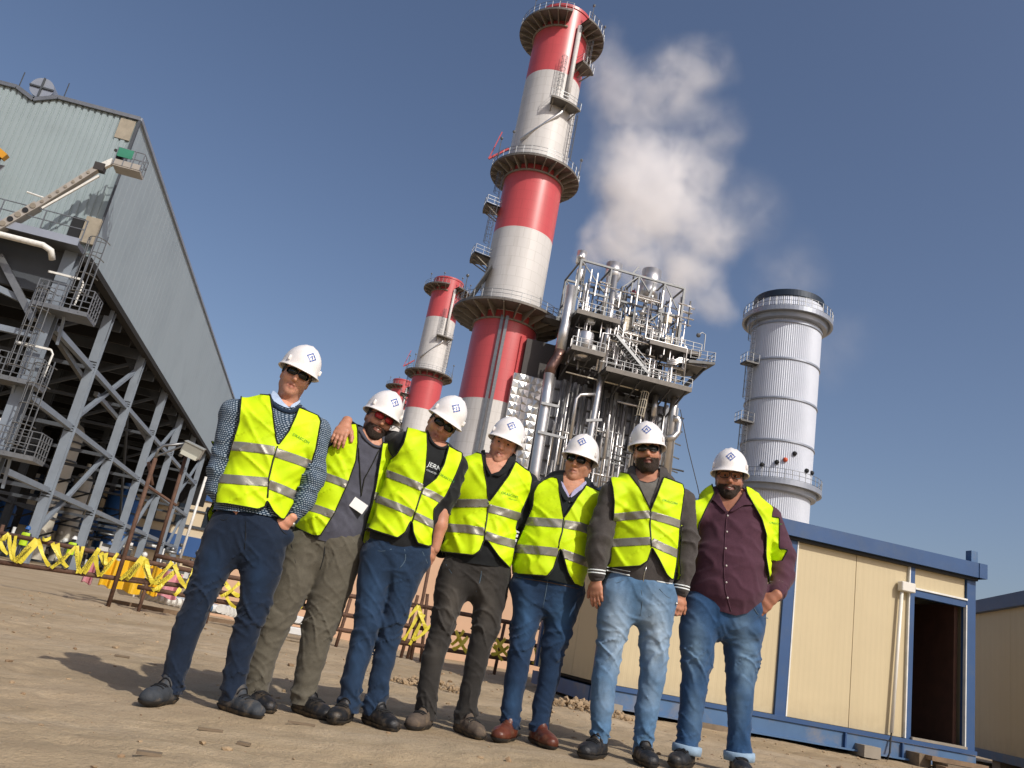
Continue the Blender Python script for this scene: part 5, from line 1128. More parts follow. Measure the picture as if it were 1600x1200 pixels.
def hand_field(W, d, n, thumb_side, curl=.35, spread=1.0, s=1.0, h=.0034, thumb_out=.5):
    """W wrist, d towards the fingertips, n out of the back of the hand, thumb_side +1/-1 along cross(d, n)"""
    d = np.asarray(d, float); d /= np.linalg.norm(d); n = np.asarray(n, float); n = n - d * (n @ d); n /= np.linalg.norm(n)
    t = np.cross(d, n) * thumb_side
    def at(a, b, c): return np.asarray(W) + s * (a * d + b * t + c * n)
    palm = [Node(at(-.03, 0, 0), .027 * s, .021 * s), Node(at(.01, 0, 0), .029 * s, .02 * s), Node(at(.05, .002, .002), .039 * s, .0165 * s), Node(at(.085, .0, .002), .040 * s, .013 * s)]
    fing = []
    for i, (b, L, r) in enumerate(((.029, .072, .0092), (.0095, .080, .0095), (-.0105, .074, .0092), (-.029, .058, .0082))):
        a = .086 - abs(i - 1.3) * .005; p = np.array([a, b, .002]); ang = 0.12 + .15 * curl; nodes = [Node(at(a - .02, b * .95, .002), r * s * 1.05)]; nodes.append(Node(at(*p), r * s * 1.08))
        sp = (1.4 - i) * .06 * spread
        for seg, q in enumerate((.45, .31, .24)):
            p = p + L * q * np.array([math.cos(ang), sp * math.cos(ang), -math.sin(ang)]); nodes.append(Node(at(*p), r * s * (.98 - .11 * seg))); ang += curl * (1.0 + .25 * seg) + .04 * i
        fing.append(nodes)
    th = [Node(at(.012, .02, -.006), .016 * s), Node(at(.042, .036 + .012 * thumb_out, -.012), .0135 * s), Node(at(.07, .042 + .03 * thumb_out, -.018), .011 * s), Node(at(.096, .044 + .038 * thumb_out, -.022), .009 * s)]
    F = Field.around([palm] + fing + [th], h, .02)
    F.chain(palm, t, .012)
    for f in fing: F.chain(f, t, .006)
    F.chain(th, t, .01); return F

class Person: pass

def build_person(sp, m, hd=1.0):
    Y = sp['Y']; P = lambda x, y, dy=0: gy(x, y, Y + dy)
    fx, fy = sp['feet']; root = gy(fx, fy, Y); root[2] = float(ground_z(root[0], root[1]))
    vdir = np.array([root[0] - CAM[0], root[1] - CAM[1], 0]); vdir /= np.linalg.norm(vdir)
    ex = np.array([vdir[1], -vdir[0], 0])
    yaw = rad(sp.get('yaw', 0)); es = ex * math.cos(yaw) + vdir * math.sin(yaw)
    def N(x, y, hw, dep=1.0, dy=0):
        p = P(x, y, dy); k = mpp(p); return Node(p, hw * k, hw * k * dep)
    T = thing('person', sp['label'], 'person', root, 'workers posing in hard hats')
    h = .0095 * hd; seed = sp['seed']
    torso = [N(*q) for q in sp['torso']]; nb = N(*sp['neck'][:2], 16); nbp = nb.p
    shL, shR = N(*sp['shL']), N(*sp['shR'])
    sd = nbp - torso[0].p; Ls = np.linalg.norm(sd); sd /= Ls
    facing = -vdir * math.cos(yaw) + ex * math.sin(yaw)
    k = mpp(nbp)
    clav = [[Node(nbp - sd * .035, .062, .06), Node(s_.p, s_.rx + .006, s_.rx + .006)] for s_ in (shL, shR)]
    stub = [[Node(s_.p, s_.rx + .011 + sp.get('stub_pad', 0)), Node(s_.p + sp.get('stub_len', .42) * (N(*sp[q][0]).p - s_.p), s_.rx + .014 + sp.get('stub_pad', 0))] for s_, q in ((shL, 'armL'), (shR, 'armR'))]
    if sp.get('no_stub'): stub = [s for s, w in zip(stub, sp['no_stub']) if not w]
    arms = [[Node(s_.p, s_.rx * .96, s_.rx * .96)] + [N(q[0], q[1], q[2] * .92, *q[3:]) for q in sp[k_]] for s_, k_ in ((shL, 'armL'), (shR, 'armR'))]
    # ---- vest field (outermost), then the shirt under it
    top = [Node(torso[-1].p, torso[-1].rx, torso[-1].ry), Node(nbp - sd * .06, .09, .075)]
    FT = Field.around([torso, clav[0], clav[1]] + arms, h, .06)
    FT.chain(torso, es, .05); FT.chain(top, es, .05)
    for c in clav: FT.chain(c, es, .05)
    torso_only = FT.copy()
    for s_ in stub: FT.chain(s_, ex, .03)
    spine = lambda V: ((V - torso[0].p) @ sd)
    def folds(Pp):
        hgt = spine(Pp) / Ls; lat = (Pp - torso[0].p) @ es
        Q = np.stack([lat, (Pp - torso[0].p) @ facing, spine(Pp)], -1)
        a = vnoise(Q, (9, 4, 3.2), seed); b = vnoise(Q + Q[:, [2, 0, 1]] * .5, (13, 8, 9), seed + 3); c = 1 - np.abs(vnoise(Q + .6 * Q[:, [2, 1, 0]], (7, 5, 10), seed + 5))
        e_ = 1 - np.abs(vnoise(Q - .7 * Q[:, [2, 1, 0]], (5, 4, 13), seed + 7))
        return (.007 * a + .0035 * b - .011 * np.maximum(c - .74, 0) / .26 - .009 * np.maximum(e_ - .76, 0) / .24) * (1.2 - .5 * hgt.clip(0, 1))
    FV = FT.copy().displace(folds)
    V, Q = FV.mesh(0.0); Tr = tri(Q); V = relax(V, Tr, 1, .4)
    ctr = torso[0].p + np.outer(spine(V), sd)
    front = ((V - ctr) @ facing) > -.02
    px = to_px(V); km = k
    out = np.array(sp['vest_out']); S = np.where(front, poly_sd(px, out) * km, .3)
    opening = np.array(sp['vest_open']) if sp.get('vest_open') is not None else None
    if opening is not None: S = np.where(front, np.minimum(S, -poly_sd(px, opening) * km), S)
    hem = sp.get('hem_h', .06)
    S = np.where(front, S, np.minimum(spine(V) - hem, .05 + 0 * S))
    if sp.get('poly_all'): S = np.where(~front & (((V - ctr) @ es) > 0), np.minimum(S, poly_sd(px, out) * km), S)
    d2v = np.linalg.norm((V - nbp) - np.outer((V - nbp) @ sd, sd), axis=1); hv = (V - nbp) @ sd
    S = np.where((hv > -.14) & ~front, np.minimum(S, np.minimum(d2v - .10, -.045 - hv)), S)
    ar = sp.get('arm_cut', .205)
    lat = np.abs((V - ctr) @ es)
    S = np.where(front, S, np.minimum(S, np.where(spine(V) > Ls * .62, ar - lat, .2)))
    Nn = vnormals(V, Tr)
    Vv, Tv, Nv = clip(V, Tr, S, Nn)
    vest = mesh_ob('vest', Vv, Tv, m['vest'], T, True); solidify(vest, .004)
    if sp.get('vest_label'): vest['label'] = sp['vest_label']
    mbp = MB()
    for L in boundary_loops(Tv):
        if len(L) < 14: continue
        Pl = smooth_loop(Vv[L], 3)[::2] + 0.0
        mbp.tube(Pl, .0042, 5, closed=True)
    if mbp.n: mbp.build('trim', m['trim'], vest, True)
    Nv = vnormals(Vv, Tv); pxv = to_px(Vv); vf = ((Vv - (torso[0].p + np.outer(spine(Vv), sd))) @ facing) > -.02
    for pl, hw in sp['stripes']:
        S2 = np.where(vf, band_sd(pxv, pl, hw) * km, -.05)
        if (S2 > 0).sum() < 4: continue
        Vs, Ts, Ns = clip(Vv, Tv, S2, Nv); 
        for Ti in islands(Ts): ob = mesh_ob('reflective_stripe', *compact(Vs + Ns * .0022, Ti), m['stripe'], vest, True); solidify(ob, .0012)
    hb = sp.get('back_bands', (.36, .6))
    for bnd in hb:
        S2 = np.where(vf, -.05, .026 - np.abs(spine(Vv) - bnd * Ls))
        if (S2 > 0).sum() < 4: continue
        Vs, Ts, Ns = clip(Vv, Tv, S2, Nv)
        for Ti in islands(Ts): ob = mesh_ob('reflective_stripe', *compact(Vs + Ns * .0022, Ti), m['stripe'], vest, True); solidify(ob, .0012)
    if sp.get('zip'):
        mesh = MB().tube(drape(resample(sp['zip'], 6), Vv, Nv, .001), .0045, 5); mesh.build('zip', m['zip'], vest, True)
    for (txt, cx, cy, ang, size, mk) in sp.get('letters', ()):
        tv, tf = text_geo(txt, size, res=2); a = rad(ang); pts = np.stack([cx + tv[:, 0] * math.cos(a) + tv[:, 1] * math.sin(a), cy + tv[:, 0] * math.sin(a) - tv[:, 1] * math.cos(a)], 1)
        mesh_ob('lettering', drape(pts, Vv, Nv, .003), tf, m[mk], vest)
    # ---- shirt / jacket
    FS = torso_only; FS.f += .016
    for i, a in enumerate(arms): FS.chain(a, ex, .03)
    def sleeves(Pp):
        d = np.full(len(Pp), 1.0)
        for a in arms:
            for nd in a[1:2]: d = np.minimum(d, np.linalg.norm(Pp - nd.p, axis=1))
        c = 1 - np.abs(vnoise(Pp + .4 * Pp[:, [2, 0, 1]], (10, 10, 17), seed + 11)); b = vnoise(Pp, (16, 16, 26), seed + 13)
        w = .5 + .8 * np.exp(-(d / .14) ** 2)
        return w * (.0045 * b - .012 * np.maximum(c - .68, 0) / .32)
    FS.displace(sleeves)
    Vs, Qs = FS.mesh(); Ts = tri(Qs); Vs = relax(Vs, Ts, 1, .4)
    S = .3 * np.ones(len(Vs))
    d2n = np.linalg.norm((Vs - nbp) - np.outer((Vs - nbp) @ sd, sd), axis=1)
    S = np.minimum(S, np.where((Vs - nbp) @ sd > -.06, d2n - .058, .2))
    Vfull, Tfull = Vs, Ts; Nfull = vnormals(Vs, Ts)
    if sp.get('hole') is not None:
        ctrs = torso[0].p + np.outer(spine(Vs), sd); S = np.where(((Vs - ctrs) @ facing) > -.01, np.minimum(S, -poly_sd(to_px(Vs), sp['hole']) * km), S)
    Vc, Qc = FS.mesh(-.007); Tc = tri(Qc); Vc, Tc = clip(Vc, Tc, .17 - np.linalg.norm(Vc - nbp, axis=1))[:2]
    if sp.get('hem_poly') is not None:     # shirt hem traced across the front
        pxs = to_px(Vs); tr_hem = np.interp(pxs[:, 0], *zip(*sp['hem_poly'])); arm_far = np.minimum.reduce([np.linalg.norm(Vs - nd.p, axis=1) - nd.rx * 1.6 for a in arms for nd in a[1:]])
        S = np.minimum(S, np.where(arm_far > 0, (tr_hem - pxs[:, 1]) * km, .2))
    Vs, Ts = clip(Vs, Ts, S)[:2]; Nsn = vnormals(Vs, Ts)
    shirt = mesh_ob(sp.get('shirt_name', 'shirt'), Vs, Ts, m[sp['shirt']], T, True)
    for (pl, r, mk, nm) in sp.get('shirt_lines', ()):
        MB().tube(drape(resample(pl, 6), Vs, Nsn, .001), r, 5).build(nm, m[mk], shirt, True)
    for (poly, mk, nm, lift) in sp.get('flaps', ()):
        pg = curve_pts(list(poly) + [poly[0]], 2)[:-1]; lo_, hi_ = pg.min(0), pg.max(0); st_ = 1.6
        gx_, gy_ = np.meshgrid(np.arange(lo_[0] - 2, hi_[0] + 2, st_), np.arange(lo_[1] - 2, hi_[1] + 2, st_), indexing='ij'); gp = np.stack([gx_.ravel(), gy_.ravel()], 1)
        I_ = np.arange(len(gp)).reshape(gx_.shape); T_ = tri(np.stack([I_[:-1, :-1], I_[:-1, 1:], I_[1:, 1:], I_[1:, :-1]], -1).reshape(-1, 4))
        S_ = poly_sd(gp, pg); T_ = T_[(S_[T_] > -3).all(1)]; G2, T2, S3 = clip(gp, T_, S_, S_)
        w3 = drape(G2, Vfull, Nfull, lift, 8); w3 = relax(w3, T2, 2, .5) if len(w3) > 20 else w3
        fo = mesh_ob(nm, w3, T2[:, ::-1], m[mk], shirt, True); solidify(fo, .004, 0)
    for (pl, r, mk, nm) in sp.get('neck_lines', ()):
        MB().tube(smooth3(drape(resample(curve_pts(pl), 3), Vfull, Nfull, .004)), r, 7).build(nm, m[mk], shirt, True)
    for (bx, by) in sp.get('buttons', ()):
        c = drape([(bx, by)], Vs, Nsn, .002)[0]; MB().ball(c, (.006, .004, .006), 8).build('button', m['button'], shirt, True)
    for (txt, cx, cy, ang, size, mk) in sp.get('shirt_letters', ()):
        tv, tf = text_geo(txt, size, res=2); a = rad(ang); pts = np.stack([cx + tv[:, 0] * math.cos(a) + tv[:, 1] * math.sin(a), cy + tv[:, 0] * math.sin(a) - tv[:, 1] * math.cos(a)], 1)
        mesh_ob('lettering', drape(pts, Vs, Nsn, .003), tf, m[mk], shirt)
    for i, cf in enumerate(sp.get('cuffs', ())):
        mk, w = cf or (None, 0)
        if mk is None: continue
        a = arms[i][-1]; b = arms[i][-2]; d = (a.p - b.p) / np.linalg.norm(a.p - b.p)
        MB().tube([a.p - d * w, a.p - d * w * .5, a.p, a.p + d * .018], [a.rx * 1.12, a.rx * 1.16, a.rx * 1.12, a.rx * .95], 14).build('cuff', m[mk], shirt, True)
        if sp.get('cuff_bands'):
            for q in (.25, .6): MB().tube([a.p - d * w * q, a.p - d * (w * q - .007)], a.rx * 1.19, 14).build('cuff_band', m['letter_white'], shirt, True)
    # ---- trousers
    legs = [[N(q[0], q[1], q[2] * (.95 if i < 2 else .90), *q[3:]) for i, q in enumerate(sp[k_])] for k_ in ('legL', 'legR')]; hips = [N(q[0], q[1] + (10 if i == 0 else 4), q[2] - (9 if i == 0 else 5 if i == 1 else 2), q[3] - .08) for i, q in enumerate(sp['hips'])]
    for l in legs:
        d = l[-1].p - l[-2].p; d /= np.linalg.norm(d); l.append(Node(l[-1].p + d * .07, l[-1].rx * 1.02, l[-1].ry * 1.1))
    FL = Field.around(legs + [hips], .0078 * hd, .05)
    tmp = FL.copy()
    FL.chain(legs[0], ex, .012); tmp.chain(legs[1], ex, .012)
    kk = .012; hh = np.maximum(kk - np.abs(FL.f - tmp.f), 0) / kk; FL.f = np.minimum(FL.f, tmp.f) - hh * hh * kk / 4
    FL.chain(hips, ex, .05)
    for bl in sp.get('pocket_bulge', ()): FL.ball(N(*bl[:2], 10, 1, bl[3]).p, bl[2], .03)
    joints = [(l[2].p, .13, 1.0) for l in legs] + [(l[-2].p, .12, .85) for l in legs] + [(hips[-1].p, .14, .8)]
    def creases(Pp):
        w = np.full(len(Pp), .22)
        for jp, r, am in joints: w = np.maximum(w, am * np.exp(-(np.linalg.norm(Pp - jp, axis=1) / r) ** 2))
        wob = np.stack([vnoise(Pp, (6, 6, 6), seed + i) for i in (51, 52, 53)], -1) * .06
        A = Pp + wob; t1 = A + .9 * A[:, [2, 1, 0]] * np.array([0, 0, 1.0]); t2 = A - .8 * A[:, [2, 1, 0]] * np.array([0, 0, 1.0]) + 5
        c = 1 - np.abs(vnoise(t1, (6, 6, 13), seed + 21)); c2 = 1 - np.abs(vnoise(t2, (7, 7, 16), seed + 22)); c3 = 1 - np.abs(vnoise(A + 9, (14, 14, 30), seed + 24)); b = vnoise(Pp, (8, 8, 5), seed + 23)
        return .0035 + .006 * b + .005 * w - w * (.020 * (np.maximum(c - .80, 0) / .2) ** 1.1 + .018 * (np.maximum(c2 - .82, 0) / .18) ** 1.1 + .007 * np.maximum(c3 - .72, 0) / .28)
    FL.displace(creases)
    Vl, Ql = FL.mesh(); Tl = tri(Ql); Vl = relax(Vl, Tl, 1, .3)
    Vl, Tl = clip(Vl, Tl, Vl[:, 2] - ground_z(Vl[:, 0], Vl[:, 1]) - sp.get('leg_gap', .05) - (.02 if sp.get('turnups') else 0))[:2]
    Nl = vnormals(Vl, Tl); fade = np.zeros(len(Vl)); pl_ = to_px(Vl)
    for (x, y, sx, sy, am) in sp.get('fades', ()): fade = np.maximum(fade, am * np.exp(-((pl_[:, 0] - x) / sx) ** 2 - ((pl_[:, 1] - y) / sy) ** 2))
    fade = np.where(Nl @ vdir < .2, fade, 0)
    trous = mesh_ob('trousers', Vl, Tl, m[sp['trousers']], T, True, attrs={'fade': fade})
    for (pl, r, mk, nm) in sp.get('seams', ()):
        MB().tube(smooth3(drape(resample(curve_pts(pl), 4), Vl, Nl, -.0008)), r, 5).build(nm, m[mk], trous, True)
    if sp.get('turnups'):
        for l in legs:
            g = float(ground_z(l[-2].p[0], l[-2].p[1])); a = l[-3].p; b = l[-1].p
            c = a + (b - a) * ((g + sp.get('leg_gap', .05) - a[2]) / (b[2] - a[2])); dd = (a - b) / np.linalg.norm(a - b); r = l[-2].rx * 1.24
            MB().tube([c - dd * .004, c - dd * .006, c + dd * .02, c + dd * .036, c + dd * .04], [r * .93, r * 1.07, r * 1.1, r * 1.08, r * .95], 18).build('turn_up', m['denim_inside'], trous, True)
    # ---- shoes
    for l, (yw, dx) in zip(legs, sp['shoes']):
        a = l[-2].p; g = float(ground_z(a[0], a[1])); ang = rad(yw)
        fdir = -vdir * math.cos(ang) + ex * math.sin(ang); fs = np.array([fdir[1], -fdir[0], 0])
        A = np.array([a[0], a[1], g]) + ex * dx
        q = lambda f, z, s_=0: A + fdir * f + np.array([0, 0, z]) + fs * s_
        nodes = [Node(q(-.055, .038), .034, .036), Node(q(.02, .045), .038, .043), Node(q(.09, .044), .042, .041), Node(q(.15, .040), .046, .035), Node(q(.195, .038), .038, .031)]
        coll = [Node(q(.0, .05), .04, .046), Node(q(-.005, .1), .042, .05)]
        tong = [Node(q(.045, .09), .024, .02), Node(q(.03, .125), .024, .016)]
        F = Field.around([nodes, coll], .0062, .025); F.chain(nodes, fs, .03); F.chain(coll, fs, .03); F.chain(tong, fs, .02)
        F.displace(lambda Pp: .0018 * vnoise(Pp, (40, 40, 40), seed + 31), .02)
        Vh, Qh = F.mesh(); Th = tri(Qh); Vh, Th = clip(Vh, Th, Vh[:, 2] - g - .018)[:2]
        sh = mesh_ob('shoe', Vh, Th, m[sp['shoe']], T, True)
        Vk, Qk = F.mesh(.006); Vk = Vk.copy(); Vk[:, 2] = np.where(Vk[:, 2] < g + .002, g + .002, Vk[:, 2]); Tk = tri(Qk); Vk, Tk = clip(Vk, Tk, g + .026 - Vk[:, 2])[:2]
        so = mesh_ob('sole', Vk, Tk, m['sole'], sh, True)
        if sp['shoe'] != 'shoe_brown':
            lb = MB(); top_ = Field.around([nodes], .02); Nh = vnormals(Vh, Th)
            for i, f in enumerate((.055, .078, .1, .122)):
                pts = []
                for s_ in np.linspace(-.03, .03, 7):
                    j = np.abs((Vh - A) @ fdir - f) + np.abs((Vh - A) @ fs - s_) - .15 * (Vh[:, 2] - g); i0 = np.argmin(j); pts.append(Vh[i0] + Nh[i0] * .003)
                lb.tube(pts, .0035, 5)
            lb.build('lace', m['lace'], sh, True)
    # ---- head
    head_px = sp['head']; hs = sp.get('hscale', 1.06)
    r_, y_, p_ = (rad(v) for v in sp['hrot'])
    zc = np.array([0, 0, 1.0]); X0 = ex * math.cos(r_) - zc * math.sin(r_); Z0 = zc * math.cos(r_) + ex * math.sin(r_); B0 = vdir
    X1 = X0 * math.cos(y_) + B0 * math.sin(y_); B1 = B0 * math.cos(y_) - X0 * math.sin(y_)      # yaw: face turns to +X for y_>0
    B2 = B1 * math.cos(p_) + Z0 * math.sin(p_); Z2 = Z0 * math.cos(p_) - B1 * math.sin(p_)
    HM = np.stack([X1 * .885, B2 * .97, Z2 * 1.02], 1) * hs
    eye = gy(head_px[0], head_px[1], Y + sp.get('head_dy', -.1)); HC = eye - HM @ np.array([0, -.09, 0])
    toW = lambda L: np.asarray(L) @ HM.T + HC
    toL = lambda W_: np.linalg.solve(HM, (np.asarray(W_) - HC).T).T
    F = Field((-.14, -.16, -.30), (.14, .17, .15), .0043 * hd)
    w = sp.get('face_w', 1.0)
    F.ball((0, .018, .03), (.076, .097, .088), .03)
    F.chain([Node((0, -.02, .03), .066 * w, .072), Node((0, -.022, -.03), .064 * w, .068), Node((0, -.032, -.075), .052 * w, .056), Node((0, -.046, -.099), .034 * w, .038)], (1, 0, 0), .03)
    for sgn in (-1, 1):
        F.ball((.050 * w * sgn, .0, -.062), .021, .03); F.ball((.042 * w * sgn, -.062, -.03), (.024, .022, .02), .02)
        F.ball((.079 * sgn, .014, -.012), (.009, .021, .033), .008); F.ball((.089 * sgn, .010, -.009), (.007, .011, .018), .006, True)
    F.ball((0, -.078, -.102), (.022, .018, .017), .02)
    F.chain([Node((-.048, -.068, .020), .012), Node((0, -.084, .018), .0125), Node((.048, -.068, .020), .012)], k=.012)
    for sgn in (-1, 1): F.ball((.031 * sgn, -.099, -.002), (.020, .019, .0125), .014, True)
    F.chain([Node((0, -.083, .008), .009), Node((0, -.103, -.022), .0112), Node((0, -.113, -.037), .0125)], k=.012)
    for sgn in (-1, 1): F.ball((.0135 * sgn, -.097, -.040), .0098, .008); F.ball((.0068 * sgn, -.106, -.0505), .0042, .004, True)
    sm = sp.get('smile', 0.0)
    zc_ = -.069 + .008 * sm; wl = .024 + .006 * sm
    F.chain([Node((-wl, -.082 + .004 * sm, zc_), .005), Node((-.006, -.095, -.0645), .0062), Node((.006, -.095, -.0645), .0062), Node((wl, -.082 + .004 * sm, zc_), .005)], k=.008)
    F.chain([Node((-wl, -.082 + .004 * sm, zc_ - .003), .0045), Node((0, -.094, -.080 - .004 * sm), .0078), Node((wl, -.082 + .004 * sm, zc_ - .003), .0045)], k=.008)
    F.chain([Node((-wl, -.088, zc_ - .001), .0022), Node((0, -.103, -.0715 - .002 * sm), .0032 + .0022 * sm), Node((wl, -.088, zc_ - .001), .0022)], k=.004, sub=True)
    for sgn in (-1, 1): F.chain([Node((.020 * sgn, -.098, -.043), .003), Node((.036 * sgn, -.083, -.070), .003)], k=.008, sub=True)
    base_head = F.copy()
    nbl = toL(nbp - sd * .04)
    F.chain([Node((0, .030, -.055), .055), Node(.5 * (nbl + np.array([0, .03, -.055])), .054), Node(nbl, .064)], k=.03)
    Vh, Qh = F.mesh(); Th = tri(Qh); Vh = relax(Vh, Th, 1, .3)
    lips = np.exp(-((Vh[:, 0] / (wl + .001)) ** 4 + ((Vh[:, 2] + .0722) / (.0095 + .002 * sm)) ** 4)) * (Vh[:, 1] < -.07) * .7
    zl = np.interp(-Vh[:, 1], [-.02, .01, .05, .075, .1], [-.012, -.02, -.045, -.046, -.05])
    stub = sstep(.0, .014, zl - Vh[:, 2]) * sstep(-.17, -.135, Vh[:, 2]) * sstep(.035, .01, Vh[:, 1]) * sp.get('stubble', .3)
    bodyV, bodyT, at_l, at_s = [toW(Vh)], [Th], [lips], [stub]; cnt = len(Vh)
    def add_body(V_, T_):
        nonlocal cnt
        bodyV.append(V_); bodyT.append(T_ + cnt); at_l.append(np.zeros(len(V_))); at_s.append(np.zeros(len(V_))); cnt += len(V_)
    for hd_ in sp.get('hands', ()):
        W = P(*hd_['w']); FH = hand_field(W, hd_['d'](ex, vdir), hd_['n'](ex, vdir), hd_['t'], hd_.get('curl', .35), hd_.get('spread', 1), hd_.get('s', 1.0), .0036 * hd, hd_.get('thumb', .5))
        if 'fore' in hd_: 
            E = P(*hd_['fore']); fl = Field.around([[Node(E, .05), Node(W, .04)]], .006, .03); fl.chain([Node(E, .045, .045), Node(E + (W - E) * .4, .044, .044), Node(W, .029, .026)], ex, .02); a_, b_ = fl.mesh(); add_body(a_, tri(b_))
        a_, b_ = FH.mesh(); add_body(a_, tri(b_))
    add_body(Vc, Tc)
    # body under the clothes, so the figure is whole
    FB = Field.around([torso] + legs, .022, .03); 
    FB.chain([Node(n.p, n.rx * .8, n.ry * .8) for n in torso], es, .04)
    for l in legs: FB.chain([Node(n.p, n.rx * .62, n.ry * .62) for n in l[:-2]] + [Node(l[-2].p, .03)], ex, .03)
    for a in arms: FB.chain([Node(n.p, n.rx * .55, n.ry * .55) for n in a], ex, .03)
    a_, b_ = FB.mesh(); add_body(a_, tri(b_))
    body = mesh_ob('body', np.concatenate(bodyV), np.concatenate(bodyT), m[sp['skin']], T, True, attrs={'lips': np.concatenate(at_l), 'stubble': np.concatenate(at_s)})
    # ---- eyes, hair, beard
    def local(mb, name, mat, parent, smooth=True):
        V_ = np.concatenate(mb.v); return mesh_ob(name, toW(V_), mb.f, mat, parent, smooth)
    for sgn in (-1, 1):
        ey = local(MB().ball((.031 * sgn, -.0738, -.004), (.0115, .0125, .0058), 12), 'eye', m['eyewhite'], T)
        local(MB().ball((.031 * sgn, -.084, -.003), (.0055, .004, .0055), 10), 'iris', m['eye'], ey)
    for sgn in (-1, 1):
        local(MB().tube([(.014 * sgn, -.093, .014), (.03 * sgn, -.092, .019), (.047 * sgn, -.079, .014)], [.003, .004, .0025], 6), 'eyebrow', m['hair'], T)
    def shell(off, fn, name, mat, nz=0.0):
        Fc = base_head.copy()
        if nz: Fc.displace(lambda Pp: nz * vnoise(Pp, (120, 120, 90), seed + 41) + nz * vnoise(Pp, (50, 50, 50), seed + 42), .03)
        V_, Q_ = Fc.mesh(off); T_ = tri(Q_); s_ = fn(V_); V_, T_, s_ = clip(V_, T_, s_, s_); return mesh_ob(name, toW(V_), T_, mat, T, True, attrs={'edge': s_})
    def hairf(V_):
        x, y, z = V_.T; line = np.interp(y, [-.1, -.045, -.03, -.008, .0, .012, .045, .06, .11], [.06, .055, .0, -.018, .03, .035, .015, -.045, -.055]); return np.minimum(z - line, .07 - z)
    shell(.006, hairf, 'hair', m[sp.get('hair', 'hair')], .0015)
    if sp.get('beard'):
        def beardf(V_):
            x, y, z = V_.T; zl_ = np.interp(-y, [-.03, .0, .03, .055, .075, .1], [-.008, -.014, -.045, -.056, -.047, -.05])
            s_ = np.minimum(zl_ - z, z + .135); s_ = np.minimum(np.minimum(s_, .016 - y), .0735 - np.abs(x))
            lip = ((x / (wl + .003)) ** 2 + ((z + .0725) / .0125) ** 2) - 1; s_ = np.where(y < -.06, np.minimum(s_, lip * .02), s_)
            s_ = np.where((y < -.085) & (z > -.052), np.minimum(s_, -.01), s_); return s_
        shell(sp['beard'], beardf, 'beard', m['beard'], .0016)
    if sp.get('teeth'):
        local(MB().tube([(-wl * .75, -.087, zc_ - .001), (0, -.0955, -.0712), (wl * .75, -.087, zc_ - .001)], [.002, .0042, .002], 6), 'teeth', m['teeth'], T)
    # ---- glasses
    g = sp.get('glasses')
    if g:
        gl = thing_part('sunglasses' if g != 'clear' else 'spectacles', T)
        fr = MB(); hw_, hh_ = (.029, .0175) if g != 'wrap' else (.032, .0165)
        cur = lambda x, z, o=0: (x, -.112 - o + (5.2 if g == 'wrap' else 4.0) * x * x, z)
        for sgn in (-1, 1):
            poly = []
            for i in range(20):
                t = 2 * math.pi * i / 20; cx, sx = math.cos(t), math.sin(t)
                poly.append((sgn * .034 + hw_ * math.copysign(abs(cx) ** .6, cx), -.004 + hh_ * math.copysign(abs(sx) ** .6, sx)))
            mb = MB(); vs = [cur(sgn * .034, -.004)] + [cur(*q) for q in poly]; mb.add(vs, [(0, i + 1, (i + 1) % 20 + 1) for i in range(20)])
            le = local(mb, 'lens', m['clear_lens' if g == 'clear' else ('red_lens' if g == 'red' else 'dark_lens')], gl); solidify(le, .0018)
            fr.tube([cur(*q) for q in poly], .0024 if g == 'clear' else .0017, 6, closed=True)
            fr.tube([cur(sgn * (.034 + hw_), .004), (sgn * .078, -.04, .006), (sgn * .082, .004, .006), (sgn * .081, .03, -.006)], .0026, 6)
        fr.tube([cur(-.008, .002), cur(0, .005, .003), cur(.008, .002)], .0022, 6)
        local(fr, 'frame', m['frame'], gl)
    # ---- hard hat
    hy = rad(sp.get('hat_yaw', 0)); hp = rad(sp.get('hat_pitch', 0)); cz, sz = math.cos(hy), math.sin(hy); cp, sp_ = math.cos(hp), math.sin(hp)
    def hat(L):
        L = np.asarray(L, float); x, y, z = L[..., 0], L[..., 1], L[..., 2] - .04
        y, z = y * cp + z * sp_, z * cp - y * sp_
        x, y = x * cz - y * sz, x * sz + y * cz
        return toW(np.stack([x, y, z + .04], -1))
    a_, b_, ht, c0 = .111, .136, .126, np.array([0, .012, .043])
    nU, rows = 56, []
    for i in range(13):
        ph = (math.pi / 2) * i / 12; row = []
        for u in range(nU):
            t = 2 * math.pi * u / nU; x = a_ * math.sin(ph) * math.sin(t); y = -b_ * math.sin(ph) * math.cos(t); z = ht * math.cos(ph) ** .92
            rm_ = sstep(.74, .93, math.cos(ph)) if y < 0 else sstep(.2, .6, math.cos(ph)); k_ = 1 + (.035 * math.exp(-(x / .014) ** 2) + .026 * math.exp(-((abs(x) - .034) / .008) ** 2)) * rm_
            row.append(c0 + np.array([x * (1 + (k_ - 1) * .2), y * k_ if i < 12 else y, z * k_]))
        rows.append(row)
    for (e0, ef, dz) in ((.002, .003, -.006), (.005, .009, -.014), (.009, .036, -.019), (.0105, .040, -.022), (.009, .037, -.0245), (-.001, .0, -.017), (-.006, -.006, .02)):
        row = []
        for u in range(nU):
            t = 2 * math.pi * u / nU; fr_ = max(0, math.cos(t)) ** 1.6; e = e0 + (ef - e0) * fr_
            row.append(c0 + np.array([(a_ + e) * math.sin(t), -(b_ + e) * math.cos(t), dz - .012 * fr_ * max(0, e0) / .0105]))
        rows.append(row)
    vs = np.array([p for r in rows for p in r]); fs = []
    for i in range(len(rows) - 1):
        for u in range(nU):
            l = (u + 1) % nU; fs.append((i * nU + u, (i + 1) * nU + u, (i + 1) * nU + l, i * nU + l))
    hatob = mesh_ob('hard_hat', hat(vs), fs, m['hat'], T, True)
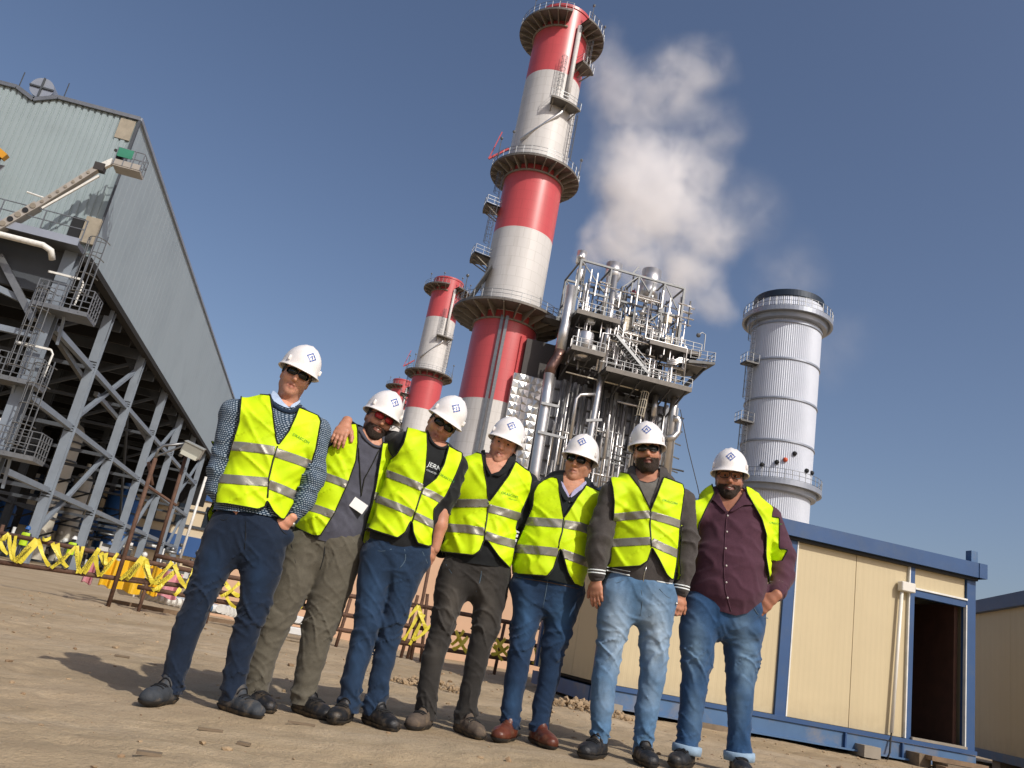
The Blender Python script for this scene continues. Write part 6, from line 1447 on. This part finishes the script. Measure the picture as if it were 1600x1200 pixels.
    for sgn in (-1, 1):
        lug = MB().box((sgn * (a_ * .905), -.055, .056), (.014, .018, .026))
        o = mesh_ob('slot_lug', hat(np.concatenate(lug.v)), lug.f, m['hat'], hatob, True); bv = o.modifiers.new('b', 'BEVEL'); bv.width = .004; bv.segments = 2
    polys = []
    def dia(cx, cz_, r): return [(cx, cz_ + r), (cx + r, cz_), (cx, cz_ - r), (cx - r, cz_)]
    R0, w_ = .031, .0085
    for q in range(4):
        an = math.pi / 2 * q
        def rt(x, z): return (x * math.cos(an) - z * math.sin(an), x * math.sin(an) + z * math.cos(an))
        f0 = lambda s_, d_: rt(*((s_ * R0 * (1 - d_)), (1 - s_) * R0 * (1 - d_)))
        for (s0, s1) in ((0.0, .20), (.27, .73), (.80, 1.0)): polys.append([f0(s0, 0), f0(s1, 0), f0(s1, .30), f0(s0, .30)])
    polys.append([(-.011, -.008), (-.004, -.008), (.002, .011), (-.002, .011)]); polys.append([(.004, -.008), (.011, -.008), (.002, .011), (-.001, .006)])
    em = MB(); fine = []
    for pg in polys:
        if len(pg) == 4:
            A_, B_, C_, D_ = (np.array(q) for q in pg)
            for i in range(5):
                fine.append([A_ + (B_ - A_) * i / 5, A_ + (B_ - A_) * (i + 1) / 5, D_ + (C_ - D_) * (i + 1) / 5, D_ + (C_ - D_) * i / 5])
        else: fine.append(pg)
    for pg in fine:
        pts = []
        for (x, z) in pg:
            Z_ = .054 + z * .9; cc = (Z_ / ht) ** (1 / .92); yn = b_ * math.sqrt(max(.02, 1 - (x / a_) ** 2 - cc ** 2)); pts.append((x, c0[1] - yn - .0016, c0[2] + Z_ + .0008))
        em.add(pts, [tuple(range(len(pts)))])
    mesh_ob('emblem', hat(np.concatenate(em.v)), em.f, m['emblem'], hatob)
    pk = Person(); pk.T = T; pk.shirt = shirt; pk.Vs, pk.Ns = Vs, Nsn; pk.Vv, pk.Nv = Vv, Nv; pk.arms = arms; pk.N = N; pk.P = P; pk.ex, pk.vd = ex, vdir; pk.Vl, pk.Nl = Vl, Nl; pk.trousers = trous; pk.vest = vest
    pk.toW = toW
    return pk

def thing_part(name, parent):
    o = bpy.data.objects.new(name, None); COL.objects.link(o); o.empty_display_size = .1; o.parent = parent; return o

# ------------------------------------------------------------------ the seven men, traced from the photo at their own distances
PM = people_mats()
PM['sweater'] = mat_sweater(); PM['sweater_rib'] = mat_cloth('dark_rib_knit', '16283c')
PM['grey_shirt'] = mat_cloth('grey_shirt_cloth', '4a4b56'); PM['black_tee'] = mat_cloth('black_cotton', '1a1c1e'); PM['black_polo'] = mat_cloth('black_polo_cotton', '15181a')
PM['dark_shirt'] = mat_cloth('dark_shirt_cloth', '1b2224'); PM['grey_jacket'] = mat_cloth('charcoal_fleece', '45413f', .2, 60, .4)
PM['purple'] = mat_cloth('plum_shirt_cloth', '4a2c3a'); PM['blue_collar'] = mat_cloth('pale_blue_cotton', 'a9bcd6')
PM['grey_tee'] = mat_cloth('grey_marl', '6f6d68'); PM['lilac'] = mat_cloth('lilac_cotton', 'a8a5c4'); PM['denim_inside'] = mat_cloth('denim_inside', '8ba3b8')
PM['jean_dark'] = mat_cloth('dark_denim', '122033', .2, 60, .3, fade='1d3450'); PM['jean_blue'] = mat_cloth('blue_denim', '1b2f47', .2, 60, .3, fade='2f4b6c')
PM['jean_black'] = mat_cloth('black_denim', '2c2a28', .2, 60, .3, fade='54504a'); PM['jean_mid'] = mat_cloth('mid_denim', '192f4a', .2, 60, .3, fade='3c6188')
PM['jean_light'] = mat_cloth('washed_denim', '4b6d8e', .2, 50, .3, fade='a3b6c6'); PM['jean_used'] = mat_cloth('worn_denim', '24456a', .2, 50, .3, fade='7e9cb4')
PM['khaki'] = mat_cloth('khaki_twill', '59554a', .15, 50, .3); PM['stitch'] = mat_cloth('denim_stitch', '4d6070', bump=0); PM['dark_seam'] = mat_cloth('dark_seam', '0f151c', bump=0)
PM['skin_a'] = mat_skin('skin_light_tan', 'cf957a', '8c4a42', '6b5347'); PM['skin_b'] = mat_skin('skin_olive', 'c08a6e', '8a5048', '4a382e')
PM['skin_c'] = mat_skin('skin_tan', 'b78167', '7d4640', '55423a'); PM['skin_d'] = mat_skin('skin_brown', 'a9745c', '774540', '3c2c25')

def cr(ox, oy, s): return lambda pts: [(ox + s * x, oy + s * y) for x, y in pts]
A1 = cr(230, 530, .2665); A2 = cr(440, 590, .24167); A3 = cr(640, 610, .25); A4 = cr(880, 640, .29992)
def strip(c, pls, hw, s): return [(c(p), hw * s) for p in pls]
down = lambda a=0, b=0: (lambda ex, vd: -np.array([0, 0, 1.0]) + a * ex + b * vd)
vec = lambda a, b, c: (lambda ex, vd: a * ex + b * vd + c * np.array([0, 0, 1.0]))

CREW = []
CREW.append(dict(seed=1, hole=A1([(752, 318), (775, 345), (800, 378), (832, 395), (880, 378), (925, 330), (900, 250), (750, 240)]),
    flaps=[(A1([(738, 306), (722, 340), (745, 372), (800, 402), (832, 406), (800, 374), (760, 322)]), 'blue_collar', 'collar', .006), (A1([(832, 406), (862, 402), (892, 378), (896, 360), (870, 372), (840, 390)]), 'blue_collar', 'collar', .006)],
    neck_lines=[(A1([(716, 335), (738, 385), (795, 422), (850, 428), (895, 398)]), .012, 'sweater_rib', 'neck_band')], Y=4.48, feet=(322, 1100), yaw=4, label="tallest man at the left end in a navy patterned knit sweater and yellow vest",
    torso=[(384, 850, 44, .8), (388, 815, 57, .72), (400, 770, 55, .68), (421, 712, 59, .66), (434, 668, 60, .62), (440, 645, 44, .6)], neck=(447, 630),
    shL=(366, 645, 22, 1, -.02), shR=(497, 673, 19, 1, .02), armL=[(346, 730, 20), (341, 762, 17), (348, 790, 12)], armR=[(489, 748, 17), (474, 785, 15), (456, 812, 10)],
    vest_out=A1([(552, 328), (640, 322), (720, 328), (800, 300), (890, 398), (1003, 448), (1018, 480), (990, 640), (955, 750), (912, 800), (862, 955), (805, 1055), (785, 1052), (738, 1008), (705, 945), (690, 982), (650, 997), (470, 965), (400, 960), (420, 800), (478, 690), (538, 480)]),
    vest_open=A1([(700, 300), (722, 330), (738, 440), (750, 540), (764, 628), (830, 540), (872, 450), (892, 395), (880, 300)]), zip=A1([(764, 628), (735, 720), (712, 820), (706, 930)]),
    stripes=strip(A1, [[(440, 622), (560, 630), (650, 640), (748, 655)], [(748, 662), (860, 700), (1000, 752)], [(400, 815), (500, 822), (600, 830), (710, 838)], [(712, 850), (800, 885), (920, 940)]], 27, .2665),
    letters=[('ORASCOM', 470.2, 685.5, 29, 6.2, 'letter_green')], shirt='sweater', shirt_name='sweater',
    hem_poly=[(300, 794), (345, 797), (395, 801), (450, 812), (520, 826)], cuffs=[('sweater_rib', .06), ('sweater_rib', .06)],
    hips=[(398, 775, 49, .75), (390, 812, 55, .75), (383, 850, 48, .8)], legL=[(350, 835, 33), (338, 872, 32), (315, 930, 26), (290, 990, 24), (275, 1040, 21), (270, 1066, 20)],
    legR=[(414, 845, 36), (407, 900, 32), (395, 955, 26), (376, 1015, 22), (369, 1050, 20), (366, 1074, 20)], trousers='jean_dark', shoes=[(-22, -.01), (38, .01)], shoe='shoe_grey',
    fades=[(330, 885, 18, 40, .8), (400, 900, 16, 45, .8)], seams=[([(383, 800), (384, 830), (382, 858)], .003, 'dark_seam', 'fly_seam'), ([(335, 803), (350, 815), (362, 800)], .003, 'dark_seam', 'pocket_seam'), ([(428, 802), (440, 830), (455, 838)], .003, 'dark_seam', 'pocket_seam')],
    pocket_bulge=[(346, 815, .045, -.02), (447, 838, .04, -.02)],
    hands=[dict(w=(346, 793, -.03), d=vec(.5, .1, -1), n=vec(-.6, -.8, 0), t=-1, curl=.2, s=.9), dict(w=(452, 814, -.05), d=vec(-.55, .25, -.9), n=vec(.5, -.8, 0), t=1, curl=.25, s=.9)],
    head=(466, 583), hrot=(11.5, 3, 4), hat_yaw=14, glasses='wrap', skin='skin_a', stubble=.35))
CREW.append(dict(seed=2, hole=A2([(525, 340), (555, 395), (595, 432), (635, 440), (655, 420), (640, 300), (530, 280)]), neck_lines=[(A2([(505, 345), (545, 405), (595, 443), (640, 450), (660, 425)]), .009, 'grey_shirt', 'neck_band')], Y=4.74, feet=(435, 1105), yaw=6, label="bearded man with red mirrored sunglasses and a white badge on a lanyard, vest open",
    torso=[(512, 855, 46, .8), (520, 825, 54, .74), (540, 780, 53, .7), (556, 740, 52, .66), (568, 705, 50, .6), (574, 690, 38, .6)], neck=(578, 697),
    shL=(527, 702, 20, 1, 0), shR=(612, 715, 18, 1, .06), armL=[(497, 760, 20, 1, .04), (478, 800, 17, 1, .02), (455, 835, 12, 1, .02)], armR=[(622, 780, 18, 1, .14), (618, 810, 16, 1, .16), (600, 840, 11, 1, .14)],
    vest_out=A2([(330, 430), (380, 300), (600, 300), (655, 420), (760, 430), (800, 600), (760, 850), (680, 950), (600, 1000), (560, 1080), (530, 1138), (498, 1120), (250, 1022), (205, 1022), (105, 976), (20, 900), (150, 780), (240, 620), (250, 545), (290, 500), (300, 450)]),
    vest_open=A2([(480, 280), (492, 335), (494, 420), (480, 540), (430, 680), (340, 880), (250, 1022), (235, 1100), (500, 1160), (545, 950), (590, 800), (610, 700), (640, 520), (652, 430), (640, 280)]),
    stripes=strip(A2, [[(200, 615), (260, 632), (340, 660), (430, 695)], [(130, 815), (190, 838), (260, 860), (340, 890)], [(590, 762), (700, 790)], [(530, 962), (640, 990)]], 26, .24167),
    shirt='grey_shirt', hem_poly=[(440, 830), (480, 840), (520, 848), (560, 858), (610, 866)], cuffs=[],
    hips=[(528, 805, 47, .75), (518, 840, 53, .75), (510, 870, 46, .8)], legL=[(476, 855, 34), (462, 900, 34), (432, 965, 31), (412, 1020, 26), (405, 1055, 23), (400, 1072, 22)],
    legR=[(536, 860, 36), (518, 915, 34), (500, 975, 31), (486, 1030, 26), (478, 1065, 22), (474, 1085, 21)], trousers='khaki', shoes=[(30, .0), (36, .02)], shoe='shoe_black',
    seams=[([(508, 845), (506, 870), (500, 890)], .003, 'dark_seam', 'fly_seam'), ([(455, 850), (462, 880)], .0025, 'dark_seam', 'pocket_seam')],
    hands=[], head=(600, 653), hrot=(14, 12, 2), hat_yaw=6, glasses='red', skin='skin_b', stubble=.8, beard=.006, smile=.7, teeth=True))
CREW.append(dict(seed=3, hole=A2([(948, 352), (965, 400), (1000, 436), (1040, 450), (1068, 440), (1080, 400), (1000, 290), (940, 300)]), neck_lines=[(A2([(942, 350), (962, 408), (1000, 446), (1042, 460), (1078, 440)]), .009, 'black_tee', 'neck_band')], Y=4.63, feet=(568, 1135), yaw=2, label="man in a black printed T-shirt with his arm round the bearded man's shoulders",
    torso=[(622, 862, 44, .8), (626, 842, 50, .74), (640, 795, 51, .68), (656, 750, 50, .66), (668, 718, 50, .6), (672, 702, 38, .6)], neck=(672, 712),
    shL=(634, 696, 21, 1, .0), shR=(714, 727, 17, 1, .02), armL=[(592, 690, 20, 1, .24), (562, 684, 16, 1, .30), (543, 668, 12, 1, .24)], armR=[(698, 770, 19, 1, .0), (691, 797, 15, 1, 0)], no_stub=(0, 0),
    vest_out=A2([(815, 320), (870, 300), (940, 345), (1000, 300), (1085, 445), (1168, 488), (1168, 520), (1130, 620), (1060, 765), (985, 850), (982, 960), (970, 1085), (950, 1090), (880, 1070), (852, 1005), (845, 930), (835, 925), (800, 1000), (750, 1036), (590, 985), (540, 960), (580, 800), (640, 700), (660, 620), (700, 530), (745, 495), (790, 420)]),
    vest_open=A2([(920, 300), (940, 360), (944, 460), (933, 580), (914, 715), (1000, 650), (1050, 560), (1080, 450), (1060, 330)]), zip=A2([(914, 715), (890, 790), (860, 880), (846, 930)]),
    stripes=strip(A2, [[(620, 600), (695, 625), (800, 665), (912, 712)], [(914, 732), (980, 760), (1100, 830)], [(560, 765), (640, 792), (740, 830), (852, 880)], [(860, 892), (920, 920), (1010, 965)]], 24, .24167),
    letters=[('ORASCOM', 697.5, 747, 30, 5.4, 'letter_green')], shirt='black_tee', shirt_letters=[('JERN', 679, 729.5, 24, 10.5, 'letter_white'), ('COLLECTION', 675, 738, 24, 3.4, 'letter_white')],
    hem_poly=[(560, 838), (600, 850), (640, 856), (690, 862)], cuffs=[],
    hips=[(638, 815, 45, .75), (628, 850, 51, .75), (618, 880, 44, .8)], legL=[(592, 868, 31), (584, 915, 27), (574, 975, 24), (559, 1030, 21), (550, 1065, 19), (546, 1096, 19)],
    legR=[(640, 875, 29), (628, 918, 26), (613, 975, 21), (600, 1030, 19), (592, 1062, 18), (588, 1088, 18)], trousers='jean_blue', shoes=[(-12, -.01), (32, .01)], shoe='shoe_black',
    fades=[(580, 925, 16, 45, .8), (560, 1020, 12, 40, .5), (625, 915, 10, 30, .4)], seams=[([(632, 858), (634, 875), (624, 888)], .003, 'stitch', 'fly_seam'), ([(572, 845), (590, 862), (612, 858)], .0025, 'stitch', 'pocket_seam'), ([(660, 862), (668, 880)], .0025, 'stitch', 'pocket_seam')],
    pocket_bulge=[(664, 882, .035, -.02)],
    hands=[dict(w=(540, 662, .03), d=vec(-.12, -.62, -1), n=vec(-.1, -1, .55), t=-1, curl=.3, spread=.9, s=1.08), dict(w=(679, 858, -.03), fore=(691, 797, -.01), d=vec(-.35, .0, -1), n=vec(.7, -.7, 0), t=1, curl=.9, s=.92)],
    head=(694, 663), hrot=(21, 9, 12), hat_yaw=2, hat_pitch=4, glasses='wrap', skin='skin_c', stubble=.4))
CREW.append(dict(seed=4, hole=A3([(470, 385), (482, 460), (512, 522), (560, 505), (602, 455), (632, 395), (600, 320), (470, 330)]),
    flaps=[(A3([(447, 388), (474, 380), (484, 465), (514, 528), (492, 522), (462, 455)]), 'black_polo', 'collar', .009), (A3([(514, 528), (562, 508), (604, 458), (634, 398), (662, 415), (652, 465), (606, 512), (560, 540)]), 'black_polo', 'collar', .009)], Y=4.76, feet=(695, 1147), yaw=-2, label="smiling bare-eyed man in a black polo shirt and black jeans, fourth in the row",
    torso=[(742, 892, 46, .8), (746, 868, 52, .74), (752, 830, 52, .68), (764, 780, 53, .66), (773, 745, 52, .6), (776, 732, 40, .6)], neck=(773, 738),
    shL=(728, 740, 20, 1, .02), shR=(824, 758, 18, 1, .02), armL=[(708, 800, 19, 1, .08), (700, 840, 16, 1, .1), (690, 860, 12, 1, .12)], armR=[(822, 812, 19, 1, .02), (836, 835, 16, 1, .1), (850, 850, 12, 1, .14)],
    vest_out=A3([(325, 420), (390, 380), (460, 398), (540, 360), (655, 440), (752, 510), (768, 545), (752, 640), (700, 750), (690, 820), (668, 900), (655, 990), (642, 1100), (628, 1110), (560, 1040), (488, 940), (465, 935), (440, 1000), (400, 1030), (215, 1010), (150, 1000), (200, 820), (262, 690), (300, 580), (318, 480)]),
    vest_open=A3([(440, 340), (457, 420), (464, 480), (480, 570), (493, 700), (540, 640), (620, 530), (660, 450), (640, 360)]), zip=A3([(493, 700), (485, 790), (470, 880), (468, 935)]),
    stripes=strip(A3, [[(240, 705), (390, 705), (492, 705)], [(494, 736), (590, 762), (760, 810)], [(180, 855), (350, 865), (466, 884)], [(472, 904), (560, 935), (720, 978)]], 26, .25),
    letters=[('ORASCOM', 796, 773.5, 16, 5.6, 'letter_green'), ('TELECOM', 801, 780.5, 14, 3.0, 'letter_green')], shirt='black_polo', hem_poly=[(660, 870), (700, 876), (750, 882), (800, 890), (840, 895)], cuffs=[],
    hips=[(750, 850, 48, .75), (745, 880, 52, .75), (740, 905, 44, .8)], legL=[(714, 895, 31), (704, 930, 27), (692, 975, 23), (677, 1030, 20), (669, 1072, 18), (666, 1108, 18)],
    legR=[(770, 898, 31), (764, 935, 28), (757, 980, 24), (744, 1035, 20), (734, 1080, 18), (728, 1116, 18)], trousers='jean_black', shoes=[(-16, .0), (26, .0)], shoe='shoe_taupe',
    fades=[(705, 940, 14, 40, .9), (760, 945, 15, 45, .7), (680, 1020, 12, 30, .4)], seams=[([(752, 876), (752, 900), (744, 925)], .003, 'stitch', 'fly_seam'), ([(697, 882), (706, 896)], .0025, 'stitch', 'pocket_seam')],
    hands=[], head=(787, 691), hrot=(11, -4, 3), hat_yaw=6, skin='skin_a', stubble=.25, smile=.55, teeth=True, hair='hair_brown'))
CREW.append(dict(seed=5, hole=A3([(962, 585), (985, 632), (1003, 664), (1022, 628), (1068, 592), (1098, 565), (1090, 490), (960, 510)]),
    flaps=[(A3([(943, 568), (962, 584), (985, 630), (1001, 668), (990, 672), (960, 622)]), 'lilac', 'inner_collar', .006), (A3([(1001, 668), (1021, 628), (1068, 593), (1097, 568), (1100, 600), (1050, 642), (1010, 674)]), 'lilac', 'inner_collar', .006), (A3([(926, 545), (944, 568), (960, 620), (992, 674), (976, 694), (942, 640)]), 'dark_shirt', 'collar', .010), (A3([(998, 692), (1015, 672), (1055, 640), (1102, 596), (1110, 625), (1062, 672), (1018, 704)]), 'dark_shirt', 'collar', .010)], Y=4.70, feet=(820, 1165), yaw=-6, label="stocky clean-shaven older man with dark sunglasses and brown leather boots",
    torso=[(854, 915, 48, .84), (858, 892, 55, .84), (866, 855, 55, .82), (878, 805, 54, .72), (886, 775, 53, .62), (889, 760, 40, .6)], neck=(888, 768),
    shL=(842, 772, 19, 1, .02), shR=(932, 790, 19, 1, .02), armL=[(800, 762, 17, 1, .22), (772, 745, 14, 1, .26), (752, 728, 11, 1, .22)], armR=[(938, 845, 19, 1, .06), (940, 880, 16, 1, .1), (935, 915, 11, 1, .1)], no_stub=(1, 0),
    vest_out=A3([(840, 560), (890, 540), (935, 550), (1000, 520), (1100, 590), (1188, 630), (1240, 700), (1250, 1000), (1230, 1240), (1110, 1238), (1030, 1210), (990, 1140), (948, 988), (940, 990), (900, 1110), (860, 1160), (675, 1147), (600, 1140), (650, 1000), (720, 850), (770, 720), (775, 640), (800, 590)]),
    vest_open=A3([(915, 500), (932, 575), (938, 640), (948, 700), (964, 798), (1000, 745), (1050, 665), (1100, 600), (1080, 500)]), zip=A3([(964, 798), (955, 880), (935, 950), (930, 985)]),
    stripes=strip(A3, [[(690, 815), (850, 825), (960, 832)], [(966, 836), (1060, 850), (1220, 905)], [(620, 985), (810, 1000), (928, 1012)], [(945, 1015), (1030, 1045), (1200, 1110)]], 27, .25),
    shirt='dark_shirt', hem_poly=[(780, 895), (810, 902), (860, 906), (910, 918), (960, 930)], cuffs=[], buttons=[(888, 777), (890, 784)],
    hips=[(864, 872, 50, .8), (858, 900, 54, .8), (852, 928, 46, .8)], legL=[(824, 918, 32), (826, 950, 26), (816, 1000, 22), (806, 1060, 20), (799, 1105, 18), (797, 1132, 18)],
    legR=[(884, 925, 32), (876, 960, 27), (866, 1008, 22), (858, 1060, 20), (847, 1105, 18), (843, 1138, 18)], trousers='jean_mid', shoes=[(-14, .0), (22, .0)], shoe='shoe_brown', leg_gap=.065,
    fades=[(820, 965, 13, 40, .8), (876, 960, 16, 35, .8), (800, 1090, 12, 30, .4)], seams=[([(856, 906), (852, 930), (848, 950)], .003, 'stitch', 'fly_seam'), ([(806, 902), (858, 910), (912, 922)], .0045, 'belt', 'belt')],
    hands=[dict(w=(752, 722, .14), d=vec(-.85, -.55, -.55), n=vec(-.35, -.35, .9), t=-1, curl=.35, spread=.6, s=.95)],
    head=(901, 717), hrot=(7, -12, 0), hat_yaw=4, glasses='dark', skin='skin_b', stubble=.15, face_w=1.05))
CREW.append(dict(seed=6, hole=A4([(380, 345), (400, 368), (440, 380), (485, 368), (505, 335), (490, 280), (375, 280)]),
    flaps=[(A4([(384, 362), (420, 384), (470, 380), (497, 350), (490, 405), (456, 512), (428, 462), (398, 412)]), 'grey_tee', 'undershirt', .003), (A4([(340, 312), (368, 298), (386, 345), (402, 402), (442, 482), (432, 486), (388, 424), (346, 368)]), 'grey_jacket', 'collar', .010), (A4([(502, 300), (532, 308), (544, 350), (518, 365), (492, 432), (460, 500), (458, 482), (486, 402), (500, 345)]), 'grey_jacket', 'collar', .010)],
    neck_lines=[(A4([(358, 314), (366, 345), (374, 372)]), .004, 'letter_white', 'collar_band'), (A4([(516, 306), (522, 332), (518, 356)]), .004, 'letter_white', 'collar_band')], Y=4.44, feet=(967, 1190), yaw=-3, label="man with a full dark beard in a charcoal zip jacket and washed-out light jeans",
    torso=[(1000, 915, 48, .8), (1002, 885, 54, .76), (1006, 845, 54, .7), (1010, 800, 54, .66), (1013, 768, 53, .62), (1013, 752, 40, .6)], neck=(1012, 757),
    shL=(958, 772, 20, 1, .0), shR=(1066, 782, 19, 1, .0), armL=[(939, 830, 20), (934, 868, 17), (932, 898, 13)], armR=[(1072, 840, 20), (1068, 885, 17), (1063, 922, 13)],
    vest_out=A4([(246, 352), (300, 325), (345, 335), (430, 290), (525, 350), (622, 388), (632, 420), (612, 560), (600, 700), (590, 800), (576, 886), (566, 886), (540, 860), (500, 780), (462, 715), (457, 740), (440, 790), (400, 815), (215, 825), (190, 820), (205, 740), (240, 640), (262, 560), (266, 480), (258, 410)]),
    vest_open=A4([(325, 280), (348, 340), (400, 410), (440, 490), (456, 522), (490, 440), (522, 355), (520, 290)]), zip=A4([(456, 522), (452, 600), (458, 690), (461, 715)]),
    stripes=strip(A4, [[(220, 566), (350, 554), (452, 545)], [(456, 550), (530, 570), (650, 612)], [(190, 698), (340, 690), (458, 684)], [(460, 688), (520, 718), (640, 770)]], 21, .29992),
    letters=[('ORASCOM', 1046.5, 784.5, 16, 5.0, 'letter_green')], shirt='grey_jacket', shirt_name='jacket', hem_poly=[(900, 893), (945, 895), (985, 902), (1010, 916), (1058, 920), (1100, 925)],
    cuffs=[('grey_jacket', .045), ('grey_jacket', .045)], cuff_bands=True,
    shirt_lines=[([(948, 891), (984, 899)], .004, 'letter_white', 'hem_band'), ([(1026, 908), (1050, 912)], .004, 'letter_white', 'hem_band'), ([(1010, 885), (1006, 900), (1005, 912)], .0035, 'metal', 'zip'), ([(948, 886), (985, 893)], .002, 'letter_white', 'hem_band')],
    hips=[(1002, 880, 48, .78), (1000, 912, 55, .78), (998, 940, 46, .8)], legL=[(966, 930, 32), (960, 965, 28), (954, 1012, 23), (945, 1060, 22), (941, 1105, 21), (937, 1152, 17)],
    legR=[(1030, 935, 32), (1025, 970, 29), (1021, 1015, 26), (1019, 1060, 23), (1011, 1110, 21), (1005, 1160, 17)], trousers='jean_light', shoes=[(-18, .0), (14, .0)], shoe='shoe_black',
    fades=[(962, 985, 20, 60, .95), (1025, 990, 22, 60, .95), (945, 1090, 14, 30, .4), (1015, 1085, 15, 30, .4)], seams=[([(1002, 922), (1004, 940), (1000, 962)], .003, 'stitch', 'fly_seam'), ([(948, 902), (960, 912), (975, 906)], .0025, 'stitch', 'pocket_seam'), ([(1030, 920), (1045, 935), (1056, 932)], .0025, 'stitch', 'pocket_seam')],
    hands=[dict(w=(932, 904, -.0), d=vec(.14, -.05, -1), n=vec(-.45, -.9, 0), t=1, curl=.28, s=1.0), dict(w=(1063, 927, 0), d=vec(-.1, -.1, -1), n=vec(.45, -.85, 0), t=-1, curl=1.25, spread=.3, s=1.0)],
    head=(1012, 700), hrot=(-8, 1, 0), hat_yaw=-3, glasses='wrap', skin='skin_c', stubble=.9, beard=.008))
CREW.append(dict(seed=7, hole=A4([(812, 440), (834, 498), (858, 532), (882, 512), (920, 460), (948, 425), (920, 370), (805, 380)]),
    flaps=[(A4([(788, 424), (812, 438), (836, 500), (858, 538), (832, 530), (792, 486), (768, 470)]), 'purple', 'collar', .010), (A4([(859, 538), (884, 514), (924, 460), (946, 428), (978, 460), (992, 500), (942, 504), (892, 532)]), 'purple', 'collar', .010)], Y=4.50, feet=(1112, 1205), yaw=-4, label="heavy-set man at the right end in a plum button shirt with clear spectacles",
    torso=[(1131, 950, 54, .84), (1132, 920, 62, .86), (1137, 880, 63, .84), (1142, 835, 60, .74), (1143, 802, 57, .64), (1140, 785, 44, .6)], neck=(1136, 790),
    shL=(1086, 804, 20, 1, .02), shR=(1200, 812, 21, 1, .02), armL=[(1064, 830, 19, 1, .16), (1058, 800, 16, 1, .22), (1060, 776, 12, 1, .18)], armR=[(1219, 868, 22, 1, .0), (1221, 900, 19, 1, -.04), (1213, 926, 15, 1, -.10)], no_stub=(1, 0),
    vest_out=A4([(655, 500), (668, 450), (720, 400), (790, 380), (960, 400), (1080, 455), (1125, 510), (1150, 580), (1165, 650), (1174, 722), (1132, 800), (1084, 896), (1055, 900), (700, 900), (668, 842), (640, 842), (640, 600)]),
    vest_open=A4([(760, 340), (790, 434), (742, 520), (706, 600), (698, 700), (690, 760), (668, 850), (660, 930), (1078, 930), (1077, 892), (1056, 760), (1058, 650), (1035, 570), (958, 436), (940, 340)]),
    stripes=strip(A4, [[(640, 712), (720, 712)]], 22, .29992), letters=[('ORASCOM', 1212, 818, 8, 4.2, 'letter_green')], stub_len=.85, stub_pad=.022, back_bands=(), vest_label='yellow safety vest slipped wide open off the shoulders', arm_cut=.3, poly_all=True,
    shirt='purple', hem_poly=[(1060, 945), (1090, 950), (1125, 955), (1150, 962), (1168, 958), (1190, 940), (1240, 938)], cuffs=[None, ('purple', .05)],
    shirt_lines=[([(1136, 800), (1133, 840), (1131, 880), (1133, 920), (1142, 955)], .003, 'purple', 'placket')], buttons=[(1137, 806), (1136, 831), (1134, 857), (1135, 884), (1135, 910), (1137, 934)],
    hips=[(1134, 900, 56, .82), (1130, 935, 58, .82), (1126, 962, 48, .8)], legL=[(1096, 950, 33), (1090, 985, 30), (1089, 1030, 27), (1084, 1080, 23), (1078, 1130, 21), (1073, 1172, 19)],
    legR=[(1164, 950, 36), (1162, 985, 33), (1161, 1030, 29), (1156, 1080, 24), (1155, 1130, 20), (1155, 1178, 20)], trousers='jean_used', shoes=[(-14, .0), (8, .0)], shoe='shoe_black', turnups=True, leg_gap=.075,
    fades=[(1085, 1010, 16, 45, .8), (1165, 1030, 18, 50, .8), (1160, 975, 16, 25, .4), (1085, 1110, 12, 40, .4), (1152, 1100, 12, 40, .4)], seams=[([(1178, 950), (1186, 962), (1200, 966)], .003, 'stitch', 'pocket_seam')],
    pocket_bulge=[(1178, 985, .05, -.09)],
    hands=[dict(w=(1208, 934, -.14), d=vec(-.62, -.02, -.62), n=vec(.3, -.9, .25), t=1, curl=.25, s=1.1, thumb=1.2), dict(w=(1066, 772, .1), d=vec(-.35, -.75, -.5), n=vec(-.2, -.3, .95), t=-1, curl=.4, spread=.5, s=.9)],
    head=(1141, 742), hrot=(-2, 2, 0), hat_yaw=-2, glasses='clear', skin='skin_d', stubble=.9, beard=.0045, smile=1.0, teeth=True, face_w=1.07, hscale=1.08))

people = [build_person(sp, PM) for sp in CREW]

# worn extras
p1, p2, p3, p4, p5, p6, p7 = people
a = p1.arms[1]; d = (a[-1].p - a[-2].p); d /= np.linalg.norm(d); c = a[-1].p + d * .03
wt = MB(); wt.tube([c - d * .011, c + d * .011], .034, 16); wo = wt.build('wrist_watch', PM['strap'], p1.T, True)
MB().ball(c + np.array([.02, -.026, .004]), (.016, .012, .016), 12).build('watch_face', PM['metal'], wo, True)
lan = MB()
for pl in ([(560, 700), (562, 730), (563, 752), (564, 775)], [(592, 703), (580, 728), (569, 748), (564, 775)]): lan.tube(drape(resample(pl, 5), p2.Vs, p2.Ns, .004), .0035, 5)
lan.build('lanyard', PM['trim'], p2.T, True)
bc = drape([(559, 790)], p2.Vs, p2.Ns, .012)[0]; bx = p2.ex * .92 - np.array([0, 0, .38]); bx /= np.linalg.norm(bx); bn = -p2.vd; bz = np.cross(bx, bn); bz /= np.linalg.norm(bz)
MB().box(bc, (.086, .058, .004), R=np.stack([bx, bz, bn], 1)).build('badge', PM['card'], p2.T)
hw3 = p3.P(679, 858, -.03); dd = p3.P(691, 797, -.01) - hw3; dd /= np.linalg.norm(dd)
MB().tube([hw3 + dd * .035, hw3 + dd * .047], .031, 14).build('bracelet', PM['metal'], p3.T, True)
rg = p6.P(1057, 943, -.085); MB().ball(rg, (.009, .007, .008), 8).build('ring', PM['metal'], p6.T, True)
